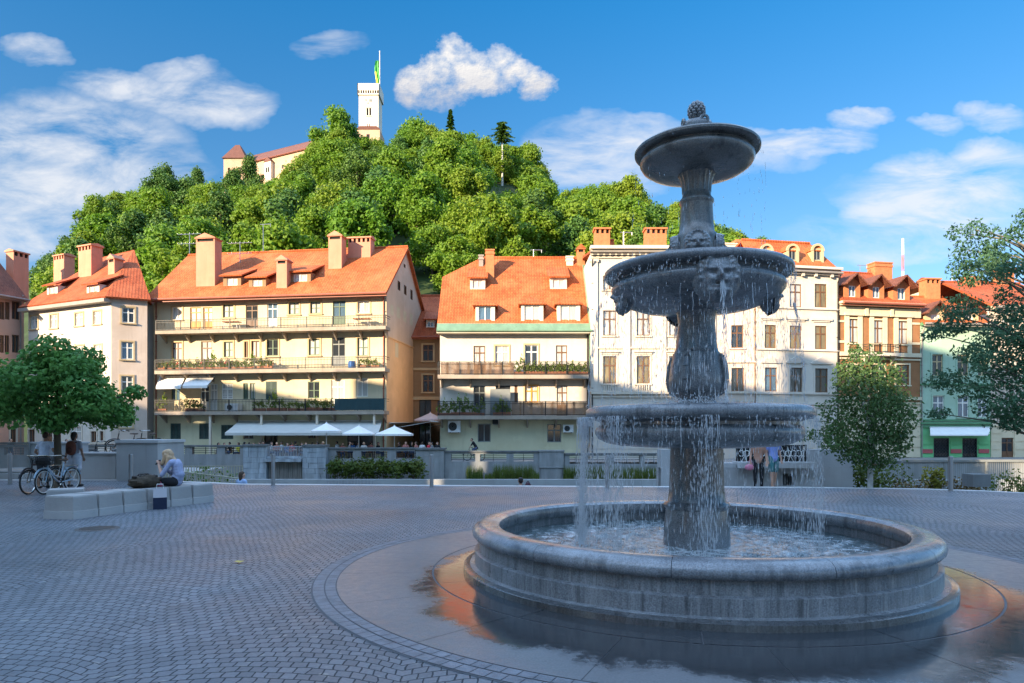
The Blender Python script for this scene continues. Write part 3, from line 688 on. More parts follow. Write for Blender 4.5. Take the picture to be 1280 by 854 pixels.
# --- white house with round dormers
h = H7 = House('mansard_house', 945.5, 57, 1048, 58.4, 'white four storey house with red mansard roof and three round dormers')
for cx in (963, 994.5, 1026): 
    o = .35*(cx-994.5)/31
    h.win(cx-7.5, 355+o, cx+7.5, 384+o, 'cross', 'curtain' if cx < 1000 else 'warm', 'wood', 'n'if 0 else None)
    h.win(cx-7.2, 407+o*2, cx+7.4, 436+o*2, 'cross', 'warm', 'wood', None); h.win(cx-7.2, 460+o*2, cx+8.4, 490+o*2, 'cross+tri', ('blue','dark','dark')[int((cx-960)/31)], 'wood', 'white')
    h.win(cx-8, 520, cx+8, 560, 'plain', 'dark', 'grey', 'trim')
zt = h.Z(337); h.wall(zt, 12, W_['white']); mb = MB()
h.band(333.5, 336.5, .5, 0, mb, ov=.1); h.band(336.6, 339.5, .25, 0, mb); h.band(341, 342.5, .1, 0, mb); h.band(384.8, 386.5, .12, 0, mb); h.band(437, 438.6, .12, 0, mb); h.band(490.8, 493, .14, 0, mb); h.band(504, 506, .14, 0, mb); h.band(508, 509.5, .1, 0, mb)
for px in (958, 978, 1002, 1018, 1038): u = h.P(px, 344)[0]; mb.box(u-.12, u+.12, -.3, -.11, h.Z(345.5), h.Z(339.6))
for cx in (963, 994.5, 1026): a, b = h.P(cx-12.5, 398)[0], h.P(cx+13.5, 398)[0]; mb.box(a, b, -.16, -.003, h.Z(400), h.Z(397)); mb.box(a+.2, b-.2, -.08, -.003, h.Z(402), h.Z(400.2))
for k in range(5): mb.box(0, h.W, -.05, -.003, h.Z(572-k*11.5), h.Z(572-k*11.5-10.4))
mb.build('moulding', [W_['white']], h.root)
h.roof(zt+.25, h.Z(303.5, 990, 2.2), 12, ov=.3, ovs=.15, hipR=1.35, mat=TILE, yr=2.2, gut='zinc')
for cx in (957.5, 990, 1021): h.dormer(cx-4.8, cx+4.8, 312.5, 325.5, 'round', 'grey', 'dark', style='plain', wallm='tan', m=.14)
h.chimney(907, 922, 303.5, 325, 'brickplain', 'trim', d=5.2); mb = MB(); pipe(h, h.W-.12, zt-.5, mat='iron')
mb = MB(); u0, z0 = h.P(921, 305, 6); u1, _ = h.P(977, 305, 6); mb.box(u0, u1, 6, 7, z0-.8, z0+.15); mb.box(u0-.1, u1+.1, 5.9, 7.1, z0+.153, z0+.4, 1); mb.build('parapet', [W_['trim'], W_['chimb']], h.roofo)

# --- brown brick house with three gabled dormers
h = H8 = House('brick_house', 1048.8, 58.5, 1150, 60, 'brown brick house with cream window surrounds and three gabled dormers')
for i, cx in enumerate((1066.5, 1097.5, 1128)):
    h.win(cx-7.5, 399+i*1.3, cx+7.5, 428.5+i*.8, 'cross', 'curtain', 'wood', 'cream'); h.win(cx-8, 456, cx+8, 481, 'cross', 'dark', 'wood', 'cream'); 
    if i < 2: h.win(cx-9, 520, cx+9, 556, 'plain', 'dark', 'grey', None)
h.win(1121, 539, 1140, 573, 'plain', 'dark', 'iron', None, name='door')
zt = h.Z(378, 1060)-.1; h.wall(zt, 12, [W_['brick'], W_['cream']], lower=h.Z(502)); mb = MB()
h.band(379.3, 382, .55, 0, mb, ov=.1); h.band(382.1, 384, .3, 0, mb); h.band(385.5, 396, .12, 0, mb); h.band(441, 446, .2, 0, mb); h.band(448, 450, .1, 0, mb); h.band(496, 500, .25, 0, mb); h.band(503, 505, .12, 0, mb, )
i = .2
while i < h.W: mb.box(i, i+.14, -.42, -.303, h.Z(384.1), h.Z(382.1)); i += .36
for cx in (1081.5, 1113): u = h.P(cx, 400)[0]; mb.box(u-.14, u+.14, -.26, -.123, h.Z(396), h.Z(387))
for cx in (1066.5, 1097.5, 1128):
    a, b = h.P(cx-12, 398)[0], h.P(cx+12, 398)[0]; mb.box(a, b, -.2, -.003, h.Z(396), h.Z(393)); 
    for e in (a+.08, b-.5): mb.box(e, e+.42, -.09, -.003, h.Z(441), h.Z(396.1))
for k in range(5): mb.box(0, h.W, -.05, -.003, h.Z(572-k*13), h.Z(572-k*13-11.8))
for px in (1052, 1144.5): u = h.P(px, 400)[0]; mb.box(u-.4, u+.4, -.07, -.003, h.Z(404.5), h.Z(402)); mb.box(u-.4, u+.4, -.07, -.003, h.Z(430), h.Z(427))
mb.build('moulding', [W_['cream']], h.root)
h.roof(zt+.45, h.Z(343, 1097, 6), 12, ov=.6, ovs=.0, mat=TILE2, gut='gut')
for x0, x1, y0, y1 in ((1060.5,1069,357,371.5),(1090.5,1099,358.5,373),(1121.5,1131,360,375)): h.dormer(x0, x1, y0, y1, 'gable', 'woodw', 'blue', style='plain', wallm='chimb', mat=TILE3, m=.45, k2=.7)
h.chimney(1094, 1115.5, 327, 343, 'brickplain', 'chimb', d=5.8); h.balcony(1087, 1127, 441, .25, 1.0, 430, .16, 1.2, mats=('trim', 'iron'))
mb = MB(); u, z = h.P(1128, 543.5, -.2); mb.box(u-.28, u+.28, -.2, -.12, z-.17, z+.17); mb.box(u-.18, u+.18, -.206, -.2, z-.06, z+.06, 1); mb.build('shop_sign', [M('sign_blue', (.03,.10,.28), .4, .05), W_['acw']], h.root)
antenna(h, 1075, 331, 346, 6, h.roofo, False)

# --- green house
h = H9 = House('green_house', 1150.3, 60, 1238, 60.5, 'mint green house with pink bands, iron window grilles and a cream awning')
for a in ((1165,443,1178.5,470,'cross','dark','tan'),(1196.5,443,1210.5,470,'cross','dark','tan'),(1222,443,1234,470,'cross','dark','tan'),(1166,494.5,1180,521.5,'cross','blue','woodw'),(1197,494.5,1211,521.5,'cross','blue','woodw'),(1222,494.5,1234,521.5,'cross','blue','woodw')): h.win(*a[:6], a[6], 'green')
for a in ((1167,548,1186.5,572.5),(1203,548,1221.5,572.5)): h.win(*a, 'grille', 'dark', 'iron', None)
zt = h.Z(406, 1194); h.wall(zt, 12, [W_['green'], W_['mint']], lower=h.Z(533)); mb = MB(); h.band(404, 408, .4, 0, mb, ov=.0); h.band(480, 482, .15, 0, mb); h.band(528, 530.5, .2, 0, mb); h.band(531.5, 534.5, .12, 0, mb); h.band(524.5, 526.5, .1, 0, mb)
mb.build('moulding', [M('paint_green_dark', (.10,.24,.12), .8, .1)], h.root)
for a, b in ((1152,1165.5),(1188,1201.5),(1223,1236)):
    mb = MB()
    for y in (551, 557, 569): mb.box(h.P(a, y)[0], h.P(b, y)[0], -.05, -.003, h.Z(y+4.6), h.Z(y))
    mb.box(h.P(a, 560)[0], h.P(b, 560)[0], -.07, -.003, h.Z(566.6), h.Z(561.5), 1)
    mb.build('rustication', [W_['mint'], M('paint_red', (.42,.10,.10), .8, .1)], h.root)
mb = MB(); mb.box(-.0, h.W, -.12, -.003, 0, h.Z(574)); mb.build('plinth', [W_['stone']], h.root)
awning(h.root, 'awning', [(h.P(1160,534)[0], -.25, h.Z(534.5)), (h.P(1236,534)[0], -.25, h.Z(534.5))], [(h.P(1163,545,-.9)[0], -.9, h.Z(543.5,None,-.9)), (h.P(1235,545,-.9)[0], -.9, h.Z(543.5,None,-.9))], 'canvasw', .1)
h.roof(zt+.4, h.Z(372, 1194, 6), 12, ov=.6, ovs=0, mat=TILE, gut='zinc'); h.dormer(1163, 1174, 393, 404, 'gable', 'woodw', 'curtain', style='plain', wallm='tan', mat=TILE3, m=.5, k2=.7)
h.chimney(1158, 1175.5, 346, 374, 'vents', 'chimb', d=5.5); pipe(h, .1, zt-.4, mat='zinc'); h.dormer(1205, 1216, 393, 404, 'gable', 'woodw', 'curtain', style='plain', wallm='tan', mat=TILE3, m=.5, k2=.7)

# --- cream house at the right edge
h = House('townhouse', 1238.4, 60.5, 1345, 61.3, 'cream house with banded ground floor at the right edge behind the tree')
for cx in (1259.5, 1290, 1320):
    h.win(cx-7, 440, cx+7, 466, 'cross', 'curtain', 'wood', 'trim'); h.win(cx-7, 492, cx+7, 520, 'cross', 'curtain', 'wood', 'trim'); h.win(cx-7, 398, cx+7, 422, 'cross', 'curtain', 'wood', 'trim')
h.win(1252, 547, 1267, 574, 'door', 'dark', 'wood', None); h.win(1283, 548, 1297, 568, 'plain', 'dark', 'wood', None)
zt = h.Z(386, 1270); h.wall(zt, 12, [W_['rose'], W_['cream']], lower=h.Z(532)); mb = MB(); h.band(383, 388, .4, 0, mb); h.band(480, 482, .12, 0, mb); h.band(530, 533, .15, 0, mb)
for k in range(4):
    z0, z1 = h.Z(572-k*10), h.Z(572-k*10-9)
    for a, b in ((0, h.P(1251,560)[0]), (h.P(1268,560)[0], h.P(1282,560)[0])): mb.box(a, b, -.05, -.003, z0, z1)
mb.build('moulding', [W_['cream']], h.root)
h.roof(zt+.4, h.Z(355, 1280, 6), 12, ov=.5, ovs=0, mat=TILE2, gut='zinc'); h.chimney(1252, 1268, 333, 358, 'vents', 'chimb', d=5.5); h.chimney(1212, 1226, 344, 360, 'vents', 'chimb', d=5.)
# pale rear wing seen over the green roof
h = House('rear_wing', 1176, 72, 1262, 72, 'pale yellow rear wing with flat roof behind the green house')
h.win(1186, 362, 1192, 372, 'plain', 'dark', 'wood', None); h.win(1216, 362, 1222, 372, 'plain', 'dark', 'wood', None)
h.wall(h.Z(356), 8, W_['cream']); h.roof(h.Z(356)+.1, h.Z(352.5, 1220, 4), 8, ov=.3, ovs=.2, mat=TILE3, gut='zinc'); antenna(h, 1190, 338, 356, 2, h.roofo, False); antenna(h, 1198, 342, 356, 2, h.roofo, False)
# ------------------------------------------------------------------ ground
def sheet(name, pts, z, mat, thick=None, uv=False):
    mb = MB()
    if thick: mb.slab([(x, y, z) for x, y in pts], thick)
    else: mb.quad([(x, y, z) for x, y in pts])
    return struct(mb.build(name, [mat], uv=uv))
# cobbles laid in segmental arcs
m, N, b, tc = newmat('cobblestones')
sx = N.n('ShaderNodeSeparateXYZ'); ob = tc.outputs['Object']
wv = N.noise(N.mapping(ob, (.35,.35,.35)), 1., 2); N.l(ob, sx.inputs[0])
X, Y = sx.outputs[0], sx.outputs[1]
Wd = 2.3
fr = N.math('SUBTRACT', N.math('FRACT', N.math('DIVIDE', N.math('ADD', X, N.math('MULTIPLY', wv, 1.6)), Wd)), .5)
arc = N.math('MULTIPLY', N.math('MULTIPLY', fr, fr), 1.15)
cb = N.n('ShaderNodeCombineXYZ'); jit = N.noise(N.mapping(ob, (5,5,5)), 1., 2)
N.l(N.math('MULTIPLY_ADD', jit, .06, X), cb.inputs[0]); N.l(N.math('ADD', N.math('ADD', Y, arc), N.math('MULTIPLY_ADD', jit, .05, N.math('MULTIPLY', wv, .5))), cb.inputs[1])
br = N.n('ShaderNodeTexBrick'); br.offset = .5; N.l(cb.outputs[0], br.inputs['Vector'])
for k, v in (('Scale',1.),('Brick Width',.105),('Row Height',.115),('Mortar Size',.0075),('Mortar Smooth',.35),('Bias',0.)): br.inputs[k].default_value = v
br.inputs['Color1'].default_value = (.118,.130,.146,1); br.inputs['Color2'].default_value = (.178,.192,.21,1); br.inputs['Mortar'].default_value = (.040,.043,.048,1)
big = N.ramp(N.noise(N.mapping(ob, (.16,.16,.16)), 1., 5, .65), [(.35, .66), (.68, 1.18)])
fine = N.ramp(N.noise(N.mapping(ob, (40,40,40)), 1., 3), [(.3, .8), (.7, 1.15)])
pale = N.ramp(N.noise(N.mapping(cb.outputs[0], (6.5,8.2,1)), 1., 1), [(.70, 0.), (.73, 1.)])
c = N.mix(N.math('MULTIPLY', pale, N.math('SUBTRACT', 1., br.outputs['Fac'])), br.outputs[0], (.30,.29,.27))
c = N.mix(1., c, big, 'MULTIPLY'); c = N.mix(1., c, fine, 'MULTIPLY'); dirt = N.ramp(N.noise(N.mapping(ob, (1.3,1.3,1)), 1., 7, .75), [(.56, 0.), (.70, .5)]); c = N.mix(dirt, c, (.06,.057,.055)); N.l(c, b.inputs['Base Color'])
N.l(N.math('MULTIPLY_ADD', br.outputs['Fac'], .45, N.ramp(N.noise(N.mapping(ob, (.5,.5,.5)), 1., 4), [(.35, .36), (.7, .55)]), clamp=True), b.inputs['Roughness']); b.inputs['Specular IOR Level'].default_value = .5
hgt = N.math('ADD', N.math('MULTIPLY', br.outputs['Fac'], -1.), N.math('MULTIPLY', N.noise(N.mapping(ob, (22,22,22)), 1., 3), .5))
N.l(N.bump(hgt, .5, .015), b.inputs['Normal']); COB = m
EDGE = [(-150,24.4),(-13.6,24.2),(-10,22.9),(gx(300,22.3),22.3),(gx(560,21.7),21.7),(gx(700,21.4),21.4),(gx(1000,21.),21.0),(gx(1150,20.4),20.4),(gx(1230,19.7),19.7),(gx(1290,18.9),18.9),(30,16.5),(150,8)]
mb = MB(); top = [(x, y, 0) for x, y in EDGE]
mb.quad([(-150,-120,0), (150,-120,0)]+[(x,y,0) for x,y in EDGE[::-1]])
struct(mb.build('plaza', [COB]))
mb = MB()                                  # pale kerb along the edge and the quay wall below it
for i in range(len(EDGE)-1):
    (x0,y0),(x1,y1) = EDGE[i], EDGE[i+1]; w = .32
    mb.slab([(x0,y0-w,.006), (x1,y1-w,.006), (x1,y1+.06,.006), (x0,y0+.06,.006)], .22)
struct(mb.build('kerb', [M('granite_pale', (.46,.45,.43), .6, .15, 3, False, .2, 40)]))
mb = MB()
for i in range(len(EDGE)-1):
    (x0,y0),(x1,y1) = EDGE[i], EDGE[i+1]; mb.quad([(x0,y0-.01,-.004), (x1,y1-.01,-.004), (x1,y1+.4,-5), (x0,y0+.4,-5)])
struct(mb.build('quay_wall', [W_['stone']], fix=False))
m, N, b, tc = newmat('river_water'); b.inputs['Base Color'].default_value = (.03,.05,.035,1); b.inputs['Roughness'].default_value = .06
N.l(N.bump(N.noise(N.mapping(tc.outputs['Object'], (.8,2.,1)), 1., 4), .25, .1), b.inputs['Normal']); RIV = m
sheet('river', [(-300,8), (300,8), (300,52), (-300,52)], -4.4, RIV)
sheet('far_street', [(-300,50.2), (300,50.2), (300,80), (-300,80)], ST-.004, M('street_paving', (.22,.21,.20), .75, .15, 1.2, False, .15, 8))
sheet('ground', [(-2500,-2500), (2500,-2500), (2500,2500), (-2500,2500)], -5.2, M('ground_earth', (.09,.10,.05), .95, .3, .05))
# planted ledge at the foot of the far wall
mb = MB(); mb.box(-140, 140, 47.6, 50.6, -5, -1.75); mb.box(-140, 140, 47.3, 47.75, -5, -1.6, 1)
struct(mb.build('bank_ledge', [M('ledge_soil', (.13,.12,.09), .95, .25, 1.5), W_['conc']]))

# ------------------------------------------------------------------ fountain
TH = math.radians(15.15); FD = 8.56; FX = FD*math.tan(TH); TB = math.radians(14.65); BX = FD*math.tan(TB)-FX
# wet dark granite, with lime streaks running down
def granite(name, col, rough, streak=.25, scol=(.42,.41,.38), lime=0., sz=7, coat=.0, blot=.35):
    m, N, b, tc = newmat(name); ob = tc.outputs['Object']
    spk = N.ramp(N.noise(N.mapping(ob, (70,70,70)), 1., 2), [(.35, .7), (.65, 1.35)])
    blt = N.ramp(N.noise(N.mapping(ob, (1.7,1.7,1.2)), 1., 5, .65), [(.3, 1-blot), (.72, 1+blot)])
    c = N.mix(1., N.mix(1., col, spk, 'MULTIPLY'), blt, 'MULTIPLY')
    st = N.noise(N.mapping(ob, (sz,sz,.3)), 1., 8, .8, .6); f = N.ramp(st, [(.50, 0.), (.70, 1.)])
    c = N.mix(N.math('MULTIPLY', f, streak), c, scol)
    st2 = N.ramp(N.noise(N.mapping(ob, (sz*1.7,sz*1.7,.8), (3,1,0)), 1., 5, .7), [(.52, 0.), (.66, 1.)])
    c = N.mix(N.math('MULTIPLY', st2, .7), c, mul(col, .25))
    if lime: c = N.mix(N.math('MULTIPLY', N.ramp(N.noise(N.mapping(ob, (sz*2.3,sz*2.3,1.2), (7,4,2)), 1., 4, .7), [(.60, 0.), (.68, 1.)]), lime), c, (.58,.56,.52))
    N.l(c, b.inputs['Base Color']); N.l(N.ramp(N.noise(N.mapping(ob, (3,3,2)), 1., 4), [(.35, rough*.6), (.7, min(1, rough*1.4))]), b.inputs['Roughness'])
    b.inputs['Specular IOR Level'].default_value = .5; b.inputs['Coat Weight'].default_value = coat; b.inputs['Coat Roughness'].default_value = .12
    N.l(N.bump(N.math('ADD', N.noise(N.mapping(ob, (26,26,14)), 1., 5, .7), N.math('MULTIPLY', st, .8)), .35, .012), b.inputs['Normal'])
    return m
GR = granite('granite_wet', (.175,.182,.19), .34, .34, (.30,.30,.29), coat=.35)  # base grey raised to brighten the fountain's shadowed stone
GRT = granite('granite_bronze', (.155,.15,.14), .36, .22, (.20,.16,.09), coat=.3, sz=4)
GB = granite('granite_wall', (.165,.172,.18), .42, .7, (.34,.345,.34), .3, 8.5, .2)
GRIM = granite('granite_rim', (.18,.188,.20), .30, .12, (.26,.26,.25), .0, 3, .4)
GBASE = granite('granite_base', (.06,.062,.064), .25, .3, (.25,.25,.24), .0, 6, .6)
fr = thing('fountain', (FX, FD, 0), 'large dark granite fountain with three stacked bowls and a round basin on the square', 'fountain')
rimw = lambda t, z: 1+.0012*math.sin(9*t+z*20)
bas = MB(); c = (BX, 0, 0)
bas.lathe([(2.42,.0),(2.42,.40),(2.64,.40),(2.645,.27),(2.69,.262),(2.70,.255),(2.70,.10),(2.76,.092),(2.76,.0)], 144, 0, c)
bas.build('basin_wall', [GB], fr, smooth=True)
rm = MB(); pr = [(2.40,.40),(2.385,.44),(2.385,.50),(2.40,.545),(2.45,.572),(2.52,.58),(2.60,.578),(2.67,.56),(2.715,.525),(2.732,.48),(2.725,.44),(2.70,.412),(2.66,.404),(2.64,.40)]
nseg = 12                                   # rim made of twelve stones with fine joints
for k in range(nseg):
    a0 = 2*PI*k/nseg+.21; a1 = 2*PI*(k+1)/nseg+.21-.0022; n = 14; vs = []; fs = []; L = len(pr)
    for i in range(n+1):
        t = a0+(a1-a0)*i/n
        for r, z in pr: vs.append((BX+r*math.cos(t), r*math.sin(t), z+.001))
    for i in range(n):
        for j in range(L-1): fs.append((i*L+j, (i+1)*L+j, (i+1)*L+j+1, i*L+j+1))
    fs += [tuple(range(L)), tuple(range(n*L, n*L+L))[::-1]]; rm.add(vs, fs)
rm.build('basin_rim', [GRIM], fr, smooth=True)
bs = MB(); bs.lathe([(2.70,.094),(2.80,.088),(2.835,.07),(2.84,.0)], 144, 0, c); bs.build('base_step', [GBASE], fr, smooth=True)
pd = MB(); pd.lathe([(.425,.05),(.41,.30),(.395,.6),(.375,.735),(.385,.745),(.405,.765),(.408,.79),(.39,.815),(.365,.825),(.352,.84),(.335,.98),(.325,1.3),(.32,1.62)], 56)
pd.build('pedestal', [GR], fr, smooth=True)
b3 = MB(); b3.lathe([(.30,1.50),(.62,1.505),(.95,1.525),(1.12,1.56),(1.22,1.61),(1.262,1.67),(1.265,1.72),(1.235,1.765),(1.20,1.785),(1.20,1.82),(1.27,1.845),(1.34,1.855),(1.375,1.88),(1.385,1.92),(1.38,1.965),(1.35,2.0),(1.30,2.012),(1.25,2.0),(1.0,1.95),(.25,1.93)], 112, wob=lambda t, z: 1+.0015*math.sin(7*t))
b3.build('lower_bowl', [GR], fr, smooth=True)
v = MB(); v.lathe([(.40,1.94),(.38,2.0),(.27,2.05),(.225,2.10),(.24,2.135),(.31,2.19),(.338,2.26),(.342,2.36),(.325,2.5),(.30,2.62),(.292,2.68),(.268,2.70),(.256,2.74),(.245,2.82),(.232,2.95),(.226,3.06),(.235,3.16),(.27,3.28)], 56)
for k in range(4):                            # carved scroll ribs at the corners of the baluster
    a = math.radians(45+90*k+10); R = Matrix.Rotation(a, 4, 'Z'); pts = [R @ Vector(p) for p in ((.27,0,2.16),(.335,0,2.22),(.362,0,2.34),(.352,0,2.5),(.325,0,2.62),(.30,0,2.66))]
    v.path(pts, [.03,.045,.05,.045,.035,.02], 7)
v.build('baluster', [GR], fr, smooth=True)
b2 = MB(); b2.lathe([(.22,3.20),(.45,3.225),(.72,3.26),(.90,3.32),(1.0,3.385),(1.055,3.455),(1.06,3.50),(1.035,3.545),(.99,3.575),(.985,3.60),(1.06,3.615),(1.11,3.622),(1.14,3.64),(1.15,3.67),(1.145,3.70),(1.12,3.722),(1.05,3.72),(.95,3.68),(.2,3.63)], 112, wob=lambda t, z: 1+.0015*math.sin(6*t+1))
b2.build('middle_bowl', [GR], fr, smooth=True)
us = MB(); us.lathe([(.285,3.62),(.28,3.72),(.262,3.86),(.252,4.1),(.246,4.17),(.218,4.2),(.207,4.32),(.195,4.54),(.2,4.555),(.212,4.575),(.212,4.6),(.198,4.62),(.178,4.64),(.172,4.70)], 48)
us.build('upper_shaft', [GRT], fr, smooth=True)
cp = MB(); cp.lathe([(.172,4.695),(.175,4.76),(.185,4.83),(.205,4.89),(.225,4.93),(.23,4.96)], 72, wob=lambda t, z: 1+.035*math.sin(18*t)); cp.build('capital', [GRT], fr, smooth=True)
b1 = MB(); b1.lathe([(.18,4.925),(.36,4.93),(.50,4.95),(.60,4.985),(.672,5.035),(.70,5.085),(.695,5.12),(.668,5.145),(.655,5.155),(.655,5.172),(.70,5.18),(.745,5.185),(.765,5.2),(.767,5.225),(.75,5.245),(.7,5.24),(.6,5.22),(.15,5.2)], 96)
b1.build('top_bowl', [GRT], fr, smooth=True)
fin = MB(); fin.lathe([(.09,5.19),(.09,5.45),(.2,5.47),(.205,5.52),(.19,5.56),(.15,5.585),(.085,5.60),(.06,5.63)], 40)
for k in range(4): 
    a = PI/2*k+.26; fin.torus((.185*math.cos(a), .185*math.sin(a), 5.55), .045, .02, 'y' if k % 2 else 'x', 14, 6)
for i in range(9):                            # pine-cone scales
    ph = -1.15+i*.3; n = max(4, int(11*math.cos(ph)))
    for j in range(n):
        t = 2*PI*(j+.5*(i % 2))/n; r = .088; fin.ball((r*math.cos(ph)*math.cos(t), r*math.cos(ph)*math.sin(t), 5.725+.105*math.sin(ph)), .03, .03, .027, 7, 5)
fin.ball((0,0,5.725), .082, .082, .1, 12, 8); fin.build('finial', [GR], fr, smooth=True)
# carved masks: a relief with brow, nose, beard and curls, wrapped outward from the bowl
def mask_mesh(w, h, seed, beard=1.):
    nx, nz = 44, 52; rs = random.Random(seed); mb = MB(); vs = []
    G = lambda x, z, cx, cz, sx_, sz_: math.exp(-((x-cx)/sx_)**2-((z-cz)/sz_)**2)
    curls = [(math.cos(a)*(.74+.1*rs.random()), .12+math.sin(a)*(.72+.12*rs.random())) for a in [PI*(i/13)*1.25-.4 for i in range(14)]]+[(math.cos(a)*.56, .2+math.sin(a)*.62) for a in [PI*i/9 for i in range(10)]]
    bcurl = [((i % 5-2)*.2+rs.uniform(-.05,.05), -.62-.14*(i//5)) for i in range(15)]
    for j in range(nz+1):
        for i in range(nx+1):
            x = -1+2*i/nx; z = -1+2*j/nz; e = x*x/.92+z*z
            d = .62*max(0, 1-e)**.5
            d += .30*G(x,z,0,-.02,.10,.17)+.16*G(x,z,0,-.13,.13,.08)+.12*(G(x,z,-.26,.17,.17,.055)+G(x,z,.26,.17,.17,.055))
            d -= .20*(G(x,z,-.25,.05,.12,.07)+G(x,z,.25,.05,.12,.07)); d += .07*(G(x,z,-.25,.04,.06,.04)+G(x,z,.25,.04,.06,.04))
            d += .10*(G(x,z,-.3,-.2,.15,.14)+G(x,z,.3,-.2,.15,.14)); d -= .22*G(x,z,0,-.36,.17,.045); d += .09*G(x,z,0,-.44,.14,.05)+.06*(G(x,z,-.16,-.27,.12,.05)+G(x,z,.16,-.27,.12,.05))
            for cx, cz in curls: d += .17*G(x,z,cx,cz,.10,.10)
            if beard:
                for cx, cz in bcurl: d += .10*beard*G(x,z,cx,cz,.09,.08)
            d = .62*max(0, 1-e)**.5+max(-.25, d-.62*max(0, 1-e)**.5)*.95; d *= max(0., min(1., (1.08-e)*5)); vs.append((x*w/2, -d*w*.5, z*h/2))
    fs = []
    for j in range(nz):
        for i in range(nx):
            a = j*(nx+1)+i; x = -1+2*(i+.5)/nx; z = -1+2*(j+.5)/nz
            if x*x/.92+z*z < 1.1: fs.append((a, a+1, a+nx+2, a+nx+1))
    mb.add(vs, fs); mb.ball((0, .02, 0), w*.46, w*.24, h*.44, 16, 10)
    return mb.mesh('mask', [GR], True)
mm = mask_mesh(.56, .60, 3); mm2 = mask_mesh(.34, .36, 5)
view = math.atan2(-FD, -FX)
for k in range(4):
    a = view+math.radians(13)+k*PI/2
    rr_ = .955 if k == 0 else .885; o = inst('carved_mask', mm, fr, (rr_*math.cos(a), rr_*math.sin(a), 3.44 if k == 0 else 3.40), a+PI/2)
    if k: o.scale = (.85,.72,.80); o.rotation_euler[0] = math.radians(-6)
    a2 = view+math.radians(3)+k*PI/2
    o = inst('carved_mask', mm2, fr, (.225*math.cos(a2), .225*math.sin(a2), 4.0), a2+PI/2)

# granite ring round the fountain: slabs with joints, wet close to the basin
m, N, b, tc = newmat('granite_slabs'); ob = tc.outputs['Object']
ln = N.n('ShaderNodeVectorMath'); ln.operation = 'LENGTH'; N.l(ob, ln.inputs[0])
nz = N.noise(N.mapping(ob, (1.1,1.1,1)), 1., 6, .7); nz2 = N.noise(N.mapping(ob, (9,9,1)), 1., 4, .7)
wet = N.ramp(N.math('ADD', N.math('ADD', N.math('MULTIPLY', ln.outputs['Value'], -.62), N.math('MULTIPLY', nz, 1.25)), N.math('MULTIPLY', nz2, .35)), [(0., 0.), (.08, 1.)]) if False else None
sep = N.n('ShaderNodeSeparateXYZ'); N.l(ob, sep.inputs[0])
q = N.math('ADD', N.math('MULTIPLY_ADD', ln.outputs['Value'], -.8, 3.04), N.math('MULTIPLY_ADD', nz, .9, -.45)); q = N.math('ADD', q, N.math('MULTIPLY_ADD', nz2, .35, -.17)); q = N.math('ADD', q, N.math('MULTIPLY', sep.outputs[1], -.16))
wet = N.ramp(q, [(.42, 0.), (.58, 1.)])
spk = N.ramp(N.noise(N.mapping(ob, (60,60,60)), 1., 2), [(.3, .8), (.7, 1.2)])
dry = N.mix(1., (.16,.157,.16), spk, 'MULTIPLY'); dry = N.mix(N.ramp(N.noise(N.mapping(ob, (.7,.7,.7)), 1., 4), [(.4, 0.), (.7, .5)]), dry, (.115,.113,.116))
c = N.mix(wet, dry, N.mix(1., (.04,.041,.043), spk, 'MULTIPLY')); N.l(c, b.inputs['Base Color'])
N.l(N.mix(wet, N.ramp(nz2, [(.3, .30), (.7, .46)]), N.ramp(nz2, [(.35, .07), (.65, .17)])), b.inputs['Roughness']); b.inputs['Specular IOR Level'].default_value = .55
N.l(N.bump(N.math('MULTIPLY', N.noise(N.mapping(ob, (30,30,30)), 1., 3), N.math('SUBTRACT', 1.15, wet)), .12, .01), b.inputs['Normal'])
SLAB = m
def ringslabs(name, r0, r1, n, z, gap, mat, off=0.):
    mb = MB(); sub = max(2, 144//n)
    for k in range(n):
        a0 = off+2*PI*k/n+gap/(r0+r1); a1 = off+2*PI*(k+1)/n-gap/(r0+r1)
        for i in range(sub):
            t0 = a0+(a1-a0)*i/sub; t1 = a0+(a1-a0)*(i+1)/sub
            mb.quad([(r0*math.cos(t0), r0*math.sin(t0), 0), (r1*math.cos(t0), r1*math.sin(t0), 0), (r1*math.cos(t1), r1*math.sin(t1), 0), (r0*math.cos(t1), r0*math.sin(t1), 0)])
    return struct(mb.build(name, [mat], loc=(FX+BX, FD, z)))
def disc(name, r, z, mat):
    mb = MB(); mb.quad([(r*math.cos(2*PI*i/144), r*math.sin(2*PI*i/144), 0) for i in range(144)]); return struct(mb.build(name, [mat], loc=(FX+BX, FD, z)))
JOINT = M('joint_dark', (.10,.102,.108), .7, .2)
disc('pavement_bed', 4.57, .004, JOINT)
ringslabs('pavement', 3.222, 4.30, 18, .009, .006, SLAB, .1); ringslabs('pavement', 2.6, 3.20, 12, .009, .008, SLAB, .3)
ringslabs('kerb_ring', 4.312, 4.42, 210, .009, .009, M('sett_dark', (.165,.17,.185), .5, .35, 6, False, .3, 30)); ringslabs('kerb_ring', 4.435, 4.55, 210, .009, .009, MATS['sett_dark'], .02)
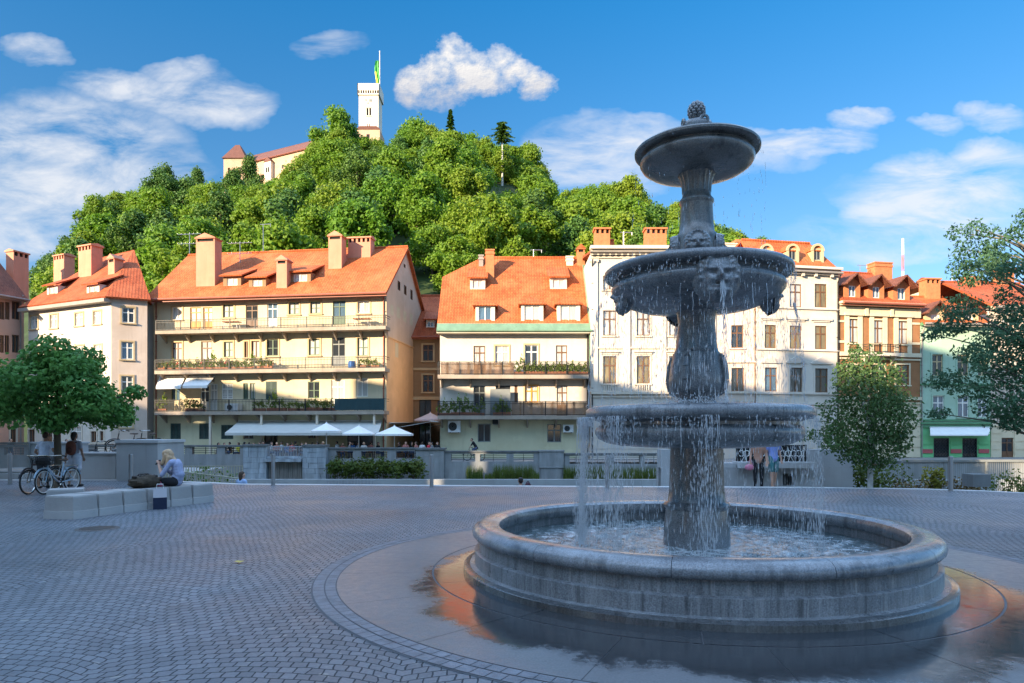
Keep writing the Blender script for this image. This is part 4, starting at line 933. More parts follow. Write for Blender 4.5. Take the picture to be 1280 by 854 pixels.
# manhole cover and a fallen leaf
def cover():
    mb = MB(); mb.lathe([(0,.012),(.28,.012),(.30,.008),(.34,.008),(.35,.002)], 32)
    for i in range(-4, 5):
        w = math.sqrt(max(0, .27**2-(i*.06)**2)); mb.box(-w, w, i*.06-.016, i*.06+.016, .012, .018)
    o = mb.build('manhole_cover', [M('iron_rust', (.10,.085,.075), .6, .3, 6, False, .3, 30)], loc=(gx(122, gY(661)), gY(661), .0)); tag(o, 'round iron manhole cover in the cobbles before the concrete seats', 'manhole cover')
cover()
mb = MB(); mb.add([(-.07,0,.012),(-.02,.035,.03),(.05,.03,.016),(.09,0,.03),(.04,-.04,.014),(-.03,-.03,.028)], [(0,1,2,3,4,5)]); o = mb.build('fallen_leaf', [M('leaf_yellow', (.55,.40,.12), .7, .2)], loc=(gx(297,gY(704)), gY(704), 0.)); tag(o, 'single yellow fallen leaf lying on the cobbles', 'leaf')

# ------------------------------------------------------------------ water
m, N, b, tc = newmat('basin_water'); ob = tc.outputs['Object']
foam = N.noise(N.mapping(ob, (6,6,1)), 1., 8, .78); ln = N.n('ShaderNodeVectorMath'); ln.operation = 'LENGTH'; N.l(ob, ln.inputs[0])
near = N.ramp(ln.outputs['Value'], [(.25, 1.), (.75, .55), (1., .0)]); near.node.color_ramp.elements[0].position = .15
mr = N.math('DIVIDE', ln.outputs['Value'], 2.4); N.l(mr, near.node.inputs[0])
f = N.ramp(N.math('ADD', foam, N.math('MULTIPLY', near, .15)), [(.53, 0.), (.74, 1.)])
b.inputs['Base Color'].default_value = (.045,.07,.075,1); b.inputs['Roughness'].default_value = .08; b.inputs['IOR'].default_value = 1.33; b.inputs['Specular IOR Level'].default_value = .6
N.l(N.mix(f, (.045,.07,.075), (.62,.66,.68)), b.inputs['Base Color']); N.l(N.mix(f, (.06,.06,.06), (.45,.45,.45)), b.inputs['Roughness'])
N.l(N.bump(N.math('ADD', N.noise(N.mapping(ob, (6,6,1)), 1., 5, .6), N.math('MULTIPLY', N.noise(N.mapping(ob, (24,24,1)), 1., 4, .6), .35)), .6, .05), b.inputs['Normal']); WAT = m
mb = MB(); n, k = 120, 40; vs = []; fs = []
for j in range(k+1):
    r = .3+(2.43-.3)*j/k
    for i in range(n):
        t = 2*PI*i/n; x, y = r*math.cos(t), r*math.sin(t); A = .013*max(.25, 1-abs(r-1.15)/1.0)
        vs.append((x, y, A*(math.sin(x*13+math.sin(y*9)*2)+math.sin(y*15+math.sin(x*11)*2)+random.uniform(-.35,.35))))
for j in range(k):
    for i in range(n): fs.append((j*n+i, j*n+(i+1) % n, (j+1)*n+(i+1) % n, (j+1)*n+i))
mb.add(vs, fs); o = mb.build('basin_water', [WAT], smooth=True, loc=(FX+BX, FD, .29)); struct(o)
m, N, b, tc = newmat('falling_water'); b.inputs['Base Color'].default_value = (.86,.90,.94,1); b.inputs['Roughness'].default_value = .12; b.inputs['IOR'].default_value = 1.33
b.inputs['Transmission Weight'].default_value = .45; b.inputs['Specular IOR Level'].default_value = .6; DROP = m
wb = MB(); rw = random.Random(21)
def drop(p, r, l, lean=(0,0)):
    a = rw.random()*2; x, y, z = p
    vs = [(x+lean[0]*l, y+lean[1]*l, z+l*.62)]+[(x+r*math.cos(a+i*2*PI/4), y+r*math.sin(a+i*2*PI/4), z) for i in range(4)]+[(x-lean[0]*l*.6, y-lean[1]*l*.6, z-l*.38)]
    wb.add(vs, [(0,1,2),(0,2,3),(0,3,4),(0,4,1),(5,2,1),(5,3,2),(5,4,3),(5,1,4)])
def curtain(r, zt, zb, n, dens, spread=.02, v0=.35, ang=None, size=(.0016,.0036), ln=(.03,.11), string=.16):
    for _ in range(n):
        a = ang() if ang else rw.random()*2*PI; out = abs(rw.gauss(0, spread)); nd = max(1, int(dens*rw.uniform(.3,1.4))); vo = v0*rw.uniform(.3,1.); tmax = math.sqrt(2*(zt-zb)/9.8)
        if rw.random() < string:                # an unbroken string of water below the lip, necking as it falls
            t1 = tmax*rw.uniform(.2,.55); pts = []; rs_ = []; w0 = rw.uniform(.002,.0045)
            for i in range(7):
                t = t1*i/6; rr = r+out+vo*t*.25; aa = a+.004*math.sin(i*1.3+a*9); pts.append((rr*math.cos(aa), rr*math.sin(aa), zt-4.9*t*t)); rs_.append(w0*(1-.10*i)*rw.uniform(.6,1.2))
            wb.path(pts, rs_, 4)
        for _ in range(nd):
            t = tmax*math.sqrt(rw.random()); z = zt-4.9*t*t; rr = r+out+vo*t*.25+rw.gauss(0,.006); L = rw.uniform(*ln)*(.3+t/tmax)
            aa = a+rw.gauss(0,.004); drop((rr*math.cos(aa), rr*math.sin(aa), z), rw.uniform(*size), min(L, max(.02, zt-z)))
vw = view
def arc_(c, s): return lambda: vw+math.radians(rw.gauss(c, s))
# from the top bowl into the middle one
curtain(.76, 5.19, 3.7, 34, 4, string=0.)
curtain(.7, 4.98, 3.7, 30, 4, .05, string=.05)
# from the middle bowl: rim drips, then sheets running off the belly
curtain(1.13, 3.63, 2.0, 190, 7); curtain(1.0, 3.36, 2.0, 170, 7, .06); curtain(.6, 3.25, 2.0, 190, 9, .2)
curtain(1.145, 3.62, 3.5, 420, 2, .004, .1, None, (.002,.004), (.02,.05), 0.)
# mask spout
for k in range(4):
    a = view+math.radians(13)+k*PI/2
    for _ in range(150):
        t = rw.random()*.5; z = 3.30-.3*t-4.9*t*t; rr = 1.19+.35*t+rw.gauss(0,.012); aa = a+rw.gauss(0,.012)
        if z > 2.0: drop((rr*math.cos(aa), rr*math.sin(aa), z), rw.uniform(.002,.006), rw.uniform(.05,.13))
# from the lower bowl into the basin, heaviest on the left
curtain(1.37, 1.87, .3, 220, 9); curtain(1.2, 1.6, .3, 180, 8, .08)
curtain(1.385, 1.88, .3, 210, 15, .05, .5, arc_(-73, 11), string=.5); curtain(1.385, 1.88, .3, 120, 10, .03, .5, arc_(-38, 5)); curtain(1.385, 1.88, .3, 100, 9, .02, .5, arc_(60, 18)); curtain(1.385, 1.88, .3, 90, 10, .02, .4, arc_(4, 3))
curtain(1.38, 1.87, 1.75, 500, 2, .004, .1, None, (.002,.004), (.02,.05), 0.)
# splashing on the lower bowl and at the foot of the column
for _ in range(900):
    a = rw.random()*2*PI; r = .3+abs(rw.gauss(0,.16)); drop((r*math.cos(a), r*math.sin(a), 1.98+abs(rw.gauss(0,.05))+max(0,.10-(r-.3)*.4)), rw.uniform(.004,.011), rw.uniform(.01,.03))
for _ in range(700):
    a = rw.random()*2*PI; r = 1.0+rw.random()*.38; drop((r*math.cos(a), r*math.sin(a), 2.0+abs(rw.gauss(0,.018))), rw.uniform(.003,.007), rw.uniform(.008,.02))
for _ in range(1500):
    a = rw.random()*2*PI; r = abs(rw.gauss(1.3,.28)); drop((r*math.cos(a), r*math.sin(a), .30+abs(rw.gauss(0,.045))), rw.uniform(.004,.010), rw.uniform(.01,.035))
o = wb.build('falling_water', [DROP], loc=(FX, FD, 0), fix=False); stuff(o)
# ------------------------------------------------------------------ foliage
def leaves(lobes, n, size, seed, aspect=.6, flat=.35, hang=0., shell=.55, fold=.25, jit=.12):
    """n separate leaf faces spread through lobes (x,y,z,rx,ry,rz); returns numpy verts/faces as one mesh-builder"""
    r = np.random.default_rng(seed); L = np.array(lobes, float); wts = (L[:,3]*L[:,4]+L[:,4]*L[:,5]+L[:,3]*L[:,5]); wts /= wts.sum()
    k = r.choice(len(L), n, p=wts); d = r.normal(size=(n,3)); d /= np.linalg.norm(d, axis=1)[:,None]
    rad = shell+(1.05-shell)*np.sqrt(r.random(n)); rad *= 1+jit*r.normal(size=n)
    P = L[k,:3]+d*L[k,3:6]*rad[:,None]
    nr = d*.8+r.normal(size=(n,3))*.55; nr[:,2] += flat; nr /= np.linalg.norm(nr, axis=1)[:,None]
    t = r.normal(size=(n,3)); t[:,2] -= hang; t -= nr*(t*nr).sum(1)[:,None]; t /= np.linalg.norm(t, axis=1)[:,None]+1e-9; bt = np.cross(nr, t)
    s = size*(.6+.8*r.random(n))[:,None]
    V = np.stack([P-t*s*.5, P+bt*s*aspect*.5-nr*s*fold*.5, P+t*s*.5, P-bt*s*aspect*.5-nr*s*fold*.5], 1).reshape(-1,3)
    mb = MB(); mb.v = [tuple(x) for x in V]; mb.f = [(4*i,4*i+1,4*i+2) for i in range(n)]+[(4*i,4*i+2,4*i+3) for i in range(n)]; mb.m = [0]*(2*n)
    return mb
LF1 = leafmat('leaves_hill', ((.062,.16,.012),(.15,.285,.02),(.22,.27,.02)), .36, .7)  # greens brightened and yellowed beyond real leaves to paint in the sunlit hillside
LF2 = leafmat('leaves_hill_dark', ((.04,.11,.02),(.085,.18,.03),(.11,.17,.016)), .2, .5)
LFN = leafmat('leaves_plane', ((.05,.16,.035),(.15,.33,.07),(.06,.13,.02)), .3, .0)
LFB = leafmat('leaves_birch', ((.045,.10,.03),(.10,.165,.05),(.09,.12,.02)), .3, .0)
LFR = leafmat('leaves_ash', ((.035,.10,.05),(.085,.17,.08),(.05,.09,.02)), .3, .0)
LFH = leafmat('leaves_hedge', ((.045,.085,.012),(.115,.145,.020),(.11,.13,.02)), .25, .4)
LFY = leafmat('leaves_yellowish', ((.14,.15,.02),(.24,.21,.03),(.2,.2,.02)), .3, .2)
LFP = leafmat('leaves_balcony', ((.09,.18,.025),(.22,.30,.04),(.2,.22,.03)), .3, .6)
BARK = M('bark_brown', (.10,.075,.05), .9, .3, 3, True, .6, 20); BARKG = M('bark_grey', (.16,.14,.10), .9, .3, 3, True, .5, 20); BARKB = M('bark_birch', (.48,.46,.42), .8, .4, 3, False, .3, 20)

# ------------------------------------------------------------------ castle hill
CREST = [(-600,30),(-330,30),(-230,34),(-190,44),(-159,58),(-146,68),(-128,78),(-101,84),(-86,88),(-73,96),(-50,99),(-22,99),(0,97),(8,90),(16,81),(30,76),(45,73),(59,70),(75,64),(87,57),(100,50),(120,42),(160,34),(300,30),(600,30)]
def crest(x):
    for (a,za),(b,zb) in zip(CREST, CREST[1:]):
        if a <= x <= b: t = (x-a)/(b-a); return za+(zb-za)*(t*t*(3-2*t))
    return 30
def hill_z(x, y):
    t = max(0., min(1., (y-84)/(238-84))); t = t**.92
    xs = x*(.55+.45*238/238)
    z = crest(x*238/max(y,140)*1. if y < 238 else x)*t
    if y > 255: z -= (y-255)*.35
    return max(z-.5, -1.)
mb = MB(); nx, ny = 90, 36; xs = [-420+840*i/nx for i in range(nx+1)]; ys = [79+ (420-79)*(j/ny) for j in range(ny+1)]
mb.add([(x, y, hill_z(x, y)+random.uniform(-.6,.6)*(y > 90)) for y in ys for x in xs], [(j*(nx+1)+i, j*(nx+1)+i+1, (j+1)*(nx+1)+i+1, (j+1)*(nx+1)+i) for j in range(ny) for i in range(nx)])
struct(mb.build('hill', [M('hill_floor', (.030,.050,.012), .95, .4, .15, False, .5, 1)], smooth=True))
def broadleaf(seed, H=13., Rr=6., n=3000, size=.8, cols=None, tall=1.):
    rs = random.Random(seed); lobes = []
    for i in range(26):
        a = rs.random()*2*PI; zz = rs.uniform(.30,.98); w = math.sin(PI*min(1, (zz-.18)/.84)**.8); q = Rr*w*rs.uniform(.4,.95)
        s = Rr*rs.uniform(.14,.38); lobes.append((q*math.cos(a), q*math.sin(a), H*zz-s*.3, s, s, s*.85*tall))
    lobes.append((0,0,H*.55,Rr*.5,Rr*.5,H*.32))
    cr = leaves(lobes, n, size, seed, .75, .3, 0, .5, .25, .22)
    tr = MB(); tr.path([(0,0,-1.5),(.1,0,H*.3),(-.1,.1,H*.55),(0,0,H*.85)], [.32,.26,.18,.06], 6)
    for l in lobes[:8]: tr.path([(0,0,H*.32),(l[0]*.5,l[1]*.5,H*.25+l[2]*.4),(l[0],l[1],l[2])], [.15,.09,.04], 4)
    return cr, tr
def conifer(seed, H=17., Rr=3.2, n=2600, size=.65, bare=0.):
    rs = np.random.default_rng(seed); P = []; mb = MB(); z0 = H*(.1+bare)
    k = 0
    levels = 26 if not bare else 9
    for i in range(levels):
        f = i/(levels-1); z = z0+(H-z0)*f; R0 = Rr*((1-f)**.85)+.15 if not bare else Rr*(.65+.5*math.sin(PI*f))*rs.uniform(.6,1.1)
        nb = max(4, int(9*(1-f)+3))
        for j in range(nb):
            a = 2*PI*j/nb+rs.random(); L = R0*rs.uniform(.65,1.1); m = max(3, int(n/levels/nb))
            for q in range(m):
                t = (q+rs.random())/m; p = Vector((L*t*math.cos(a), L*t*math.sin(a), z-L*t*.28+.1*rs.normal())); s = size*(.5+.7*(1-t))
                w = Vector((-math.sin(a), math.cos(a), 0)); d = Vector((math.cos(a), math.sin(a), -.3+.4*rs.normal())).normalized()
                w = (w+Vector((0,0,rs.normal()*.5))).normalized()
                o = len(mb.v); mb.v += [tuple(p-d*s*.5), tuple(p+w*s*.45-Vector((0,0,s*.15))), tuple(p+d*s*.6), tuple(p-w*s*.45-Vector((0,0,s*.15)))]
                mb.f += [(o,o+1,o+2),(o,o+2,o+3)]; mb.m += [0,0]
    tr = MB(); tr.path([(0,0,-1.5),(0,0,H*.5),(0,0,H*.97)], [.34,.24,.04], 7)
    return mb, tr
def tree_proto(name, parts, leaf, bark, label, group, loc):
    t = thing(name, loc, label, 'tree', 0, group); parts[0].build('crown', [leaf], t, fix=False); parts[1].build('trunk', [bark], t, smooth=True); return t
PROT = []
def ground_at(px, py, y): return gx(px, y), y
GRP = 'broadleaf trees on the castle hill'; LBL = 'round leafy tree in the dense sunlit wood on the castle hill'
GRP2 = 'dark trees on the castle hill'; LBL2 = 'darker green leafy tree in the shaded parts of the castle hill wood'
spots = []
rt = random.Random(11); step = 12.6
SKYL = [(0,330),(75,314),(100,288),(120,262),(160,240),(200,216),(245,226),(280,224),(300,222),(330,222),(355,222),(384,208),(392,172),(415,158),(436,168),(446,180),(477,180),(486,164),(520,158),(560,162),(600,172),(640,180),(680,214),(695,240),(740,228),(790,230),(806,252),(850,254),(905,280),(940,304),(1000,308),(1050,328),(1130,328)]
def skyl(px):
    for (a,za),(b,zb) in zip(SKYL, SKYL[1:]):
        if a <= px <= b: return za+(zb-za)*(px-a)/(b-a)
    return 330
y = 96.
while y < 246:
    x = -215.; row = int(y/9) % 2
    while x < 150:
        X = x+rt.uniform(-4,4)+row*5; Yy = y+rt.uniform(-4,4); z = hill_z(X, Yy); px = 640+F*X/Yy; py = HY-F*(z-EYE)/Yy; top = HY-F*(z+13-EYE)/Yy
        vis = (60 < px < 1130) and py < 420
        # hidden behind the row of houses?
        sky = 392 if px < 192 else (330 if px < 510 else (400 if px < 545 else (345 if px < 738 else (318 if px < 912 else 322))))
        if vis and top < sky-4 and z > 4 and not (Yy > 225 and crest(X) < 40): spots.append((X, Yy, z, px, py))
        x += step
    y += step*.82
# keep the castle walls and tower clear
def clear_of_castle(X, Y): return not (226 < Y < 262 and (-104 < X < -72 or -62 < X < -40))
spots = [s for s in spots if clear_of_castle(s[0], s[1])]
rt.shuffle(spots); spots.sort(key=lambda s: s[1])
if len(spots) > 228: spots = sorted(rt.sample(spots, 228), key=lambda s: s[1])
print('hill trees', len(spots))
protos = [broadleaf(s, 13.+rt.uniform(-1.5,1.5), 5.9+rt.uniform(-.7,1.), 6500, .58) for s in (1,2,3,4,5)]
darks = [broadleaf(s, 13.5, 5.4, 5200, .58, tall=1.15) for s in (11,12)]
base = []; dbase = []
for i, (X, Yy, z, px, py) in enumerate(spots):
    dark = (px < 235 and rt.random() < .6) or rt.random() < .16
    sc = rt.uniform(.85,1.3); sc = (sc*rt.uniform(.9,1.15), sc*rt.uniform(.9,1.15), sc*rt.uniform(.9,1.12)); rz = rt.random()*6.28
    hh = 14.5*sc[2]; need = gz(skyl(px)+rt.uniform(0,9), Yy); 
    if z-.6+hh > need:
        dz = z-.6+hh-need; k_ = max(.5, 1-dz/hh); sc = (sc[0]*max(.7,k_), sc[1]*max(.7,k_), sc[2]*k_); z = min(z, need-14.5*sc[2]+.6)
    if abs(px-628) < 24 and Yy < 196:
        need = min(gz(240, Yy), z-.6+hh); sc = (sc[0]*.8, sc[1]*.8, min(sc[2], max(.45, (need-z+.6)/14.5))); z = min(z, need-14.5*sc[2]+.6)
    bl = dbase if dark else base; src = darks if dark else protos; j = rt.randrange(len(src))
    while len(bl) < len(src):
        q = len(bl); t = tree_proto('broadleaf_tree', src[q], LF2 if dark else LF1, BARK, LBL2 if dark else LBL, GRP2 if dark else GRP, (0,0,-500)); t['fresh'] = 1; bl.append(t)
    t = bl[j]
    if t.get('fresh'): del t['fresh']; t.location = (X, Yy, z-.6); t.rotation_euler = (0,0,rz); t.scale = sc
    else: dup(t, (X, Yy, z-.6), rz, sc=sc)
def hilltree(t, px, ytop, Y, h, label, sc=(1,1,1), rz=0., name=None):
    """one tree that stands out on the skyline: top at the given pixel height"""
    zt = gz(ytop, Y); H = h*sc[2]; o = dup(t, (gx(px, Y), Y, zt-H), rz, label, sc=sc); 
    if 'group' in o: del o['group']
    return o
hilltree(base[0], 420, 143, 226, 12.6, 'tall round tree on the hilltop directly left of the white castle tower', (1.55,1.5,1.75), .4)
hilltree(base[1], 382, 192, 218, 12.6, 'leafy tree in front of the right end of the castle wing', (1.0,1.0,1.1), 1.4)
hilltree(base[2], 517, 152, 228, 12.6, 'broad bright tree on the hilltop directly right of the castle tower', (1.6,1.5,1.75), 2.)
hilltree(base[3], 588, 170, 226, 12.6, 'leafy hilltop tree between the spruce and the bare trunked pine', (1.15,1.2,1.4), 3.)
hilltree(base[4], 662, 190, 222, 12.6, 'rounded tree right of the bare trunked pine where the hilltop drops', (1.3,1.2,1.4), 1.)
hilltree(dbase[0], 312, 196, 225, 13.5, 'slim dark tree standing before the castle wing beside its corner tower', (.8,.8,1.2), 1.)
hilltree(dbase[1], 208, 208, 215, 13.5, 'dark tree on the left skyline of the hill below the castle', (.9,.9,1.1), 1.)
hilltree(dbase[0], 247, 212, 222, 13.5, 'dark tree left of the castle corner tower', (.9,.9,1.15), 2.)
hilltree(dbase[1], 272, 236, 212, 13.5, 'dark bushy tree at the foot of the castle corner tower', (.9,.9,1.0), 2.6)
hilltree(base[1], 345, 238, 214, 12.6, 'bright bush like tree below the castle wing', (.9,.9,.8), .6)
for i_, (px_, yt_, Y_, k_) in enumerate(((290,214,206,.8),(322,226,208,.85),(358,214,212,.8),(338,232,200,.9),(300,236,200,.95),(370,222,203,.95),(395,196,210,1.),(275,232,203,.9),(405,214,205,1.),(432,190,214,1.),(455,172,226,.9),(470,170,228,.9),(443,168,226,.8))):
    dup((base if i_ % 3 else dbase)[i_ % 2], (gx(px_,Y_), Y_, gz(yt_,Y_)-13.5*k_), i_*1.1, sc=(k_,k_,k_))
px_ = 84.; ii = 0
while px_ < 985:
    if not 268 < px_ < 500 or 405 < px_ < 440:
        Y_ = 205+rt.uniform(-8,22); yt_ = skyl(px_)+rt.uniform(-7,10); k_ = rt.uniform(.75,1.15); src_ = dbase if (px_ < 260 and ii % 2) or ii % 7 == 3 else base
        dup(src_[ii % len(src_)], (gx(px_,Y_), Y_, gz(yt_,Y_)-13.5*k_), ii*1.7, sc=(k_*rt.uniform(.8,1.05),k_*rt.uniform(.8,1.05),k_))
    px_ += rt.uniform(13,19); ii += 1
hilltree(base[3], 118, 246, 190, 12.6, 'leafy tree where the hill meets the sky far left', (.9,.9,1.0), .6)
cf = conifer(3); sp = tree_proto('spruce_tree', cf, LF2, BARK, 'pointed dark spruce rising above the hilltop wood', None, (0,0,0)); Yq = 228; sp.location = (gx(563, Yq), Yq, gz(139, Yq)-17*1.35); sp.scale = (1.9,1.9,1.35)
pn = conifer(5, 19.5, 3.9, 1700, .8, .66); pt = tree_proto('pine_tree', pn, LF2, BARKB, 'tall pine with a long bare trunk on the hilltop', None, (0,0,0)); Yq = 197; pt.location = (gx(628, Yq), Yq, gz(153.5, Yq)-19.5*1.05); pt.scale = (1.,1.,1.05)
# ------------------------------------------------------------------ castle
CW = M('castle_wall', (.50,.34,.235), .9, .15, .5, True, .2, 3); CT = M('castle_tower', (.70,.645,.56), .85, .1, .5, True, .3, 2); CR = M('castle_roof', (.14,.06,.045), .85, .15, .6)
Yt = 250.; x0, x1 = gx(447.5, Yt), gx(474, Yt); w = x1-x0; z0 = gz(186, Yt); H = gz(105, Yt)-z0
t = thing('castle_tower', (x0, Yt, z0), 'white square castle lookout tower with battlement slits and clock on the hilltop', 'tower')
mb = MB(); zt = H*.80; Lz = lambda py: gz(py, Yt)-z0
tw = [(w*.40,w*.49,Lz(144.5),Lz(135)), (w*.53,w*.62,Lz(144.5),Lz(135)), (w*.43,w*.475,Lz(158.5),Lz(155)), (w*.525,w*.57,Lz(158.5),Lz(155))]
wall_open(mb, .3, w-.3, 0, Lz(119), tw, dep=.6); mb.quad([(w-.3,0,0), (w-.3,w-.6,0), (w-.3,w-.6,Lz(119)), (w-.3,0,Lz(119))]); mb.quad([(.3,0,0), (.3,0,Lz(119)), (.3,w-.6,Lz(119)), (.3,w-.6,0)]); mb.quad([(.3,w-.6,0), (.3,w-.6,Lz(119)), (w-.3,w-.6,Lz(119)), (w-.3,w-.6,0)])
for a in tw: mb.quad([(a[0],.6,a[2]), (a[1],.6,a[2]), (a[1],.6,a[3]), (a[0],.6,a[3])], 1)
mb.build('wall', [CT, W_['dark']], t, fix=False)
mb = MB(); sl = []; n = 9
for i in range(n): c = w*(i+.5)/n; sl.append((c-.28, c+.28, Lz(117.5), Lz(113.5)))
zc0, zc1 = Lz(119), Lz(105)
wall_open(mb, -.15, w+.15, zc0, zc1, sl, y=-.45, dep=.5); 
for a in sl: mb.quad([(a[0],.05,a[2]), (a[1],.05,a[2]), (a[1],.05,a[3]), (a[0],.05,a[3])], 1)
mb.box(-.15, .1, -.45, w, zc0, zc1); mb.box(w-.1, w+.15, -.45, w, zc0, zc1); mb.box(.1, w-.1, w-.3, w, zc0, zc1); mb.box(.1, w-.1, -.2, w-.3, zc1-1.6, zc1-1.2); mb.quad([(-.15,-.45,zc0), (w+.15,-.45,zc0), (w+.15,w,zc0), (-.15,w,zc0)])
mb.build('battlement', [CT, W_['dark']], t, fix=False)
mb = MB(); cz = Lz(127); cx = w*.5
mb.box(cx-1.35, cx-.55, -.06, -.004, cz+.3, cz+.8); mb.box(cx+.2, cx+1.3, -.06, -.004, cz-.1, cz+.9); mb.box(cx-.5, cx+.1, -.06, -.004, cz-.9, cz-.3); mb.build('clock', [W_['grey']], t)
mb = MB(); a = (tw[0][0], tw[1][1], tw[0][2], tw[0][3]); mb.extr([(a[0]-.25, a[3])]+[(a[0]-.25+(a[1]-a[0]+.5)*i/8, a[3]+1.0*math.sin(PI*i/8)) for i in range(9)]+[(a[1]+.25, a[3])], 'y', -.18, -.004); mb.box(a[0]-.3, a[1]+.3, -.2, -.004, a[2]-.3, a[2]-.03); mb.build('window_arch', [W_['trim']], t)
mb = MB(); mb.box(-.6, w+.4, -.7, w+.2, -22, Lz(163)); mb.extr([(-.75, Lz(163)), (w+.6, Lz(163)), (w*.9, Lz(159)), (w*.1, Lz(159))], 'y', -.9, -.71, 1); mb.box(w*.42, w*.56, -.76, -.703, Lz(174), Lz(169), 2); mb.build('tower_base', [CW, CR, W_['dark']], t)
fl = thing('flagpole', (gx(473.2, Yt-2), Yt+.2, gz(106, Yt)-1.3), 'white flagpole with a limp green and yellow flag on the castle tower', 'flag'); ph = gz(64.5, Yt)-gz(106, Yt)+1.3
mb = MB(); mb.tube((0,0,0), (0,0,ph), .22, .14, 8); mb.ball((0,0,ph+.12), .25, n=8, k=6); mb.build('pole', [W_['acw']], fl)
mb = MB(); n, k = 6, 14; za = ph-3.2
V = [(-(2.3*(i/n)*(1-.55*j/k)*(.55+.45*math.sin(min(1,j/k*1.6)*PI*.6)))-.14, .35*math.sin(i*1.7+j*.5), za-j*.68) for j in range(k+1) for i in range(n+1)]
o = len(mb.v); mb.v += V
for j in range(k):
    for i in range(n): a = j*(n+1)+i; mb.f.append((a,a+1,a+n+2,a+n+1)); mb.m.append(0 if i < 3 or j < 6 else 1)
mb.build('flag', [M('flag_green', (.10,.42,.10), .8, .05), M('flag_yellow', (.70,.66,.10), .8, .05)], fl, fix=False)
# castle wing: long eaves running towards us, corner tower with a hipped roof, oriel
h = House('castle_wing', 300, 252, 392, 236, 'long castle wing with brown roof and small oriel on the hilltop left of the tower', zb=62., cat='castle')
h.zb = 62.
for px in (331, 337): pass
h.win(332.5, 211, 335.5, 217, 'plain+n', 'dark', 'wood', None); h.win(352, 206, 354.5, 211, 'plain+n', 'dark', 'wood', None); h.win(363, 203, 365.5, 208, 'plain+n', 'dark', 'wood', None); h.win(345, 222, 347, 226, 'plain+n', 'dark', 'wood', None)
ze = h.Z(201, 322); h.wall(ze, 12, CW); h.roof(ze+.4, h.Z(191.5, 330, 6), 12, ov=.6, ovs=.1, mat=CR, gut='gut')
mb = MB(); u, z = h.P(335, 222, -1.2); mb.box(u-1.6, u+1.6, -1.4, -.01, z, z+5.6); mb.extr([(u-1.9, z+5.6), (u+1.9, z+5.6), (u, z+7.4)], 'y', -1.6, -.01, 1); mb.extr([(-1.4, z), (-.01, z), (-.01, z-2.4)], 'x', u-1.5, u+1.5)
for e in (-.5, .5): mb.box(u+e-.35, u+e+.35, -1.45, -1.403, z+1.8, z+3.6, 2)
mb.build('oriel', [CT, CR, W_['dark']], h.root)
Yc = 246.; xc0, xc1 = gx(279.5, Yc), gx(306, Yc); zc = gz(198, Yc); wz = xc1-xc0
t = thing('castle_corner_tower', (xc0, Yc, 62.), 'round shouldered castle corner tower with brown pyramid roof at the left end of the castle', 'tower')
mb = MB(); wall_open(mb, 0, wz, 0, zc-62, [(wz*.2, wz*.3, zc-62-6, zc-62-3.4), (wz*.6, wz*.7, zc-62-6, zc-62-3.4)], dep=.5)
for x in (0, wz): mb.quad([(x,0,0), (x,wz,0), (x,wz,zc-62), (x,0,zc-62)])
mb.quad([(0,wz,0), (wz,wz,0), (wz,wz,zc-62), (0,wz,zc-62)]); mb.box(.2, wz-.2, .5, .6, 10, zc-62-1, 1); mb.build('wall', [CW, W_['dark']], t, fix=False)
mb = MB(); zz = zc-62; ap = gz(182.5, Yc+wz/2)-62
for a, b in (((-.5,-.5),(wz+.5,-.5)), ((wz+.5,-.5),(wz+.5,wz+.5)), ((wz+.5,wz+.5),(-.5,wz+.5)), ((-.5,wz+.5),(-.5,-.5))):
    ca = ((a[0]-wz/2)*.18+wz/2, (a[1]-wz/2)*.18+wz/2); cb_ = ((b[0]-wz/2)*.18+wz/2, (b[1]-wz/2)*.18+wz/2); mb.slab([(*a,zz), (*b,zz), (*cb_,ap), (*ca,ap)], .3)
mb.box(wz*.41, wz*.59, wz*.41, wz*.59, ap-.5, ap-.02); mb.build('roof', [CR], t, uv=True)
# radio mast far behind
t = thing('radio_mast', (gx(1128.5, 290), 290, 0), 'thin red and white lattice radio mast above the green roof', 'mast'); zt = gz(298, 290); mb = MB(); n = 12
for i in range(n):
    za, zb_ = zt*i/n, zt*(i+1)/n
    r0, r1 = 1.0*(1-i/n*.6), 1.0*(1-(i+1)/n*.6); q = [(math.cos(2*PI*k/3), math.sin(2*PI*k/3)) for k in range(3)]
    for k in range(3):
        a, b = q[k], q[(k+1)%3]; mb.tube((a[0]*r0,a[1]*r0,za), (a[0]*r1,a[1]*r1,zb_), .09, .09, 4, i % 2); mb.tube((a[0]*r0,a[1]*r0,za), (b[0]*r1,b[1]*r1,zb_), .05, .05, 4, i % 2)
mb.build('lattice', [M('mast_red', (.55,.12,.08), .6, .05), W_['acw']], t)

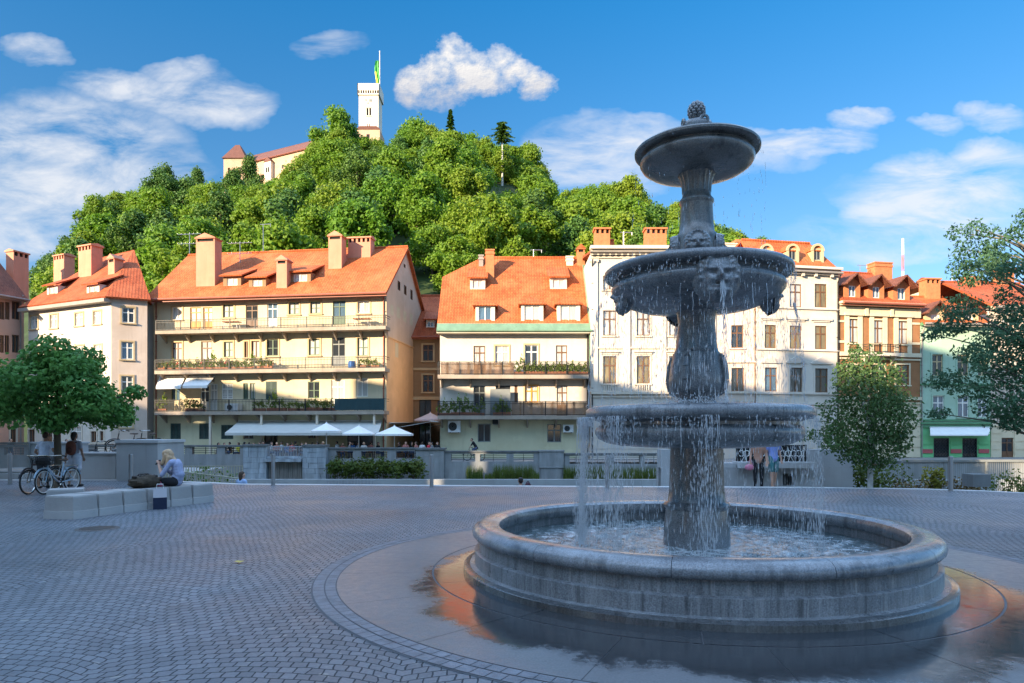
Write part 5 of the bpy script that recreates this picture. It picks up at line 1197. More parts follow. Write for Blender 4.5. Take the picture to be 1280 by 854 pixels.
# ------------------------------------------------------------------ trees on the square
# young plane tree, left
Yp = 20.4; t = thing('plane_tree', (gx(72, Yp), Yp, 0), 'young leafy plane tree with a straight trunk behind the bicycles', 'tree')
rs = random.Random(4); lob = []
k = Yp/F
for px, py, r in ((25,500,30),(60,478,34),(100,470,34),(135,488,30),(150,505,24),(75,510,36),(110,508,36),(40,520,26),(140,518,22),(85,440,24),(105,452,26),(60,452,22),(18,510,22),(120,462,24),(90,526,22),(158,488,14),(48,465,20),(30,480,20)):
    px = 72+(px-72)*.88; r *= .93; lob.append((gx(px,Yp)-gx(72,Yp), rs.uniform(-1.1,1.1), gz(py,Yp), r*k, r*k*1.1, r*k*.75))
leaves(lob, 10500, .145, 8, .75, .5, .3, .55, .3).build('crown', [LFN], t, fix=False)
tr = MB(); tr.path([(0,0,0),(.01,0,.9),(-.02,0,1.9),(.03,.02,2.5),(0,0,3.4)], [.115,.10,.09,.075,.04], 10); tr.lathe([(.17,0),(.13,.06),(.112,.2)], 10)
for l in lob: tr.path([(0,0,1.75+.25*rs.random()+max(0,(l[2]-2.4)*.4)),(l[0]*.45,l[1]*.45,(2.1+l[2])/2),(l[0],l[1],l[2])], [.04,.028,.01], 5)
tr.build('trunk', [BARK], t, smooth=True)
# neighbour at the left edge
Yn = 24.; t = thing('plane_tree', (gx(-42, Yn), Yn, 0), 'second plane tree cut off by the left edge of the view', 'tree')
lob = [(gx(px,Yn)-gx(-42,Yn), rs.uniform(-1,1), gz(py,Yn), r*Yn/F, r*Yn/F, r*Yn/F*.8) for px, py, r in ((-60,490,40),(-20,470,34),(-8,500,30),(0,515,24),(-4,478,22),(-40,450,34),(-80,500,40))]
leaves(lob, 2600, .21, 9, .8, .5, .3, .55, .3).build('crown', [LFN], t, fix=False); tr = MB(); tr.path([(0,0,0),(0,0,2),(.1,0,3.6)], [.12,.1,.05], 10); tr.build('trunk', [BARK], t, smooth=True)
# birch clump, right of the fountain
Yb = 20.6; xb = gx(1088, Yb); t = thing('birch_tree', (xb, Yb, 0), 'small weeping birch with three pale stems at the edge of the square', 'tree'); kb = Yb/F; lob = []
for px, py, rx, rz_ in ((1075,455,20,22),(1090,470,26,24),(1058,480,22,30),(1110,490,26,34),(1075,500,34,36),(1100,520,34,34),(1050,520,22,30),(1120,525,18,34),(1068,545,34,30),(1098,555,32,26),(1040,545,22,16),(1022,545,13,9),(1033,555,16,12),(1120,556,16,18),(1062,566,22,14),(1070,440,9,12),(1052,462,11,12),(1118,470,12,12),(1128,500,11,16),(1078,578,16,12),(1103,578,14,8)):
    lob.append((gx(px,Yb)-xb, rs.uniform(-.5,.5), gz(py,Yb), rx*kb, rx*kb*1.1, rz_*kb))
cr = leaves(lob, 9000, .105, 12, .6, .1, 1.4, .35, .2)
cr.build('crown', [LFB], t, fix=False); tr = MB()
for px in (-5.5, -.5, 4.5): 
    b0 = px*kb; tr.path([(b0,px*.03,0),(b0*1.2,px*.04,1.0),(b0*1.8+.05,px*.05,1.9),(b0*2.2,0,2.8),(b0*2.5,0,3.7)], [.045,.038,.03,.022,.008], 8)
for l in lob: tr.path([(0,0,max(.9,l[2]*.6)),(l[0]*.5,l[1]*.5,l[2]*.85+.1),(l[0],l[1],l[2])], [.016,.011,.005], 4)
tr.build('trunk', [BARKB], t, smooth=True); mb = MB(); mb.torus((0,0,.72), .16, .022, 'z', 18, 6); mb.build('tie_band', [M('rubber_tie', (.25,.18,.10), .8, .1)], t)
# big tree reaching in from the right
Yr = 13.5; xr = gx(1312, Yr); t = thing('ash_tree', (xr, Yr, 0), 'large airy tree reaching in from the right edge over the green house', 'tree'); kr = Yr/F; lob = []
for px, py, rx, rz_ in ((1230,276,12,12),(1247,288,14,14),(1240,304,18,14),(1228,312,14,12),(1258,305,12,14),(1248,324,18,13),(1232,334,16,10),(1222,296,10,10),(1265,330,14,12),(1240,345,20,12),(1260,356,20,12),(1235,280,13,14),(1243,300,20,18),(1238,322,17,16),(1262,316,14,16),(1252,336,18,12),(1222,352,22,9),(1195,338,14,5),(1240,372,26,16),(1280,362,14,16),(1265,395,30,22),(1225,400,24,14),(1205,392,18,10),(1190,412,16,9),(1240,425,30,20),(1275,440,30,30),(1215,440,26,14),(1195,452,20,10),(1255,465,32,24),(1222,470,26,16),(1205,488,24,14),(1245,495,34,22),(1280,500,30,30),(1218,510,26,14),(1195,516,16,8),(1255,522,30,16),(1282,530,20,14),(1232,530,16,10),(1305,420,40,60),(1318,385,30,36),(1315,500,36,40),(1178,400,8,5),(1184,465,10,6)):
    lob.append((gx(px,Yr)-xr, rs.uniform(-1.0,1.0), gz(py,Yr), rx*kr, rx*kr*1.2, rz_*kr))
cr = leaves(lob, 17000, .074, 14, .55, .2, .9, .25, .2); cr.build('crown', [LFR], t, fix=False)
tr = MB(); tr.path([(0,0,0),(.05,0,1.6),(0,0,3.0),(-.1,0,4.4),(-.3,0,5.8)], [.17,.14,.11,.07,.02], 10)
for l in lob: zt = max(1.5, min(5.2, l[2]-.4-.25*abs(l[0]))); tr.path([(-.05,0,zt),(l[0]*.5,l[1]*.5,(zt+l[2])/2+.12),(l[0],l[1],l[2])], [.032,.02,.006], 5)
tr.build('trunk', [BARKG], t, smooth=True)
# ------------------------------------------------------------------ far bank: parapets, gate, hedge, grass
YB = 50.
def parapet(name, px0, px1, ytop, yb, label, piers=(), opens=(), yo=(564,573), Y=YB, mat='stone', th=.4, rails=True):
    x0, x1 = gx(px0,Y), gx(px1,Y); zt = gz(ytop,Y); zb = gz(yb,Y); t = thing(name, (x0,Y,zb), label, 'wall'); W = x1-x0; H = zt-zb
    ops = [(gx(a,Y)-x0, gx(b,Y)-x0, gz(yo[1],Y)-zb, gz(yo[0],Y)-zb) for a, b in opens]; mb = MB()
    wall_open(mb, 0, W, 0, H-.12, ops, dep=th); wall_open(mb, 0, W, 0, H-.12, ops, y=th, dep=0)
    for x in (0, W): mb.quad([(x,0,0), (x,th,0), (x,th,H-.12), (x,0,H-.12)])
    mb.build('wall', [W_[mat]], t, fix=False); mb = MB(); mb.box(-.02, W+.02, -.08, th+.08, H-.12, H)
    mb.build('coping', [W_['stoned']], t)
    for a, b, ya, yb2 in piers:
        mb = MB(); mb.box(gx(a,Y)-x0, gx(b,Y)-x0, -.16, th+.1, gz(yb2,Y)-zb, gz(ya,Y)-zb); mb.box(gx(a,Y)-x0-.06, gx(b,Y)-x0+.06, -.22, th+.16, gz(ya,Y)-zb+.002, gz(ya,Y)-zb+.1); mb.build('pier', [W_['stone']], t)
    if rails:
        for o in ops:
            mb = MB(); y = th*.5
            for z in (o[2]+.12, (o[2]+o[3])/2, o[3]-.1): mb.box(o[0], o[1], y-.015, y+.015, z-.015, z+.015)
            n = max(2, int((o[1]-o[0])/.7))
            for i in range(1, n): c = o[0]+(o[1]-o[0])*i/n; mb.box(c-.015, c+.015, y-.02, y+.02, o[2], o[3])
            mb.build('railing', [W_['iron']], t)
    return t
parapet('quay_parapet', 196, 304.5, 556.5, 606, 'grey stone quay wall with open railings behind the seated woman', (), ((208,231),(240,271),(281,300)), (559,568))
parapet('quay_parapet', -40, 195, 556.0, 606, 'quay wall across the river seen behind the plane tree', (), ((5,30),(45,70),(85,105),(118,140),(150,175)), (559,569))
parapet('quay_parapet', 408, 519, 559.5, 606, 'grey quay parapet with three railed openings below the umbrellas', (), ((420.5,441),(451.5,484),(495,518)), (564,573.5))
parapet('quay_parapet', 555.5, 705, 563.5, 606, 'quay parapet under the cream house where the cyclist rides', ((674,704.5,564.5,585),(676,702,585,606)), ((564,594),(600,633),(642,667)), (567.5,577))
parapet('quay_parapet', 705.5, 905, 566.5, 606, 'quay parapet behind the falling water left of the fountain column', (), ((712,729),(735,760),(768,800),(806,830)), (570,580))
parapet('quay_parapet', 1062, 1330, 576, 606, 'low stone quay wall below the green house on the right', (), (), (580,590))
# block between the two parapets
def stoneblock(name, px0, px1, yt, yb, Y, label, d=1.2, mat='stone', cap=True, cat='wall'):
    x0, x1 = gx(px0,Y), gx(px1,Y); zb = gz(yb,Y); zt = gz(yt,Y)-zb; t = thing(name, (x0,Y,zb), label, cat); mb = MB(); W = x1-x0
    rows = max(1, int(zt/.45)); h = (zt-(.12 if cap else 0))/rows
    for r in range(rows):
        n = max(1, int(W/.95)); 
        for i in range(n):
            o = .5*(r % 2)*W/n; a = W*i/n; b = W*(i+1)/n; mb.box(a+.008, b-.008, -.012*random.random(), d, h*r+.006, h*(r+1)-.004)
    mb.build('masonry', [W_[mat]], t)
    if cap: mb = MB(); mb.box(-.08, W+.08, -.1, d+.08, zt-.117, zt+.02); mb.build('coping', [W_['stoned']], t)
    return t
stoneblock('stone_pier', 519.5, 555, 560.5, 606, YB-.3, 'broad grey stone pier between the hedge and the grass across the river')
# old landing gate in the quay wall
Yg = 49.4; t = thing('landing_gate', (gx(304,Yg), Yg, gz(606,Yg)), 'old blue grey stone landing gate with plank doors in the quay wall', 'gate'); zb = gz(606,Yg); X0 = gx(304,Yg)
gX = lambda p: gx(p,Yg)-X0; gZ = lambda p: gz(p,Yg)-zb
WS = M('whitewashed_stone', (.33,.37,.40), .85, .45, 2.5, True, .4, 10)
def masonry(mb, a, b, z0, z1, y0, y1):
    rows = max(1, round((z1-z0)/.42)); h = (z1-z0)/rows
    for r in range(rows):
        xs_ = [a]; x = a+random.uniform(.3,.8)
        while x < b-.3: xs_.append(x); x += random.uniform(.55,1.05)
        xs_.append(b)
        for p, q in zip(xs_, xs_[1:]): mb.box(p+.008, q-.008, y0-random.random()*.05, y1, z0+h*r+.006, z0+h*(r+1)-.004)
mb = MB(); masonry(mb, gX(304), gX(333), 0, gZ(558), 0, .8); mb.build('masonry', [WS], t); mb = MB(); masonry(mb, gX(378), gX(407.5), 0, gZ(558.5), 0, .8); mb.build('masonry', [WS], t)
mb = MB(); mb.box(gX(303.3), gX(333.3), -.1, .9, gZ(558), gZ(555.5)); mb.box(gX(377.5), gX(408), -.1, .9, gZ(558.5), gZ(556)); mb.build('coping', [W_['stoned']], t)
mb = MB(); mb.box(gX(333.2), gX(377.8), .1, .7, gZ(573.5), gZ(570.5)); mb.box(gX(330), gX(377), -.12, .5, gZ(577.5), gZ(574)); mb.build('lintel', [WS], t)
mb = MB()
for i in range(22): c = gX(335)+(gX(377)-gX(335))*i/21; mb.box(c-.025, c+.025, .3, .35, gZ(570.3), gZ(559.5))
mb.box(gX(333.3), gX(377.7), .28, .37, gZ(559.3), gZ(557.8)); mb.build('railing', [M('rail_grey', (.30,.31,.32), .6, .1)], t)
mb = MB(); n = 16
for i in range(n): a = gX(333.3)+(gX(377.6)-gX(333.3))*i/n; b = gX(333.3)+(gX(377.6)-gX(333.3))*(i+1)/n; mb.box(a+.01, b-.01, .38+.02*(i % 2), .5, 0, gZ(577.6))
mb.build('plank_door', [M('plank_grey', (.24,.23,.21), .9, .3, 2.5, True, .3, 12)], t)
# hedge of bushes on the ledge
def bush(name, loc, w, d, h, mat, n, size, seed, label, group=None, cat='bush'):
    rs = random.Random(seed); lob = [(rs.uniform(-.32,.32)*w, rs.uniform(-.25,.25)*d, h*rs.uniform(.3,.72), w*rs.uniform(.2,.3), d*rs.uniform(.25,.4), h*rs.uniform(.22,.32)) for _ in range(9)]
    t = thing(name, loc, label, cat, 0, group); leaves(lob, n, size, seed, .7, .3).build('foliage', [mat], t, fix=False)
    mb = MB()
    for l in lob[:6]: mb.path([(l[0]*.3, l[1]*.3, -.05), (l[0]*.7, l[1]*.7, l[2]*.6), l[:3]], [.03,.02,.008], 4)
    mb.build('stems', [BARK], t); return t
hb = bush('hedge_bush', (gx(420,48.7),48.7,-1.76), 1.9, 1.3, 1.75, LFH, 700, .2, 2, 'rounded yellow green bush in the hedge below the umbrellas across the river', 'hedge bushes across the river')
for i, px in enumerate((440,460,480,500,518)): dup(hb, (gx(px,48.7), 48.7, -1.76), i*1.3, sc=(1.05,1.,.9+.15*((i*7) % 3)/2-.05*(i==2)))
# ornamental grass on the ledge
mb = MB(); rg = random.Random(3)
for px0, px1, hh in ((583,604,.95),(617,668,1.05),(705,740,.95),(742,772,1.),(775,830,.9),(606,617,.5),(668,674,.6)):
    for _ in range(int((px1-px0)*16)):
        x = gx(rg.uniform(px0,px1),49.), rg.uniform(48.3,49.7); h = hh*rg.uniform(.55,1.2); a = rg.random()*6.28; w = .018; dx, dy = math.cos(a), math.sin(a); l = .25*h*rg.random()
        p = (x[0], x[1], -1.76); mb.add([(p[0]-dy*w,p[1]+dx*w,p[2]), (p[0]+dy*w,p[1]-dx*w,p[2]), (p[0]+dx*l*.4+dy*w*.7,p[1]+dy*l*.4-dx*w*.7,p[2]+h*.6), (p[0]+dx*l*.4-dy*w*.7,p[1]+dy*l*.4+dx*w*.7,p[2]+h*.6), (p[0]+dx*l,p[1]+dy*l,p[2]+h)], [(0,1,2,3),(3,2,4)])
stuff(mb.build('grass', [leafmat('grass_green', ((.06,.10,.02),(.13,.16,.03),(.1,.1,.02)), .2, 0)], fix=False))
# right: beds at the edge of the square
rb = bush('bed_bush', (gx(1092,23.5),23.5,-.75), 2.6, 1.4, 1.75, LFH, 1500, .11, 5, 'dense green bush behind the birch stems')
bush('yellow_shrub', (gx(1167,23.5),23.5,-.7), .75, .7, 1.3, LFY, 520, .11, 6, 'upright yellow leaved shrub left of the steel bollard on the right')
for i, (px, s, lab) in enumerate(((1138,.6,'low reddish shrub right of the birch at the far kerb'),(1205,.62,'low brownish shrub behind the right bollard'),(1255,.85,'clipped green shrub right of the grey block'),(1290,.85,'green shrub cut off by the right edge of the view'))):
    bush('bed_shrub', (gx(px,23.),23.,-.75), 1.3*1.1, .9, 1.15*s+.25, LFH if i > 1 else M('leaves_russet', (.13,.085,.03), .8, .35, 4), 520, .09, 20+i, lab)
t = thing('planting_bed', (0,0,0), 'soil filled planting bed with a low kerb along the right edge of the square', 'planter'); mb = MB(); mb.box(gx(1062,22.3), 34, 21.8, 25.4, -3, -.78); mb.build('soil', [MATS['ledge_soil']], t)
mb = MB(); mb.box(gx(1062,22.3), 34, 21.45, 21.79, -3, -.62); mb.build('edging', [W_['conc']], t)
stoneblock('concrete_block', 1215.5, 1238.5, 593, 609, 21.2, 'dark grey cube block among the shrubs on the right', .5, 'stoned', False, 'block')
t = thing('metal_railing', (0,0,0), 'grey metal railing with fine vertical bars behind the shrubs on the right', 'railing'); mb = MB(); Yq = 26.
zt = gz(574.5,Yq); x0, x1 = gx(1128,Yq), gx(1340,Yq); mb.box(x0, x1, Yq-.05, Yq+.05, zt-.09, zt); mb.box(x0, x1, Yq-.02, Yq+.02, -.95, -.9); mb.build('rail', [W_['grey']], t); mb = MB()
x = x0
while x < x1: mb.box(x-.007, x+.007, Yq-.007, Yq+.007, -.9, zt-.092); x += .075
x = x0
while x < x1+.1: mb.box(x-.03, x+.03, Yq-.03, Yq+.03, -3, zt-.092); x += 1.6
mb.build('bars', [W_['grey']], t)
# concrete landing structure right of the fountain, with a trellised opening
t = thing('concrete_landing', (0,0,0), 'long pale concrete landing wall with a shelf and flower trellis right of the column', 'wall'); Yl = 23.; g = lambda p: gx(p,Yl); q = lambda p: gz(p,Yl); mb = MB()
wall_open(mb, g(826), g(1066), -3, q(585), [(g(978.5),g(992),q(607),q(592)), (g(885),g(897),q(607),q(592))], y=Yl, dep=.5); mb.box(g(1010), g(1066), Yl+.0, Yl+.6, q(584.9), q(562)); mb.box(g(826), g(1066), Yl+.5, Yl+.7, -3, q(585.1)); mb.box(g(826),g(838),Yl,Yl+.6,q(584.9),q(562)); mb.build('wall', [W_['conc']], t, fix=False)
mb = MB(); mb.box(g(921), g(1015), Yl-.35, Yl+.5, q(584.7), q(577.5)); mb.box(g(838.5), g(920), Yl-.0, Yl+.5, q(584.7), q(579)); mb.build('shelf', [M('concrete_light', (.44,.45,.45), .75, .1, 1.5, True, .2, 12)], t)
mb = MB()
for a, b in ((978.5,992),(885,897)):
    for i in range(1,6): c = g(a)+(g(b)-g(a))*i/6; mb.box(c-.008, c+.008, Yl+.1, Yl+.12, q(607), q(592))
mb.build('grating', [W_['iron']], t)
mb = MB(); rg = random.Random(8); x = g(921)
mb.box(g(924), g(1008.5), Yl+.3, Yl+.34, q(577.3), q(557), 1); mb.box(g(922), g(1009), Yl+.1, Yl+.16, q(558), q(556.4), 0); mb.box(g(1008), g(1009.9), Yl+.1, Yl+.16, q(577.3), q(556)); 
for i in range(26):
    c = g(925)+(g(1007)-g(925))*i/25; mb.path([(c, Yl+.12, q(577.3)), (c+.12*math.sin(i*2), Yl+.12, q(570)), (c-.1*math.sin(i*3), Yl+.12, q(558))], .012, 4, 2 if i % 2 else 0)
    if i % 2: mb.torus((c, Yl+.13, q(567)), .1, .014, 'y', 10, 4, 2)
mb.build('trellis', [W_['iron'], W_['dark'], W_['acw']], t)

# left: bridgehead walls
def concwall(name, px0, px1, yt, Y, label, d, zb=-2., cap=.0, mat='conc'):
    x0, x1 = gx(px0,Y), gx(px1,Y); t = thing(name, (x0,Y,zb), label, 'wall'); W = x1-x0; H = gz(yt,Y)-zb; mb = MB(); mb.box(0, W, 0, d, 0, H-cap-.002); mb.build('wall', [W_[mat]], t)
    if cap: mb = MB(); mb.box(-.04, W+.04, -.05, d+.04, H-cap, H); mb.build('coping', [MATS['concrete_light']], t)
    return t
concwall('bridge_pillar', 145.5, 197, 550, 23.6, 'tall pale concrete pillar block left of the seated woman', 1.9, cap=.1)
concwall('bridge_wall', 100.5, 144, 565.5, 24.3, 'low pale concrete wall between the plane tree and the tall pillar block', .5, cap=.06)
concwall('bridge_wall', 37, 100, 552.5, 25., 'pale concrete wall behind the plane tree trunk', .5, cap=.06); concwall('bridge_wall', -60, 36.5, 592, 24.6, 'low concrete upstand below the mesh railing at the left edge', .5)
stoneblock('stone_pier', 197.5, 204.5, 553.5, 606, 25.2, 'narrow dark stone pier behind the seated woman and the pillar block', .6, 'stoned')
t = thing('mesh_railing', (0,0,0), 'grey green mesh railing panels at the left edge of the square', 'railing'); Yq = 24.9; mb = MB(); zt, zb = gz(553,Yq), gz(591.5,Yq)
for a in (-60,-12,36.3): mb.box(gx(a,Yq)-.03, gx(a,Yq)+.03, Yq-.03, Yq+.03, zb-.4, zt)
mb.box(gx(-60,Yq), gx(36.3,Yq), Yq-.035, Yq+.035, zt-.06, zt+.004); mb.box(gx(-60,Yq), gx(36.3,Yq), Yq-.02, Yq+.02, zb, zb+.05); mb.build('frame', [W_['grey']], t); mb = MB(); x = gx(-60,Yq)
while x < gx(36,Yq): mb.box(x-.008, x+.008, Yq-.006, Yq+.006, zb+.05, zt-.06); x += .036
mb.build('mesh_panel', [W_['grey']], t)
# stair railing down to the water, behind the woman
t = thing('stair_fence', (0,0,0), 'pale vertical bar fence with sloping handrail behind the seated woman', 'fence'); Yq = 24.; mb = MB(); i = 0
px = 199.
while px < 304: x = gx(px,Yq); mb.box(x-.011, x+.011, Yq-.011, Yq+.011, -1.2, gz(583,Yq)); px += 3.35
mb.box(gx(199,Yq), gx(304,Yq), Yq-.02, Yq+.02, gz(583,Yq), gz(582.3,Yq)); mb.build('bars', [M('bar_pale', (.38,.36,.26), .6, .1)], t); mb = MB(); mb.tube((gx(205,Yq),Yq-.25,gz(586,Yq)), (gx(302,Yq),Yq-.25,gz(597.5,Yq)), .022, .022, 8)
for p in (230, 265, 300): mb.tube((gx(p,Yq),Yq-.25,-1.2), (gx(p,Yq),Yq-.25,gz(586+(p-205)*11.5/97,Yq)), .018, .018, 6)
mb.build('handrail', [MATS['bar_pale']], t)
bush('ivy_bush', (gx(250,26.5),26.5,-2.2), 3.8, 1.2, 2.6, LF2, 1300, .16, 31, 'dark green creeper bush behind the pale bar fence')
# fence stubs in front of the hedge
t = thing('picket_fence', (0,0,0), 'row of short pale pickets in front of the hedge', 'fence'); mb = MB(); px = 410; Yq = 47.
while px < 470: x = gx(px,Yq); mb.box(x-.05, x+.05, Yq-.03, Yq+.03, -2.6, gz(600.5,Yq)); px += 4
mb.box(gx(408,Yq), gx(470,Yq), Yq+.032, Yq+.07, -2.3, -2.2); mb.build('pickets', [MATS['rail_grey']], t)

# ------------------------------------------------------------------ street furniture on the square
def bollard_mesh():
    mb = MB(); mb.lathe([(0,1.0),(.05,1.0),(.057,.99),(.06,.97),(.06,.02),(.085,.015),(.085,0)], 20); return mb
bo = thing('bollard', (0,0,0), 'x', 'bollard', 0, 'steel bollards along the edge of the square'); bollard_mesh().build('post', [M('steel_matt', (.30,.30,.30), .45, .12, 3, True, metal=.6)], bo, smooth=True)
bl = [(12.5,22.,'steel bollard farthest left, before the mesh railing'),(163.5,21.5,'steel bollard before the tall concrete pillar'),(341.5,21.6,'steel bollard before the old landing gate'),(539.5,21.0,'steel bollard before the broad stone pier'),(759,20.5,'steel bollard seen through the falling water left of the column'),(1188.5,19.6,'steel bollard beside the yellow leaved shrub')]
for i, (px, Y, lab) in enumerate(bl):
    z = 0.
    if i == 0: bo.location = (gx(px,Y), Y, z); bo['label'] = lab
    else: dup(bo, (gx(px,Y), Y, z), 0, lab)
# concrete seat blocks
CB = M('concrete_seat', (.33,.32,.305), .8, .12, 2.2, False, .25, 30); CB2 = M('concrete_foot', (.40,.395,.385), .8, .1, 2.2, False, .25, 30)
def seat_block(loc, rz, label, L=.60):
    t = thing('seat_block', loc, label, 'seat block', rz, 'concrete seat blocks in a curved row'); s = .02
    mb = MB(); w = .36; h = .45; zt = .14
    pr = [(-w,0),(w,0),(w,zt)]; 
    def ring(k, z): return [(-w*k,-L/2*(k if k > .99 else k+.0),z), (w*k,-L/2*k,z), (w*k,L/2*k,z), (-w*k,L/2*k,z)]
    r = [ring(1,zt+.002), ring(.975,zt+.02), ring(.935,h-.03), ring(.90,h)]
    vs = [p for q in r for p in q]; fs = [(4*i+j, 4*i+(j+1)%4, 4*i+4+(j+1)%4, 4*i+4+j) for i in range(3) for j in range(4)]+[(12,13,14,15),(3,2,1,0)]; mb.add(vs, fs); mb.build('block', [CB], t)
    mb = MB(); r = [ring(1.0,0), ring(1.0,zt)]; mb.add([p for q in r for p in q], [(0,3,2,1),(4,5,6,7)]+[(j,(j+1)%4,4+(j+1)%4,4+j) for j in range(4)]); mb.build('foot', [CB2], t); return t
labs = ['concrete seat block nearest the camera at the left end of the row','second concrete seat block of the row, empty','third concrete seat block of the row, left of the dark bag','concrete seat block carrying the dark slouchy bag','concrete seat block the blonde woman sits on','last concrete seat block of the row, right of the woman']
bx, by = gx(80,13.3)-.02, 13.55; pts = []; ang = math.atan2(.93,.36)
for i in range(6):
    a = math.radians(76-i*2.2); L = .64 if i == 0 else .585
    if i == 0: pts.append((bx, by, a)); 
    else: bx += math.cos(a)*(L+.03); by += math.sin(a)*(L+.03); pts.append((bx, by, a))
for (x, y, a), lab in zip(pts, labs): seat_block((x,y,.0), a-PI/2, lab, .585)
b7 = seat_block((gx(83,15.0), 15.0, 0), .5, 'single concrete seat block behind the row near the bicycles', .585)
# shopping bag, dark bag, purse
x4, y4, a4 = pts[3]; x5, y5, a5 = pts[4]
def bagmesh(w, d, h): 
    mb = MB(); a, b = w/2, d/2; mb.box(-a, a, -b, b, 0, h*.56); mb.add([(-a,-b,h*.562),(a,-b,h*.562),(a,b,h*.562),(-a,b,h*.562),(-a*.96,-b*.5,h),(a*.96,-b*.5,h),(a*.96,b*.5,h),(-a*.96,b*.5,h)], [(0,1,5,4),(1,2,6,5),(2,3,7,6),(3,0,4,7),(0,3,2,1)], 1); return mb
Yb2 = 15.0; t = thing('shopping_bag', (gx(200,Yb2), Yb2, .0), 'navy blue and white paper shopping bag leaning on the seat blocks', 'bag', .5); bagmesh(.27,.11,.46).build('bag', [M('paper_navy', (.012,.02,.05), .6, .1), M('paper_white', (.50,.48,.50), .7, .06)], t); mb = MB()
for s in (-.035,.035): mb.path([(-.07,s,.45),(-.06,s,.55),(.06,s,.55),(.07,s,.45)], .005, 5)
mb.build('handles', [W_['acw']], t)
t = thing('slouchy_bag', (x4-.06, y4+.0, .45), 'dark brown slouchy bag with short handles lying on a seat block', 'bag', .9); mb = MB(); rg = random.Random(5); ph = [rg.random()*6 for _ in range(6)]
mb.ball((0,0,.13), .36, .22, .15, 22, 14, fn=lambda d: 1+.10*math.sin(5*d[0]+ph[0])*math.cos(4*d[1]+ph[1])+.07*math.sin(9*d[2]+7*d[0]+ph[2])); mb.build('bag', [M('cloth_camo', (.055,.040,.025), .8, .6, 8, False, .5, 30)], t, smooth=True); mb = MB()
for s in (-.08,.1): mb.path([(-.18,s,.2),(-.1,s*.6,.30),(.05,s*.5,.31),(.16,s,.2)], .014, 6)
for k in range(7): mb.ball((rg.uniform(-.25,.25), rg.uniform(-.1,.1), .25), .05, .04, .035, 8, 6)
mb.build('handles', [M('leather_dark', (.03,.022,.018), .5, .2)], t, smooth=True)
t = thing('drink_flask', (x4+.1, y4+.35, .45), 'small black drinking flask beside the slouchy bag', 'flask'); mb = MB(); mb.lathe([(0,0),(.04,0),(.042,.01),(.042,.15),(.034,.17),(.034,.21),(0,.215)], 16); mb.build('body', [W_['iron']], t, smooth=True)
t = thing('purse', (x5-.12, y5-.30, .45), 'small pink patterned purse next to the seated woman', 'purse', .5); mb = MB(); mb.ball((0,0,.06), .12, .06, .075, 14, 10, fn=lambda d: 1+.08*math.sin(8*d[0])); mb.build('pouch', [M('cloth_pink', (.50,.13,.20), .8, .5, 14)], t, smooth=True); mb = MB(); mb.path([(-.07,0,.12),(0,0,.15),(.07,0,.12)], .008, 5); mb.build('zip', [W_['iron']], t)
# ------------------------------------------------------------------ people: one continuous skin grown from tapered bones
SKIN = M('skin_light', (.52,.30,.21), .55, .06, 6); SKIND = M('skin_tan', (.36,.20,.13), .55, .06, 6)
def cloth(name, col): return M('cloth_'+name, col, .85, .14, 7, False, .2, 30)
def seg_dist(P, a, b):
    ab = b-a; t = np.clip(((P-a)@ab)/max(1e-9, ab@ab), 0, 1); return np.linalg.norm(P-(a+t[:,None]*ab), axis=1), t
def skin_mesh(name, bones, vox, mats, smooth_it=3):
    """bones: (p0, r0, p1, r1, material index[, flatten])"""
    mb = MB()
    for bn in bones:
        p0, r0, p1, r1 = Vector(bn[0]), bn[1], Vector(bn[2]), bn[3]; n = max(2, int((p1-p0).length/(.5*min(r0, r1)))) ; n = min(n, 14); sq = bn[5] if len(bn) > 5 else None
        for i in range(n+1):
            t = i/n; p = p0.lerp(p1, t); r = r0+(r1-r0)*t
            if sq: mb.ball(p, r*sq[0], r*sq[1], r*sq[2], 12, 8)
            else: mb.ball(p, r, n=12, k=8)
    me = mb.mesh(name, mats, fix=False); o = bpy.data.objects.new('tmp', me); COL.objects.link(o)
    md = o.modifiers.new('r', 'REMESH'); md.mode = 'VOXEL'; md.voxel_size = vox; md.use_smooth_shade = True
    if smooth_it: ms = o.modifiers.new('s', 'SMOOTH'); ms.iterations = smooth_it; ms.factor = .5
    dg = C.evaluated_depsgraph_get(); res = bpy.data.meshes.new_from_object(o.evaluated_get(dg)); bpy.data.objects.remove(o); bpy.data.meshes.remove(me)
    res.name = name; res.materials.clear()
    for m in mats: res.materials.append(m)
    cen = np.empty(len(res.polygons)*3); res.polygons.foreach_get('center', cen); cen = cen.reshape(-1,3); best = np.full(len(cen), 1e9); idx = np.zeros(len(cen), int)
    for bn in bones:
        a, b = np.array(bn[0], float), np.array(bn[2], float); d, t = seg_dist(cen, a, b); d = d-(bn[1]+(bn[3]-bn[1])*t); k = d < best; best[k] = d[k]; idx[k] = bn[4]
    res.polygons.foreach_set('material_index', idx.astype(np.int32)); res.polygons.foreach_set('use_smooth', [True]*len(res.polygons)); return res
def limb(bones, pts, rs, mi):
    for i in range(len(pts)-1): bones.append((pts[i], rs[i], pts[i+1], rs[i+1], mi[i] if isinstance(mi, (list, tuple)) else mi))
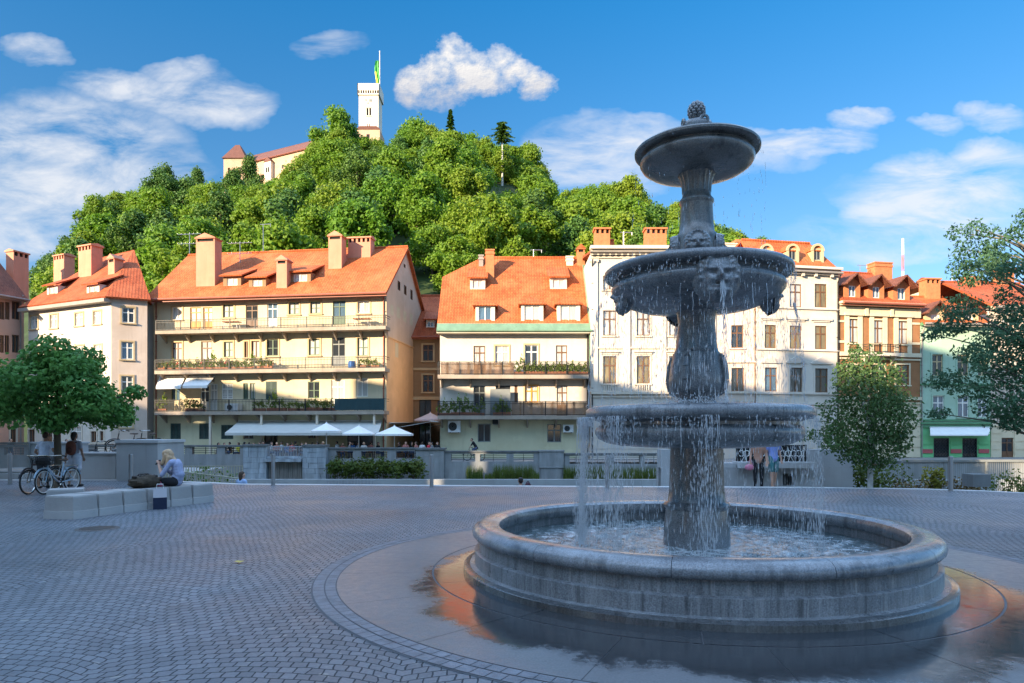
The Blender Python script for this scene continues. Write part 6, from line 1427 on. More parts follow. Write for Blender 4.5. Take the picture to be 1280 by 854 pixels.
def hand(bones, w, d, side, mi=0, s=1.):
    """palm plus five bent fingers; d = direction of the hand"""
    w = Vector(w); d = Vector(d).normalized(); u = d.cross(Vector((0,0,1)) if abs(d.z) < .9 else Vector((0,1,0))).normalized(); n = u.cross(d)
    bones.append((w, .024, w+d*.07, .026, mi)); 
    for k, L in enumerate((.065,.075,.07,.055)):
        q = w+d*.075+u*((k-1.5)*.021*side); m = q+d*L*.5+n*.006; e = m+d*L*.4-n*.022; bones.append((q, .0105, m, .0095, mi)); bones.append((m, .0095, e, .0085, mi))
    q = w+d*.025-u*.028*side; bones.append((q, .012, q+d*.035-u*.022*side, .0105, mi)); bones.append((q+d*.035-u*.022*side, .0105, q+d*.06-u*.018*side-n*.012, .009, mi))
def head(bones, c, f, mi=0, s=1.):
    """skull, jaw, nose, ears; f = facing"""
    c = Vector(c); f = Vector(f).normalized(); sd = f.cross(Vector((0,0,1))).normalized(); up = sd.cross(f)
    bones.append((c-f*.012+up*.025, .088*s, c+f*.012+up*.02, .085*s, mi)); bones.append((c+f*.025-up*.02, .072*s, c+f*.045-up*.075, .045*s, mi))
    bones.append((c+f*.092+up*.012, .010, c+f*.112-up*.018, .015, mi))
    for k in (1, -1): bones.append((c+sd*.088*k+up*.01, .018, c+sd*.092*k-up*.02, .014, mi))
def stand(H=1.7, arms=None, lean=0., step=.0, top=1, bot=2, shoe=3, sleeve='short', shorts=False, fem=False, face=(0,-1,0), skirt=False):
    k = H/1.7; B = []; V = lambda x, y, z: (x*k, y*k, z*k); sw = .165 if fem else .19
    B.append((V(0,0,.95), .135*k, V(0,lean*.3,1.08), .125*k, top, (1.15,.85,1))); B.append((V(0,lean*.3,1.08), .125*k, V(0,lean*.8,1.3), .145*k, top, (1.2,.8,1))); B.append((V(-sw*.7,lean,1.38), .075*k, V(sw*.7,lean,1.38), .075*k, top))
    B.append((V(0,lean,1.38), .06*k, V(0,lean*1.1,1.5), .052*k, 0)); head(B, V(0,lean*1.2,1.595), face, 0, k)
    for s in (-1, 1):
        st = step*s; hip = V(.095*s,0,.92); kn = V(.10*s,st*.5-.02,.50); an = V(.10*s,st,.09)
        if skirt: B.append((V(.07*s,0,.92), .14*k, V(.09*s,0,.60), .13*k, bot)); limb(B, [V(.10*s,0,.62),kn,an], [.075*k,.055*k,.038*k], 0)
        elif shorts: limb(B, [hip, V(.10*s,st*.3-.02,.58)], [.10*k,.085*k], bot); limb(B, [V(.10*s,st*.3-.02,.6),kn,an], [.065*k,.055*k,.038*k], 0)
        else: limb(B, [hip,kn,an], [.098*k,.068*k,.05*k], bot)
        B.append((V(.10*s,st+.03,.045), .045*k, V(.105*s,st-.14,.035), .036*k, shoe))
        a = (arms or {}).get(s) or [(.235*s,.02,1.12),(.25*s,-.06,.88)]
        sh = V(sw*s,lean,1.38); el = V(*a[0]); wr = V(*a[1])
        limb(B, [sh, tuple(Vector(sh).lerp(Vector(el), .6))], [.062*k,.052*k], top)
        limb(B, [tuple(Vector(sh).lerp(Vector(el), .55)),el,wr], [.045*k,.04*k,.03*k], top if sleeve == 'long' else 0); hand(B, wr, Vector(wr)-Vector(el), s, 0)
    return B
def person(name_loc, bones, mats, label, rz=0, vox=.014, hair=None, hairmat=None, extra=None, group=None, eyes=None, sm=2):
    me = skin_mesh('person', bones, vox, mats, sm); o = bpy.data.objects.new('person', me); COL.objects.link(o); o.location = name_loc; o.rotation_euler = (0,0,rz); tag(o, label, 'person', group)
    if hair: h = bpy.data.objects.new('hair', skin_mesh('hair', hair, vox, [hairmat], 1)); COL.objects.link(h); h.parent = o
    if eyes:
        for c in eyes: mb = MB(); mb.ball(c, .011, n=8, k=6); mb.build('eye', [W_['dark']], o, smooth=True)
    return o
HBL = M('hair_blonde', (.50,.33,.19), .6, .35, 14, True); HBR = M('hair_brown', (.06,.035,.02), .6, .3, 14, True); HBK = M('hair_black', (.015,.012,.012), .55, .3, 14, True)
def shorthair(c, f, up=.03, s=1., long=0.):
    c = Vector(c); f = Vector(f).normalized(); B = [(c-f*.03+Vector((0,0,.045)), .088*s, c-f*.01+Vector((0,0,.055)), .084*s, 0), (c-f*.05, .075*s, c-f*.045+Vector((0,0,.03)), .08*s, 0)]
    if long: B.append((c-f*.06, .075*s, c-f*.07-Vector((0,0,long)), .05*s, 0))
    return B
# seated blonde woman, leaning over her phone, facing left
wx, wy = gx(217,15.75), 15.75
B = []; B.append(((.06,0,.57), .135, (.12,0,.72), .125, 1, (.95,1.2,1))); B.append(((.12,0,.72), .125, (.08,0,.92), .135, 1, (.85,1.2,1))); B.append(((.03,-.13,1.0), .075, (.03,.13,1.0), .075, 1)); B.append(((.02,0,1.02), .055, (-.09,0,1.10), .05, 0))
hc, hf = Vector((-.15,0,1.15)), Vector((-.75,0,-.66)); head(B, hc, hf)
for s in (-1, 1):
    y = .105*s; limb(B, [(.05,y,.55),(-.40,y*1.25,.56),(-.44,y*1.25,.12)], [.105,.072,.048], 2); B.append(((-.43,y*1.25,.05), .042, (-.57,y*1.3,.04), .034, 3))
    sh, el, wr = (.02,.175*s,1.0), (-.16,.22*s,.72), (-.30,.07*s,.93)
    limb(B, [sh, el], [.06,.048], 1); limb(B, [el, wr], [.045,.03], 1 if s > 0 else 0); hand(B, wr, (-.35,-.3*s,.8), s)
hair = [((-.12,0,1.21), .098, (-.17,0,1.20), .09, 0), ((-.09,0,1.17), .095, (-.06,-.02,1.05), .085, 0), ((-.14,-.085,1.16), .05, (-.20,-.10,.98), .045, 0), ((-.06,-.09,1.10), .06, (-.10,-.13,.92), .04, 0), ((-.14,.085,1.16), .05, (-.20,.10,1.0), .045, 0), ((-.05,0,1.08), .085, (.06,-.02,.98), .06, 0)]
pw = person((wx, wy, 0), B, [SKIN, cloth('lavender', (.33,.36,.50)), cloth('black', (.012,.013,.016)), W_['iron']], 'blonde woman in a lavender top and black trousers sitting bent over her phone', 0, .0085, hair, HBL, eyes=[hc+hf.normalized()*.082+Vector((0,.032*k,.02)) for k in (-1,1)], sm=2)
o = thing('phone', (wx-.36, wy, 1.0), 'small dark phone held up in both hands by the seated woman', 'phone'); mb = MB(); R = Matrix.Rotation(.75, 4, 'Y'); mb.box(-.006,.006,-.036,.036,-.07,.07, 0, R); mb.build('case', [W_['dark']], o)
# man with a white shirt, woman with a rucksack (both seen from behind, looking at the river)
Yq = 20.6; bm = stand(1.66, {-1: [(-.34,.03,1.15),(-.40,-.12,1.06)], 1: [(.22,.03,1.12),(.14,-.16,.98)]}, -.10, .06, face=(.15,-1,-.35), shorts=True)
flip = PI
person((gx(54,Yq), Yq, 0), bm, [SKIND, cloth('white_blue', (.62,.68,.80)), cloth('charcoal', (.05,.05,.055)), W_['iron']], 'man in a white T-shirt standing behind the parked bicycles with his back turned', flip, .012, shorthair((0,-.12*1.66/1.7,1.56), (.15,-1,-.35)), HBR)
Yq = 21.2; bw = stand(1.68, {1: [(-.01+.24,.0,1.12),(.33,-.05,.84)], -1: [(-.23,.0,1.12),(-.2,-.12,.92)]}, 0, .1, face=(0,-1,0), fem=True, skirt=True)
pq = person((gx(93,Yq), Yq, 0), bw, [SKIND, cloth('grey_top', (.30,.31,.36)), cloth('white_skirt', (.62,.62,.68)), W_['iron']], 'dark haired woman in a white skirt carrying a brown rucksack beside the plane tree', flip, .012, shorthair((0,0,1.58), (0,-1,0), long=.1), HBK)
t = thing('rucksack', (gx(93,Yq), Yq-.17, 1.02), 'reddish brown rucksack on the back of the woman in the white skirt', 'rucksack'); mb = MB(); mb.ball((0,0,.18), .15, .10, .22, 14, 10, fn=lambda d: 1.0/max(.75, max(abs(d[0]), abs(d[2])))**.35); mb.build('body', [M('cloth_rust', (.16,.055,.035), .8, .3, 6)], t, smooth=True); mb = MB()
mb.ball((0,-.09,.12), .10, .05, .10, 12, 8)
for s in (-1,1): mb.path([(.09*s,.02,.34),(.11*s,.14,.37),(.12*s,.26,.30)], .016, 6)
mb.build('straps', [M('cloth_rust_dark', (.09,.03,.02), .8, .3, 6)], t, smooth=True)
# two people at the edge right of the column
Yq = 21.6
person((gx(948,Yq), Yq, -.12), stand(1.66, None, 0, .05, fem=True, face=(.3,-1,0), sleeve='none'), [SKIN, cloth('peach_print', (.42,.22,.15)), cloth('black', (.02,.02,.02)), W_['iron']], 'woman in a peach patterned top holding a pink bag right of the column', -.3, .014, shorthair((0,0,1.56), (.3,-1,0), long=.15), HBR)
person((gx(968,Yq), Yq+.1, -.12), stand(1.78, None, 0, .08, face=(-.3,-1,0), shorts=True), [SKIN, cloth('sky_blue', (.25,.33,.68)), cloth('teal', (.05,.17,.18)), W_['iron']], 'man in a bright blue shirt and teal shorts right of the column', .3, .014, shorthair((0,0,1.67), (-.3,-1,0)), HBR)
t = thing('handbag', (gx(936,Yq), Yq-.05, .50), 'pink handbag carried by the woman right of the column', 'bag'); mb = MB(); mb.ball((0,0,.08), .15, .06, .10, 14, 8); mb.build('bag', [M('leather_pink', (.55,.18,.26), .5, .1)], t, smooth=True); mb = MB(); mb.path([(-.08,0,.15),(.02,0,.34),(.12,0,.15)], .009, 5); mb.build('handle', [M('leather_pink', (.5,.1,.2))], t)
# people sitting on the steps just below the edge: only heads show
def sit(top=1, bot=2, hd=(0,0,1.13), lean=-.05, arms=True):
    B = [((0,0,.52), .13, (0,lean*.3,.75), .125, top, (1.2,.9,1)), ((0,lean*.3,.75), .125, (0,lean,.92), .13, top, (1.25,.85,1)), ((-.13,lean,.99), .07, (.13,lean,.99), .07, top), ((0,lean,1.0), .055, (0,lean*1.3,1.08), .05, 0)]
    head(B, (0,lean*1.5,1.18), (0,-1,-.1))
    for s in (-1, 1):
        limb(B, [(.09*s,0,.50),(.11*s,-.42,.52),(.11*s,-.42,.10)], [.10,.07,.05], bot); B.append(((.11*s,-.40,.045), .04, (.11*s,-.54,.04), .034, 3))
        if arms: limb(B, [(.18*s,lean,.98),(.24*s,-.06,.76)], [.058,.046], top); limb(B, [(.24*s,-.06,.76),(.12*s,-.32,.72)], [.04,.03], 0); B.append(((.12*s,-.32,.72), .03, (.09*s,-.40,.72), .026, 0))
    return B
sitm = skin_mesh('person', sit(), .024, [SKIN, cloth('black', (.02,.02,.02)), cloth('denim', (.05,.07,.12)), W_['iron']], 2)
sith = skin_mesh('hair', shorthair((0,-.075,1.18), (0,-1,-.1)), .024, [HBR], 1)
sithl = skin_mesh('hair', shorthair((0,-.075,1.18), (0,-1,-.1), long=.16), .024, [HBR], 1)
SHIRTS = {k: cloth(k, c) for k, c in dict(red=(.55,.03,.05), blue=(.05,.16,.42), white=(.68,.68,.66), black=(.02,.02,.02), purple=(.16,.13,.34), rosy=(.45,.18,.15), teal=(.05,.22,.26), grey=(.2,.2,.2), yellow=(.55,.5,.06), paleblue=(.30,.42,.62)).items()}
HAIRS = dict(br=HBR, bk=HBK, bl=HBL); variants = {}
def sitter(loc, rz, shirt, hairc, label, group=None, long=False, sc=1.):
    key = shirt
    if key not in variants: me = sitm.copy(); me.materials[1] = SHIRTS[shirt]; variants[key] = me
    hk = ('h', hairc, long)
    if hk not in variants: me = (sithl if long else sith).copy(); me.materials[0] = HAIRS[hairc]; variants[hk] = me
    o = inst('person', variants[key], None, loc, rz, sc); tag(o, label, 'person', group); inst('hair', variants[hk], o); return o
mb = MB(); mb.box(-15, 14, 21.9, 22.6, -5, -1.05); mb.box(-15, 14, 22.61, 23.3, -5, -1.5); struct(mb.build('quay_steps', [W_['conc']]))
sitter((gx(651,22.3), 22.3, gz(597.5,22.2)-1.30), PI, 'black', 'bk', 'person with dark hair sitting below the edge with only the head showing'); 
t = thing('dark_bag', (gx(660,22.0), 22.05, -.30), 'small dark bag beside the dark head at the kerb edge', 'bag'); mb = MB(); mb.ball((0,0,.18), .12, .1, .19, 12, 8); mb.path([(-.08,0,.3),(0,0,.42),(.08,0,.3)], .012, 5); mb.build('bag', [M('cloth_plum', (.05,.012,.02), .7, .2)], t, smooth=True); mb = MB(); mb.box(-.05,.05,-.108,-.1,.08,.12); mb.build('clasp', [W_['steel']], t)
sitter((gx(300.5,22.6), 22.6, -.92), PI-.5, 'paleblue', 'br', 'person in a pale blue shirt sitting low behind the kerb right of the stair fence', long=True, sc=1.0)

# ------------------------------------------------------------------ bicycles
FRW = M('paint_paleblue', (.28,.38,.46), .35, .08, 3, coat=.4); FRB = M('paint_black', (.02,.02,.022), .4, .1, 3, coat=.3); RUB = M('rubber_black', (.018,.018,.018), .8, .2, 5); SAD = M('saddle_brown', (.09,.05,.03), .5, .2, 5); CHR = M('rim_chrome', (.55,.54,.50), .25, .1, 4, metal=.9); WHT = M('tyre_white', (.55,.54,.50), .7, .08, 4)
def bicycle(loc, rz, label, frame, basket=True, step=True, wheelcol=None, group=None):
    """front along -x; wheels in the xz plane"""
    t = thing('bicycle', loc, label, 'bicycle', rz, group); R = .34
    for x, nm in ((-.53, 0), (.53, 1)):
        mb = MB(); mb.torus((x,0,R), R-.02, .021, 'y', 32, 6); w = mb.build('wheel', [RUB], t, smooth=True); mb = MB(); mb.torus((x,0,R), R-.048, .015, 'y', 32, 5); mb.tube((x,-.035,R), (x,.035,R), .028, .028, 8)
        mb.build('rim', [wheelcol or CHR], w, smooth=True); mb = MB()
        for i in range(18): a = 2*PI*i/18; mb.tube((x,.02*(-1)**i,R), (x+(R-.055)*math.cos(a+.15*(-1)**i),0,R+(R-.055)*math.sin(a+.15*(-1)**i)), .0025, .0025, 3)
        mb.build('spokes', [CHR], w)
        mb = MB(); pts = [(x+(R+.035)*math.cos(a), 0, R+(R+.035)*math.sin(a)) for a in [math.radians(v) for v in (range(20,161,14) if nm else range(35,166,14))]]
        for p, q in zip(pts, pts[1:]): mb.box(-.028,.028,-.001,.001,0,0); mb.tube(p, q, .024, .024, 6)
        mb.build('mudguard', [frame], t, smooth=True)
    mb = MB(); bb = (.06,0,.29); st = (.20,0,.78); hd = (-.38,0,.80); hl = (-.41,0,.68); r = .019
    mb.tube(bb, (.215,0,.84), .017, .017, 8); mb.tube(hl, (-.365,0,.93), .021, .021, 8)
    if step: mb.path([hl,(-.22,0,.48),(-.05,0,.34),bb], .024, 8); mb.path([(-.395,0,.74),(-.15,0,.50),(.10,0,.42)], .016, 8)
    else: mb.tube(hl, bb, r, r, 8); mb.tube((-.385,0,.80), (.19,0,.76), r, r, 8)
    for s in (-1,1):
        mb.tube((-.42,.03*s,.66), (-.53,.045*s,R), .012, .012, 6); mb.tube(bb, (.53,.05*s,R), .012, .012, 6); mb.tube((.19,.02*s,.74), (.53,.05*s,R), .010, .010, 6)
    mb.build('frame', [frame], t, smooth=True)
    mb = MB(); mb.tube((-.365,0,.93), (-.35,0,1.03), .014, .014, 8); mb.path([(-.10,-.28,1.02),(-.22,-.25,1.05),(-.36,-.06,1.04),(-.36,.06,1.04),(-.22,.25,1.05),(-.10,.28,1.02)], .012, 7)
    for s in (-1,1): mb.tube((-.08,.285*s,1.015), (-.2,.255*s,1.045), .018, .018, 7, 1)
    mb.build('handlebar', [CHR, RUB], t, smooth=True)
    mb = MB(); mb.ball((.23,0,.915), .13, .075, .035, 14, 8, fn=lambda d: 1-.25*max(0,-d[0])*abs(d[1])); mb.ball((.12,0,.915), .09, .03, .025, 10, 6); mb.tube((.2,0,.80), (.225,0,.9), .013, .013, 6, 1); mb.build('saddle', [SAD, CHR], t, smooth=True)
    mb = MB(); mb.torus(bb, .09, .008, 'y', 20, 5); mb.tube((.06,-.05,.29), (.06,.05,.29), .02, .02, 8)
    for s in (-1,1): mb.tube((.06,.06*s,.29), (.06+.12*s,.065*s,.29-.12*s), .01, .01, 6); mb.box(.06+.12*s-.05, .06+.12*s+.05, .07*s-.04, .07*s+.04, .29-.12*s-.012, .29-.12*s+.012)
    mb.box(.06,.53,.045,.055,.325,.40); mb.build('crank', [RUB], t)
    mb = MB(); mb.box(.33,.72,-.07,.07,.735,.75); mb.tube((.68,.06,.735), (.54,.06,R), .007, .007, 5); mb.tube((.68,-.06,.735), (.54,-.06,R), .007, .007, 5); mb.build('rack', [CHR], t)
    if basket:
        mb = MB(); x0, x1, y0, y1, z0, z1 = -.74, -.42, -.19, .19, .80, 1.03
        for k in range(7): z = z0+(z1-z0)*k/6; e = .03*k/6; mb.path([(x0-e,y0-e,z),(x1+e,y0-e,z),(x1+e,y1+e,z),(x0-e,y1+e,z),(x0-e,y0-e,z)], .008, 5)
        for k in range(9):
            f = k/8
            for y in (y0, y1): mb.tube((x0+(x1-x0)*f,y,z0), (x0+(x1-x0)*f+(f-.5)*.06,y*1.16,z1), .006, .006, 4)
            for x in (x0, x1): mb.tube((x,y0+(y1-y0)*f,z0), (x+(.03 if x == x1 else -.03),(y0+(y1-y0)*f)*1.16,z1), .006, .006, 4)
        mb.box(x0,x1,y0,y1,z0-.006,z0+.004); mb.ball((-.58,0,.90), .15, .17, .12, 12, 8, 0, lambda d: 1+.1*math.sin(7*d[0]+5*d[1])); mb.build('basket', [RUB], t)
    return t
bA = Vector((gx(55,18.45),18.45)); bBk = bA+Vector((.07,1.06)); dv = (bBk-bA); rz = math.atan2(dv.y, dv.x); mid = (bA+bBk)/2
bicycle((mid.x, mid.y, .004), rz, 'pale blue step through bicycle with a black basket leaning near the plane tree', FRW, True, True, WHT)
bicycle((mid.x-.42, mid.y-.05, .004), rz+.06, 'dark bicycle partly hidden behind the pale blue bicycle', FRB, False, False)
# cycles parked on the bridge and the street beyond
Yk = 27.
mb = MB(); mb.box(gx(-120,27), gx(206,27), 25.8, 33, -3, -.02); struct(mb.build('bridge_deck', [M('deck_concrete', (.30,.30,.29), .8, .12, 1., False, .15, 10)]))
zbk = gz(556.5,Yk)-.35
for i, px in enumerate((161, 186)): bicycle((gx(px,Yk), Yk, .36 if 0 else gz(538,Yk)-1.05), .15-.5*i, ('black bicycle parked above the left half of the pillar block','black bicycle parked above the right half of the pillar block')[i], FRB, False, True)
bicycle((gx(132,28), 28, gz(551.5,28)-1.05), .1, 'dark bicycle parked beyond the low bridge wall', FRB, False, True)
# cyclist on the far quay
Yk = 53.2; zc = ST; bicycle((gx(592.5,Yk), Yk, zc), .0, 'black bicycle ridden along the far quay under the cream house', FRB, False, False, None)
B = [((.20,0,1.0), .13, (.08,0,1.2), .12, 1, (1,1.1,1)), ((.08,0,1.2), .12, (-.06,0,1.4), .13, 1, (.9,1.15,1)), ((-.08,-.13,1.44), .07, (-.08,.13,1.44), .07, 1), ((-.08,0,1.46), .055, (-.14,0,1.54), .05, 0)]; head(B, (-.19,0,1.63), (-1,0,-.1))
for s in (-1,1):
    limb(B, [(.18,.1*s,.98),(-.12,.12*s,.82+.08*s),(.06+.1*s,.12*s,.36-.1*s)], [.1,.068,.05], 2); B.append(((.06+.1*s,.12*s,.33-.1*s), .04, (-.06+.1*s,.12*s,.30-.1*s), .035, 3)); limb(B, [(-.08,.18*s,1.43),(-.22,.22*s,1.2)], [.058,.046], 1); limb(B, [(-.22,.22*s,1.2),(-.30,.25*s,1.07)], [.04,.03], 0); B.append(((-.30,.25*s,1.07), .03, (-.34,.25*s,1.06), .028, 0))
person((gx(592.5,Yk), Yk, zc), B, [SKIN, cloth('black', (.02,.02,.02)), cloth('denim', (.05,.07,.12)), W_['iron']], 'cyclist in a black top riding to the left on the far quay', 0, .022, shorthair((-.19,0,1.63), (-1,0,-.1)), HBR)

# ------------------------------------------------------------------ terrace under the awning and umbrellas
def umbrella(loc, w, h, label, mat, group):
    t = thing('parasol', loc, label, 'parasol', 0, group); mb = MB(); n = 8; k = w/2; vs = []
    top = (0,0,h); ring = [(k*math.cos(2*PI*i/n+PI/8), k*math.sin(2*PI*i/n+PI/8), h-.62) for i in range(n)]; midr = [(k*.52*math.cos(2*PI*i/n+PI/8), k*.52*math.sin(2*PI*i/n+PI/8), h-.34) for i in range(n)]
    for i in range(n):
        j = (i+1) % n; mb.add([top, midr[i], midr[j]], [(0,1,2)]); mb.quad([midr[i], ring[i], ring[j], midr[j]]); a, b = Vector(ring[i]), Vector(ring[j]); mb.quad([a, a-Vector((0,0,.14)), b-Vector((0,0,.14)), b])
    mb.tube((0,0,h-.03), (0,0,h+.08), .07, .03, 8); mb.build('canopy', [W_[mat]], t, fix=False)
    mb = MB(); mb.tube((0,0,0), (0,0,h-.05), .035, .035, 8); mb.box(-.3,.3,-.3,.3,0,.06)
    mb.build('pole', [W_['woodw']], t); mb = MB()
    for i in range(n): mb.tube((0,0,h-.08), (ring[i][0]*.98,ring[i][1]*.98,h-.64), .012, .012, 4)
    mb.build('ribs', [W_['grey']], t); return t
for px, yt, w, Yu, mat, lab in ((408,528.5,2.35,52.6,'canvasw','white parasol farthest left on the restaurant terrace'),(448.5,532,2.55,52.6,'canvasw','middle white parasol on the restaurant terrace'),(493,532.5,3.0,52.6,'canvasw','white parasol beside the orange awning'),(538,516,2.9,60.,'canvasm','mauve grey parasol in the gap before the brown back house')):
    umbrella((gx(px,Yu), Yu, ST), w, gz(yt,Yu)-ST, lab, mat, 'parasols on the restaurant terrace')
def chair_mesh():
    mb = MB(); mb.box(-.21,.21,-.21,.21,.43,.46)
    for x in (-.19,.19):
        for y in (-.19,.19): mb.box(x-.015,x+.015,y-.015,y+.015,0,.429 if y < 0 else .88)
    for z in (.56,.66,.76,.85): mb.box(-.174,.174,.18,.2,z-.03,z+.03)
    return mb.mesh('chair', [W_['wood']])
CHM = chair_mesh(); mbt = MB(); mbt.box(-.4,.4,-.4,.4,.72,.75); mbt.tube((0,0,.02),(0,0,.72),.03,.03,8); mbt.box(-.25,.25,-.25,.25,0,.02); TBM = mbt.mesh('table', [W_['woodw']])
rg = random.Random(17); folk = [(272,'black','bk'),(279.5,'purple','br'),(288,'black','bk'),(299,'yellow','br'),(305,'black','bk'),(311,'grey','bk'),(318,'black','bk'),(326,'rosy','br'),(331,'red','br'),(338,'white','bk'),(346,'rosy','bl'),(353,'white','br'),(358,'blue','bk'),(364,'red','br'),(369,'black','bk'),(376,'black','bk'),(383,'rosy','br'),(390,'rosy','br'),(398,'black','bk'),(405,'rosy','bl'),(422,'white','bk'),(428,'rosy','br'),(436,'grey','br'),(441,'blue','br'),(446,'paleblue','bk'),(455,'white','bl'),(463,'rosy','br'),(472,'black','bk'),(500,'black','bk'),(507,'rosy','br'),(513,'black','bk'),(521,'rosy','br'),(528,'white','br'),(535,'red','bk'),(541,'grey','bk'),(547,'black','br')]
desc = dict(bk='black haired', br='brown haired', bl='blonde')
WHERE = lambda px: 'left of the long awning' if px < 290 else 'behind the landing gate rail under the long awning' if px < 378 else 'under the left parasol' if px < 432 else 'under the middle parasol' if px < 480 else 'below the orange awning'
for i, (px, sh, hc_) in enumerate(folk):
    Yf = 53.4+1.1*(i % 3)+rg.uniform(-.3,.3); rzz = rg.choice((0, PI, PI/2, -PI/2))+rg.uniform(-.4,.4); x = gx(px,Yf); z0 = ST+.10
    sitter((x, Yf, z0), rzz, sh, hc_, f'{desc[hc_]} guest in {"pale blue" if sh=="paleblue" else sh} seated {WHERE(px)}', 'guests seated on the restaurant terrace', i % 3 == 0, rg.uniform(.98,1.06))
    c = inst('chair', CHM, None, (x, Yf, z0), rzz); tag(c, 'dark wooden terrace chair under a restaurant guest', 'chair', 'chairs on the restaurant terrace')
for i in range(12):
    px = 275+i*24.5; Yf = 54.2+(i % 2)*.6; c = inst('table', TBM, None, (gx(px,Yf), Yf, ST+.10), 0); tag(c, 'small square pale table on the restaurant terrace', 'table', 'tables on the restaurant terrace')
mb = MB(); mb.box(gx(262,53), gx(556,53), 52.2, 57., -3, ST+.098); struct(mb.build('terrace_floor', [MATS['street_paving']]))
# passers-by on the far side at the left
for px, Yf, H, sh, b2, lab in ((13.5,52.,1.72,'black','denim','person in black walking along the far quay at the left edge'),(83.5,52.,1.70,'purple','black','person in purple on the far quay left of the rucksack woman'),(68,56.,1.6,'rosy','denim','person in a rosy top on the far street behind the plane tree trunk'),(1127,40.,1.7,'red','denim','person in red before the shop door right of the birch')):
    zf = -.7 if Yf < 45 else ST+.25
    if px == 1127: continue
    person((gx(px,Yf), Yf, ST+.0), stand(H, None, 0, .15, face=(1,0,0)), [SKIN, SHIRTS[sh], MATS['cloth_'+b2], W_['iron']], lab, 0, .024, shorthair((0,0,1.58*H/1.7), (1,0,0)), HBK)
# window boxes and pots on the balconies
def planter(seed, w=1.0, flower=None, h=.55):
    t = thing('planter', (0,0,-300), 'x', 'planter'); mb = MB(); mb.box(-w/2,w/2,-.1,.1,0,.18); mb.build('box', [M('terracotta', (.32,.12,.06), .8, .15, 3)], t); rs = random.Random(seed)
    lob = [((i/4-.5)*w*.9, 0, .2+h*rs.uniform(.15,.6), w*.15, .16, h*rs.uniform(.25,.5)) for i in range(5)]; leaves(lob, 150, .14, seed, .7, .3).build('foliage', [LFP], t, fix=False)
    if flower: leaves(lob, 40, .10, seed+50, .9, .3, 0, .95).build('flowers', [flower], t, fix=False)
    return t
FLR = M('petals_red', (.55,.04,.03), .7, .2); FLO = M('petals_orange', (.60,.20,.05), .7, .2); FLM = M('petals_magenta', (.30,.04,.20), .7, .2)
pp = [planter(1), planter(2, 1., FLR), planter(3, 1., FLO), planter(4, .8, None, .95)]; fresh = [True]*4
def plant(h, px, bal, k, label, group, y=None):
    u = h.P(px, 470, -bal[5])[0]; p = Vector((h.A.x, h.A.y))+h.U*u+h.N*(y if y is not None else -bal[5]+.28); z = ST+bal[3]+.004; rzz = math.atan2(h.U.y, h.U.x)
    if fresh[k]: fresh[k] = False; t = pp[k]; t.location = (p.x, p.y, z); t.rotation_euler = (0,0,rzz); t['label'] = label; t['group'] = group; t.scale = (1.1,1.2,1.4)
    else: dup(pp[k], (p.x, p.y, z), rzz, label, group, sc=(1.1,1.2,random.uniform(1.1,1.7)))
g2 = 'planters on the balconies of the yellow house'; g4 = 'planters on the balconies of the cream house'
for i, px in enumerate(range(201, 332, 10)): k = (2,0,1,0,0,1,3,0,1,0,0,3,0,2)[i]; plant(H2, px, BAL2, k, ('trailing green planter on the flowery middle balcony of the yellow house','planter with red flowers on the middle balcony of the yellow house','planter with orange flowers on the middle balcony of the yellow house','tall leafy planter on the middle balcony of the yellow house')[k], g2)
for px, k in ((200,3),(237,1),(246,0),(322,0),(338,3),(348,0),(366,0),(378,0),(390,0),(402,0),(410,0)): plant(H2, px, BAL3, k, ('small green planter on the lowest balcony of the yellow house','planter with red blossom on the lowest balcony of the yellow house','','tall leafy planter on the lowest balcony of the yellow house')[k], g2)
for px, k in ((455,0),(465,0)): plant(H2, px, BAL2, k, 'small plant box at the right end of the middle balcony of the yellow house', g2)
for i, px in enumerate(range(649, 735, 8)): k = 3 if i in (0,) else 0; plant(H4, px, B41, k, 'leafy planter along the sunny upper balcony of the cream house' if k == 0 else 'tall climbing plant on the upper balcony of the cream house', g4)
for px, k in ((552,3),(561,3),(570,3),(579,3),(587,0),(599,3),(623,3),(630,0)): plant(H4, px, B42, k, 'leafy planter on the shaded lower balcony of the cream house' if k == 0 else 'tall bushy planter on the shaded lower balcony of the cream house', g4)
# climbing plant boosts, flower pot, blue bucket, wooden tables, air conditioners
def place(h, px, y, z, rz=0): u = h.P(px, 500, y)[0]; p = Vector((h.A.x, h.A.y))+h.U*u+h.N*y; return (p.x, p.y, ST+z)
t = thing('bucket', place(H2, 440, -.8, BAL2[3]+.004), 'bright blue barrel on the middle balcony of the yellow house', 'barrel'); mb = MB(); mb.lathe([(0,0),(.27,0),(.3,.1),(.3,.5),(.26,.6),(0,.6)], 18); mb.build('body', [M('plastic_blue', (.01,.13,.42), .4, .05)], t, smooth=True); mb = MB(); mb.torus((0,0,.6), .27, .02, 'z', 18, 5); mb.build('rim', [MATS['plastic_blue']], t)
for px, lab in ((290,'folding wooden table on the top balcony left of the brown door'),(453,'folding wooden table at the right end of the top balcony')):
    t = thing('balcony_table', place(H2, px, -.65, BAL1[3]+.004), lab, 'table', H2.root.rotation_euler.z); mb = MB(); mb.box(-.75,.75,-.3,.3,.68,.73); mb.build('top', [W_['chimb']], t)
    for x in (-.65,.65):
        for y in (-.25,.25): mb = MB(); mb.tube((x,y,0),(x*.8,y,.679),.022,.022,5); mb.build('leg', [W_['woodw']], t)
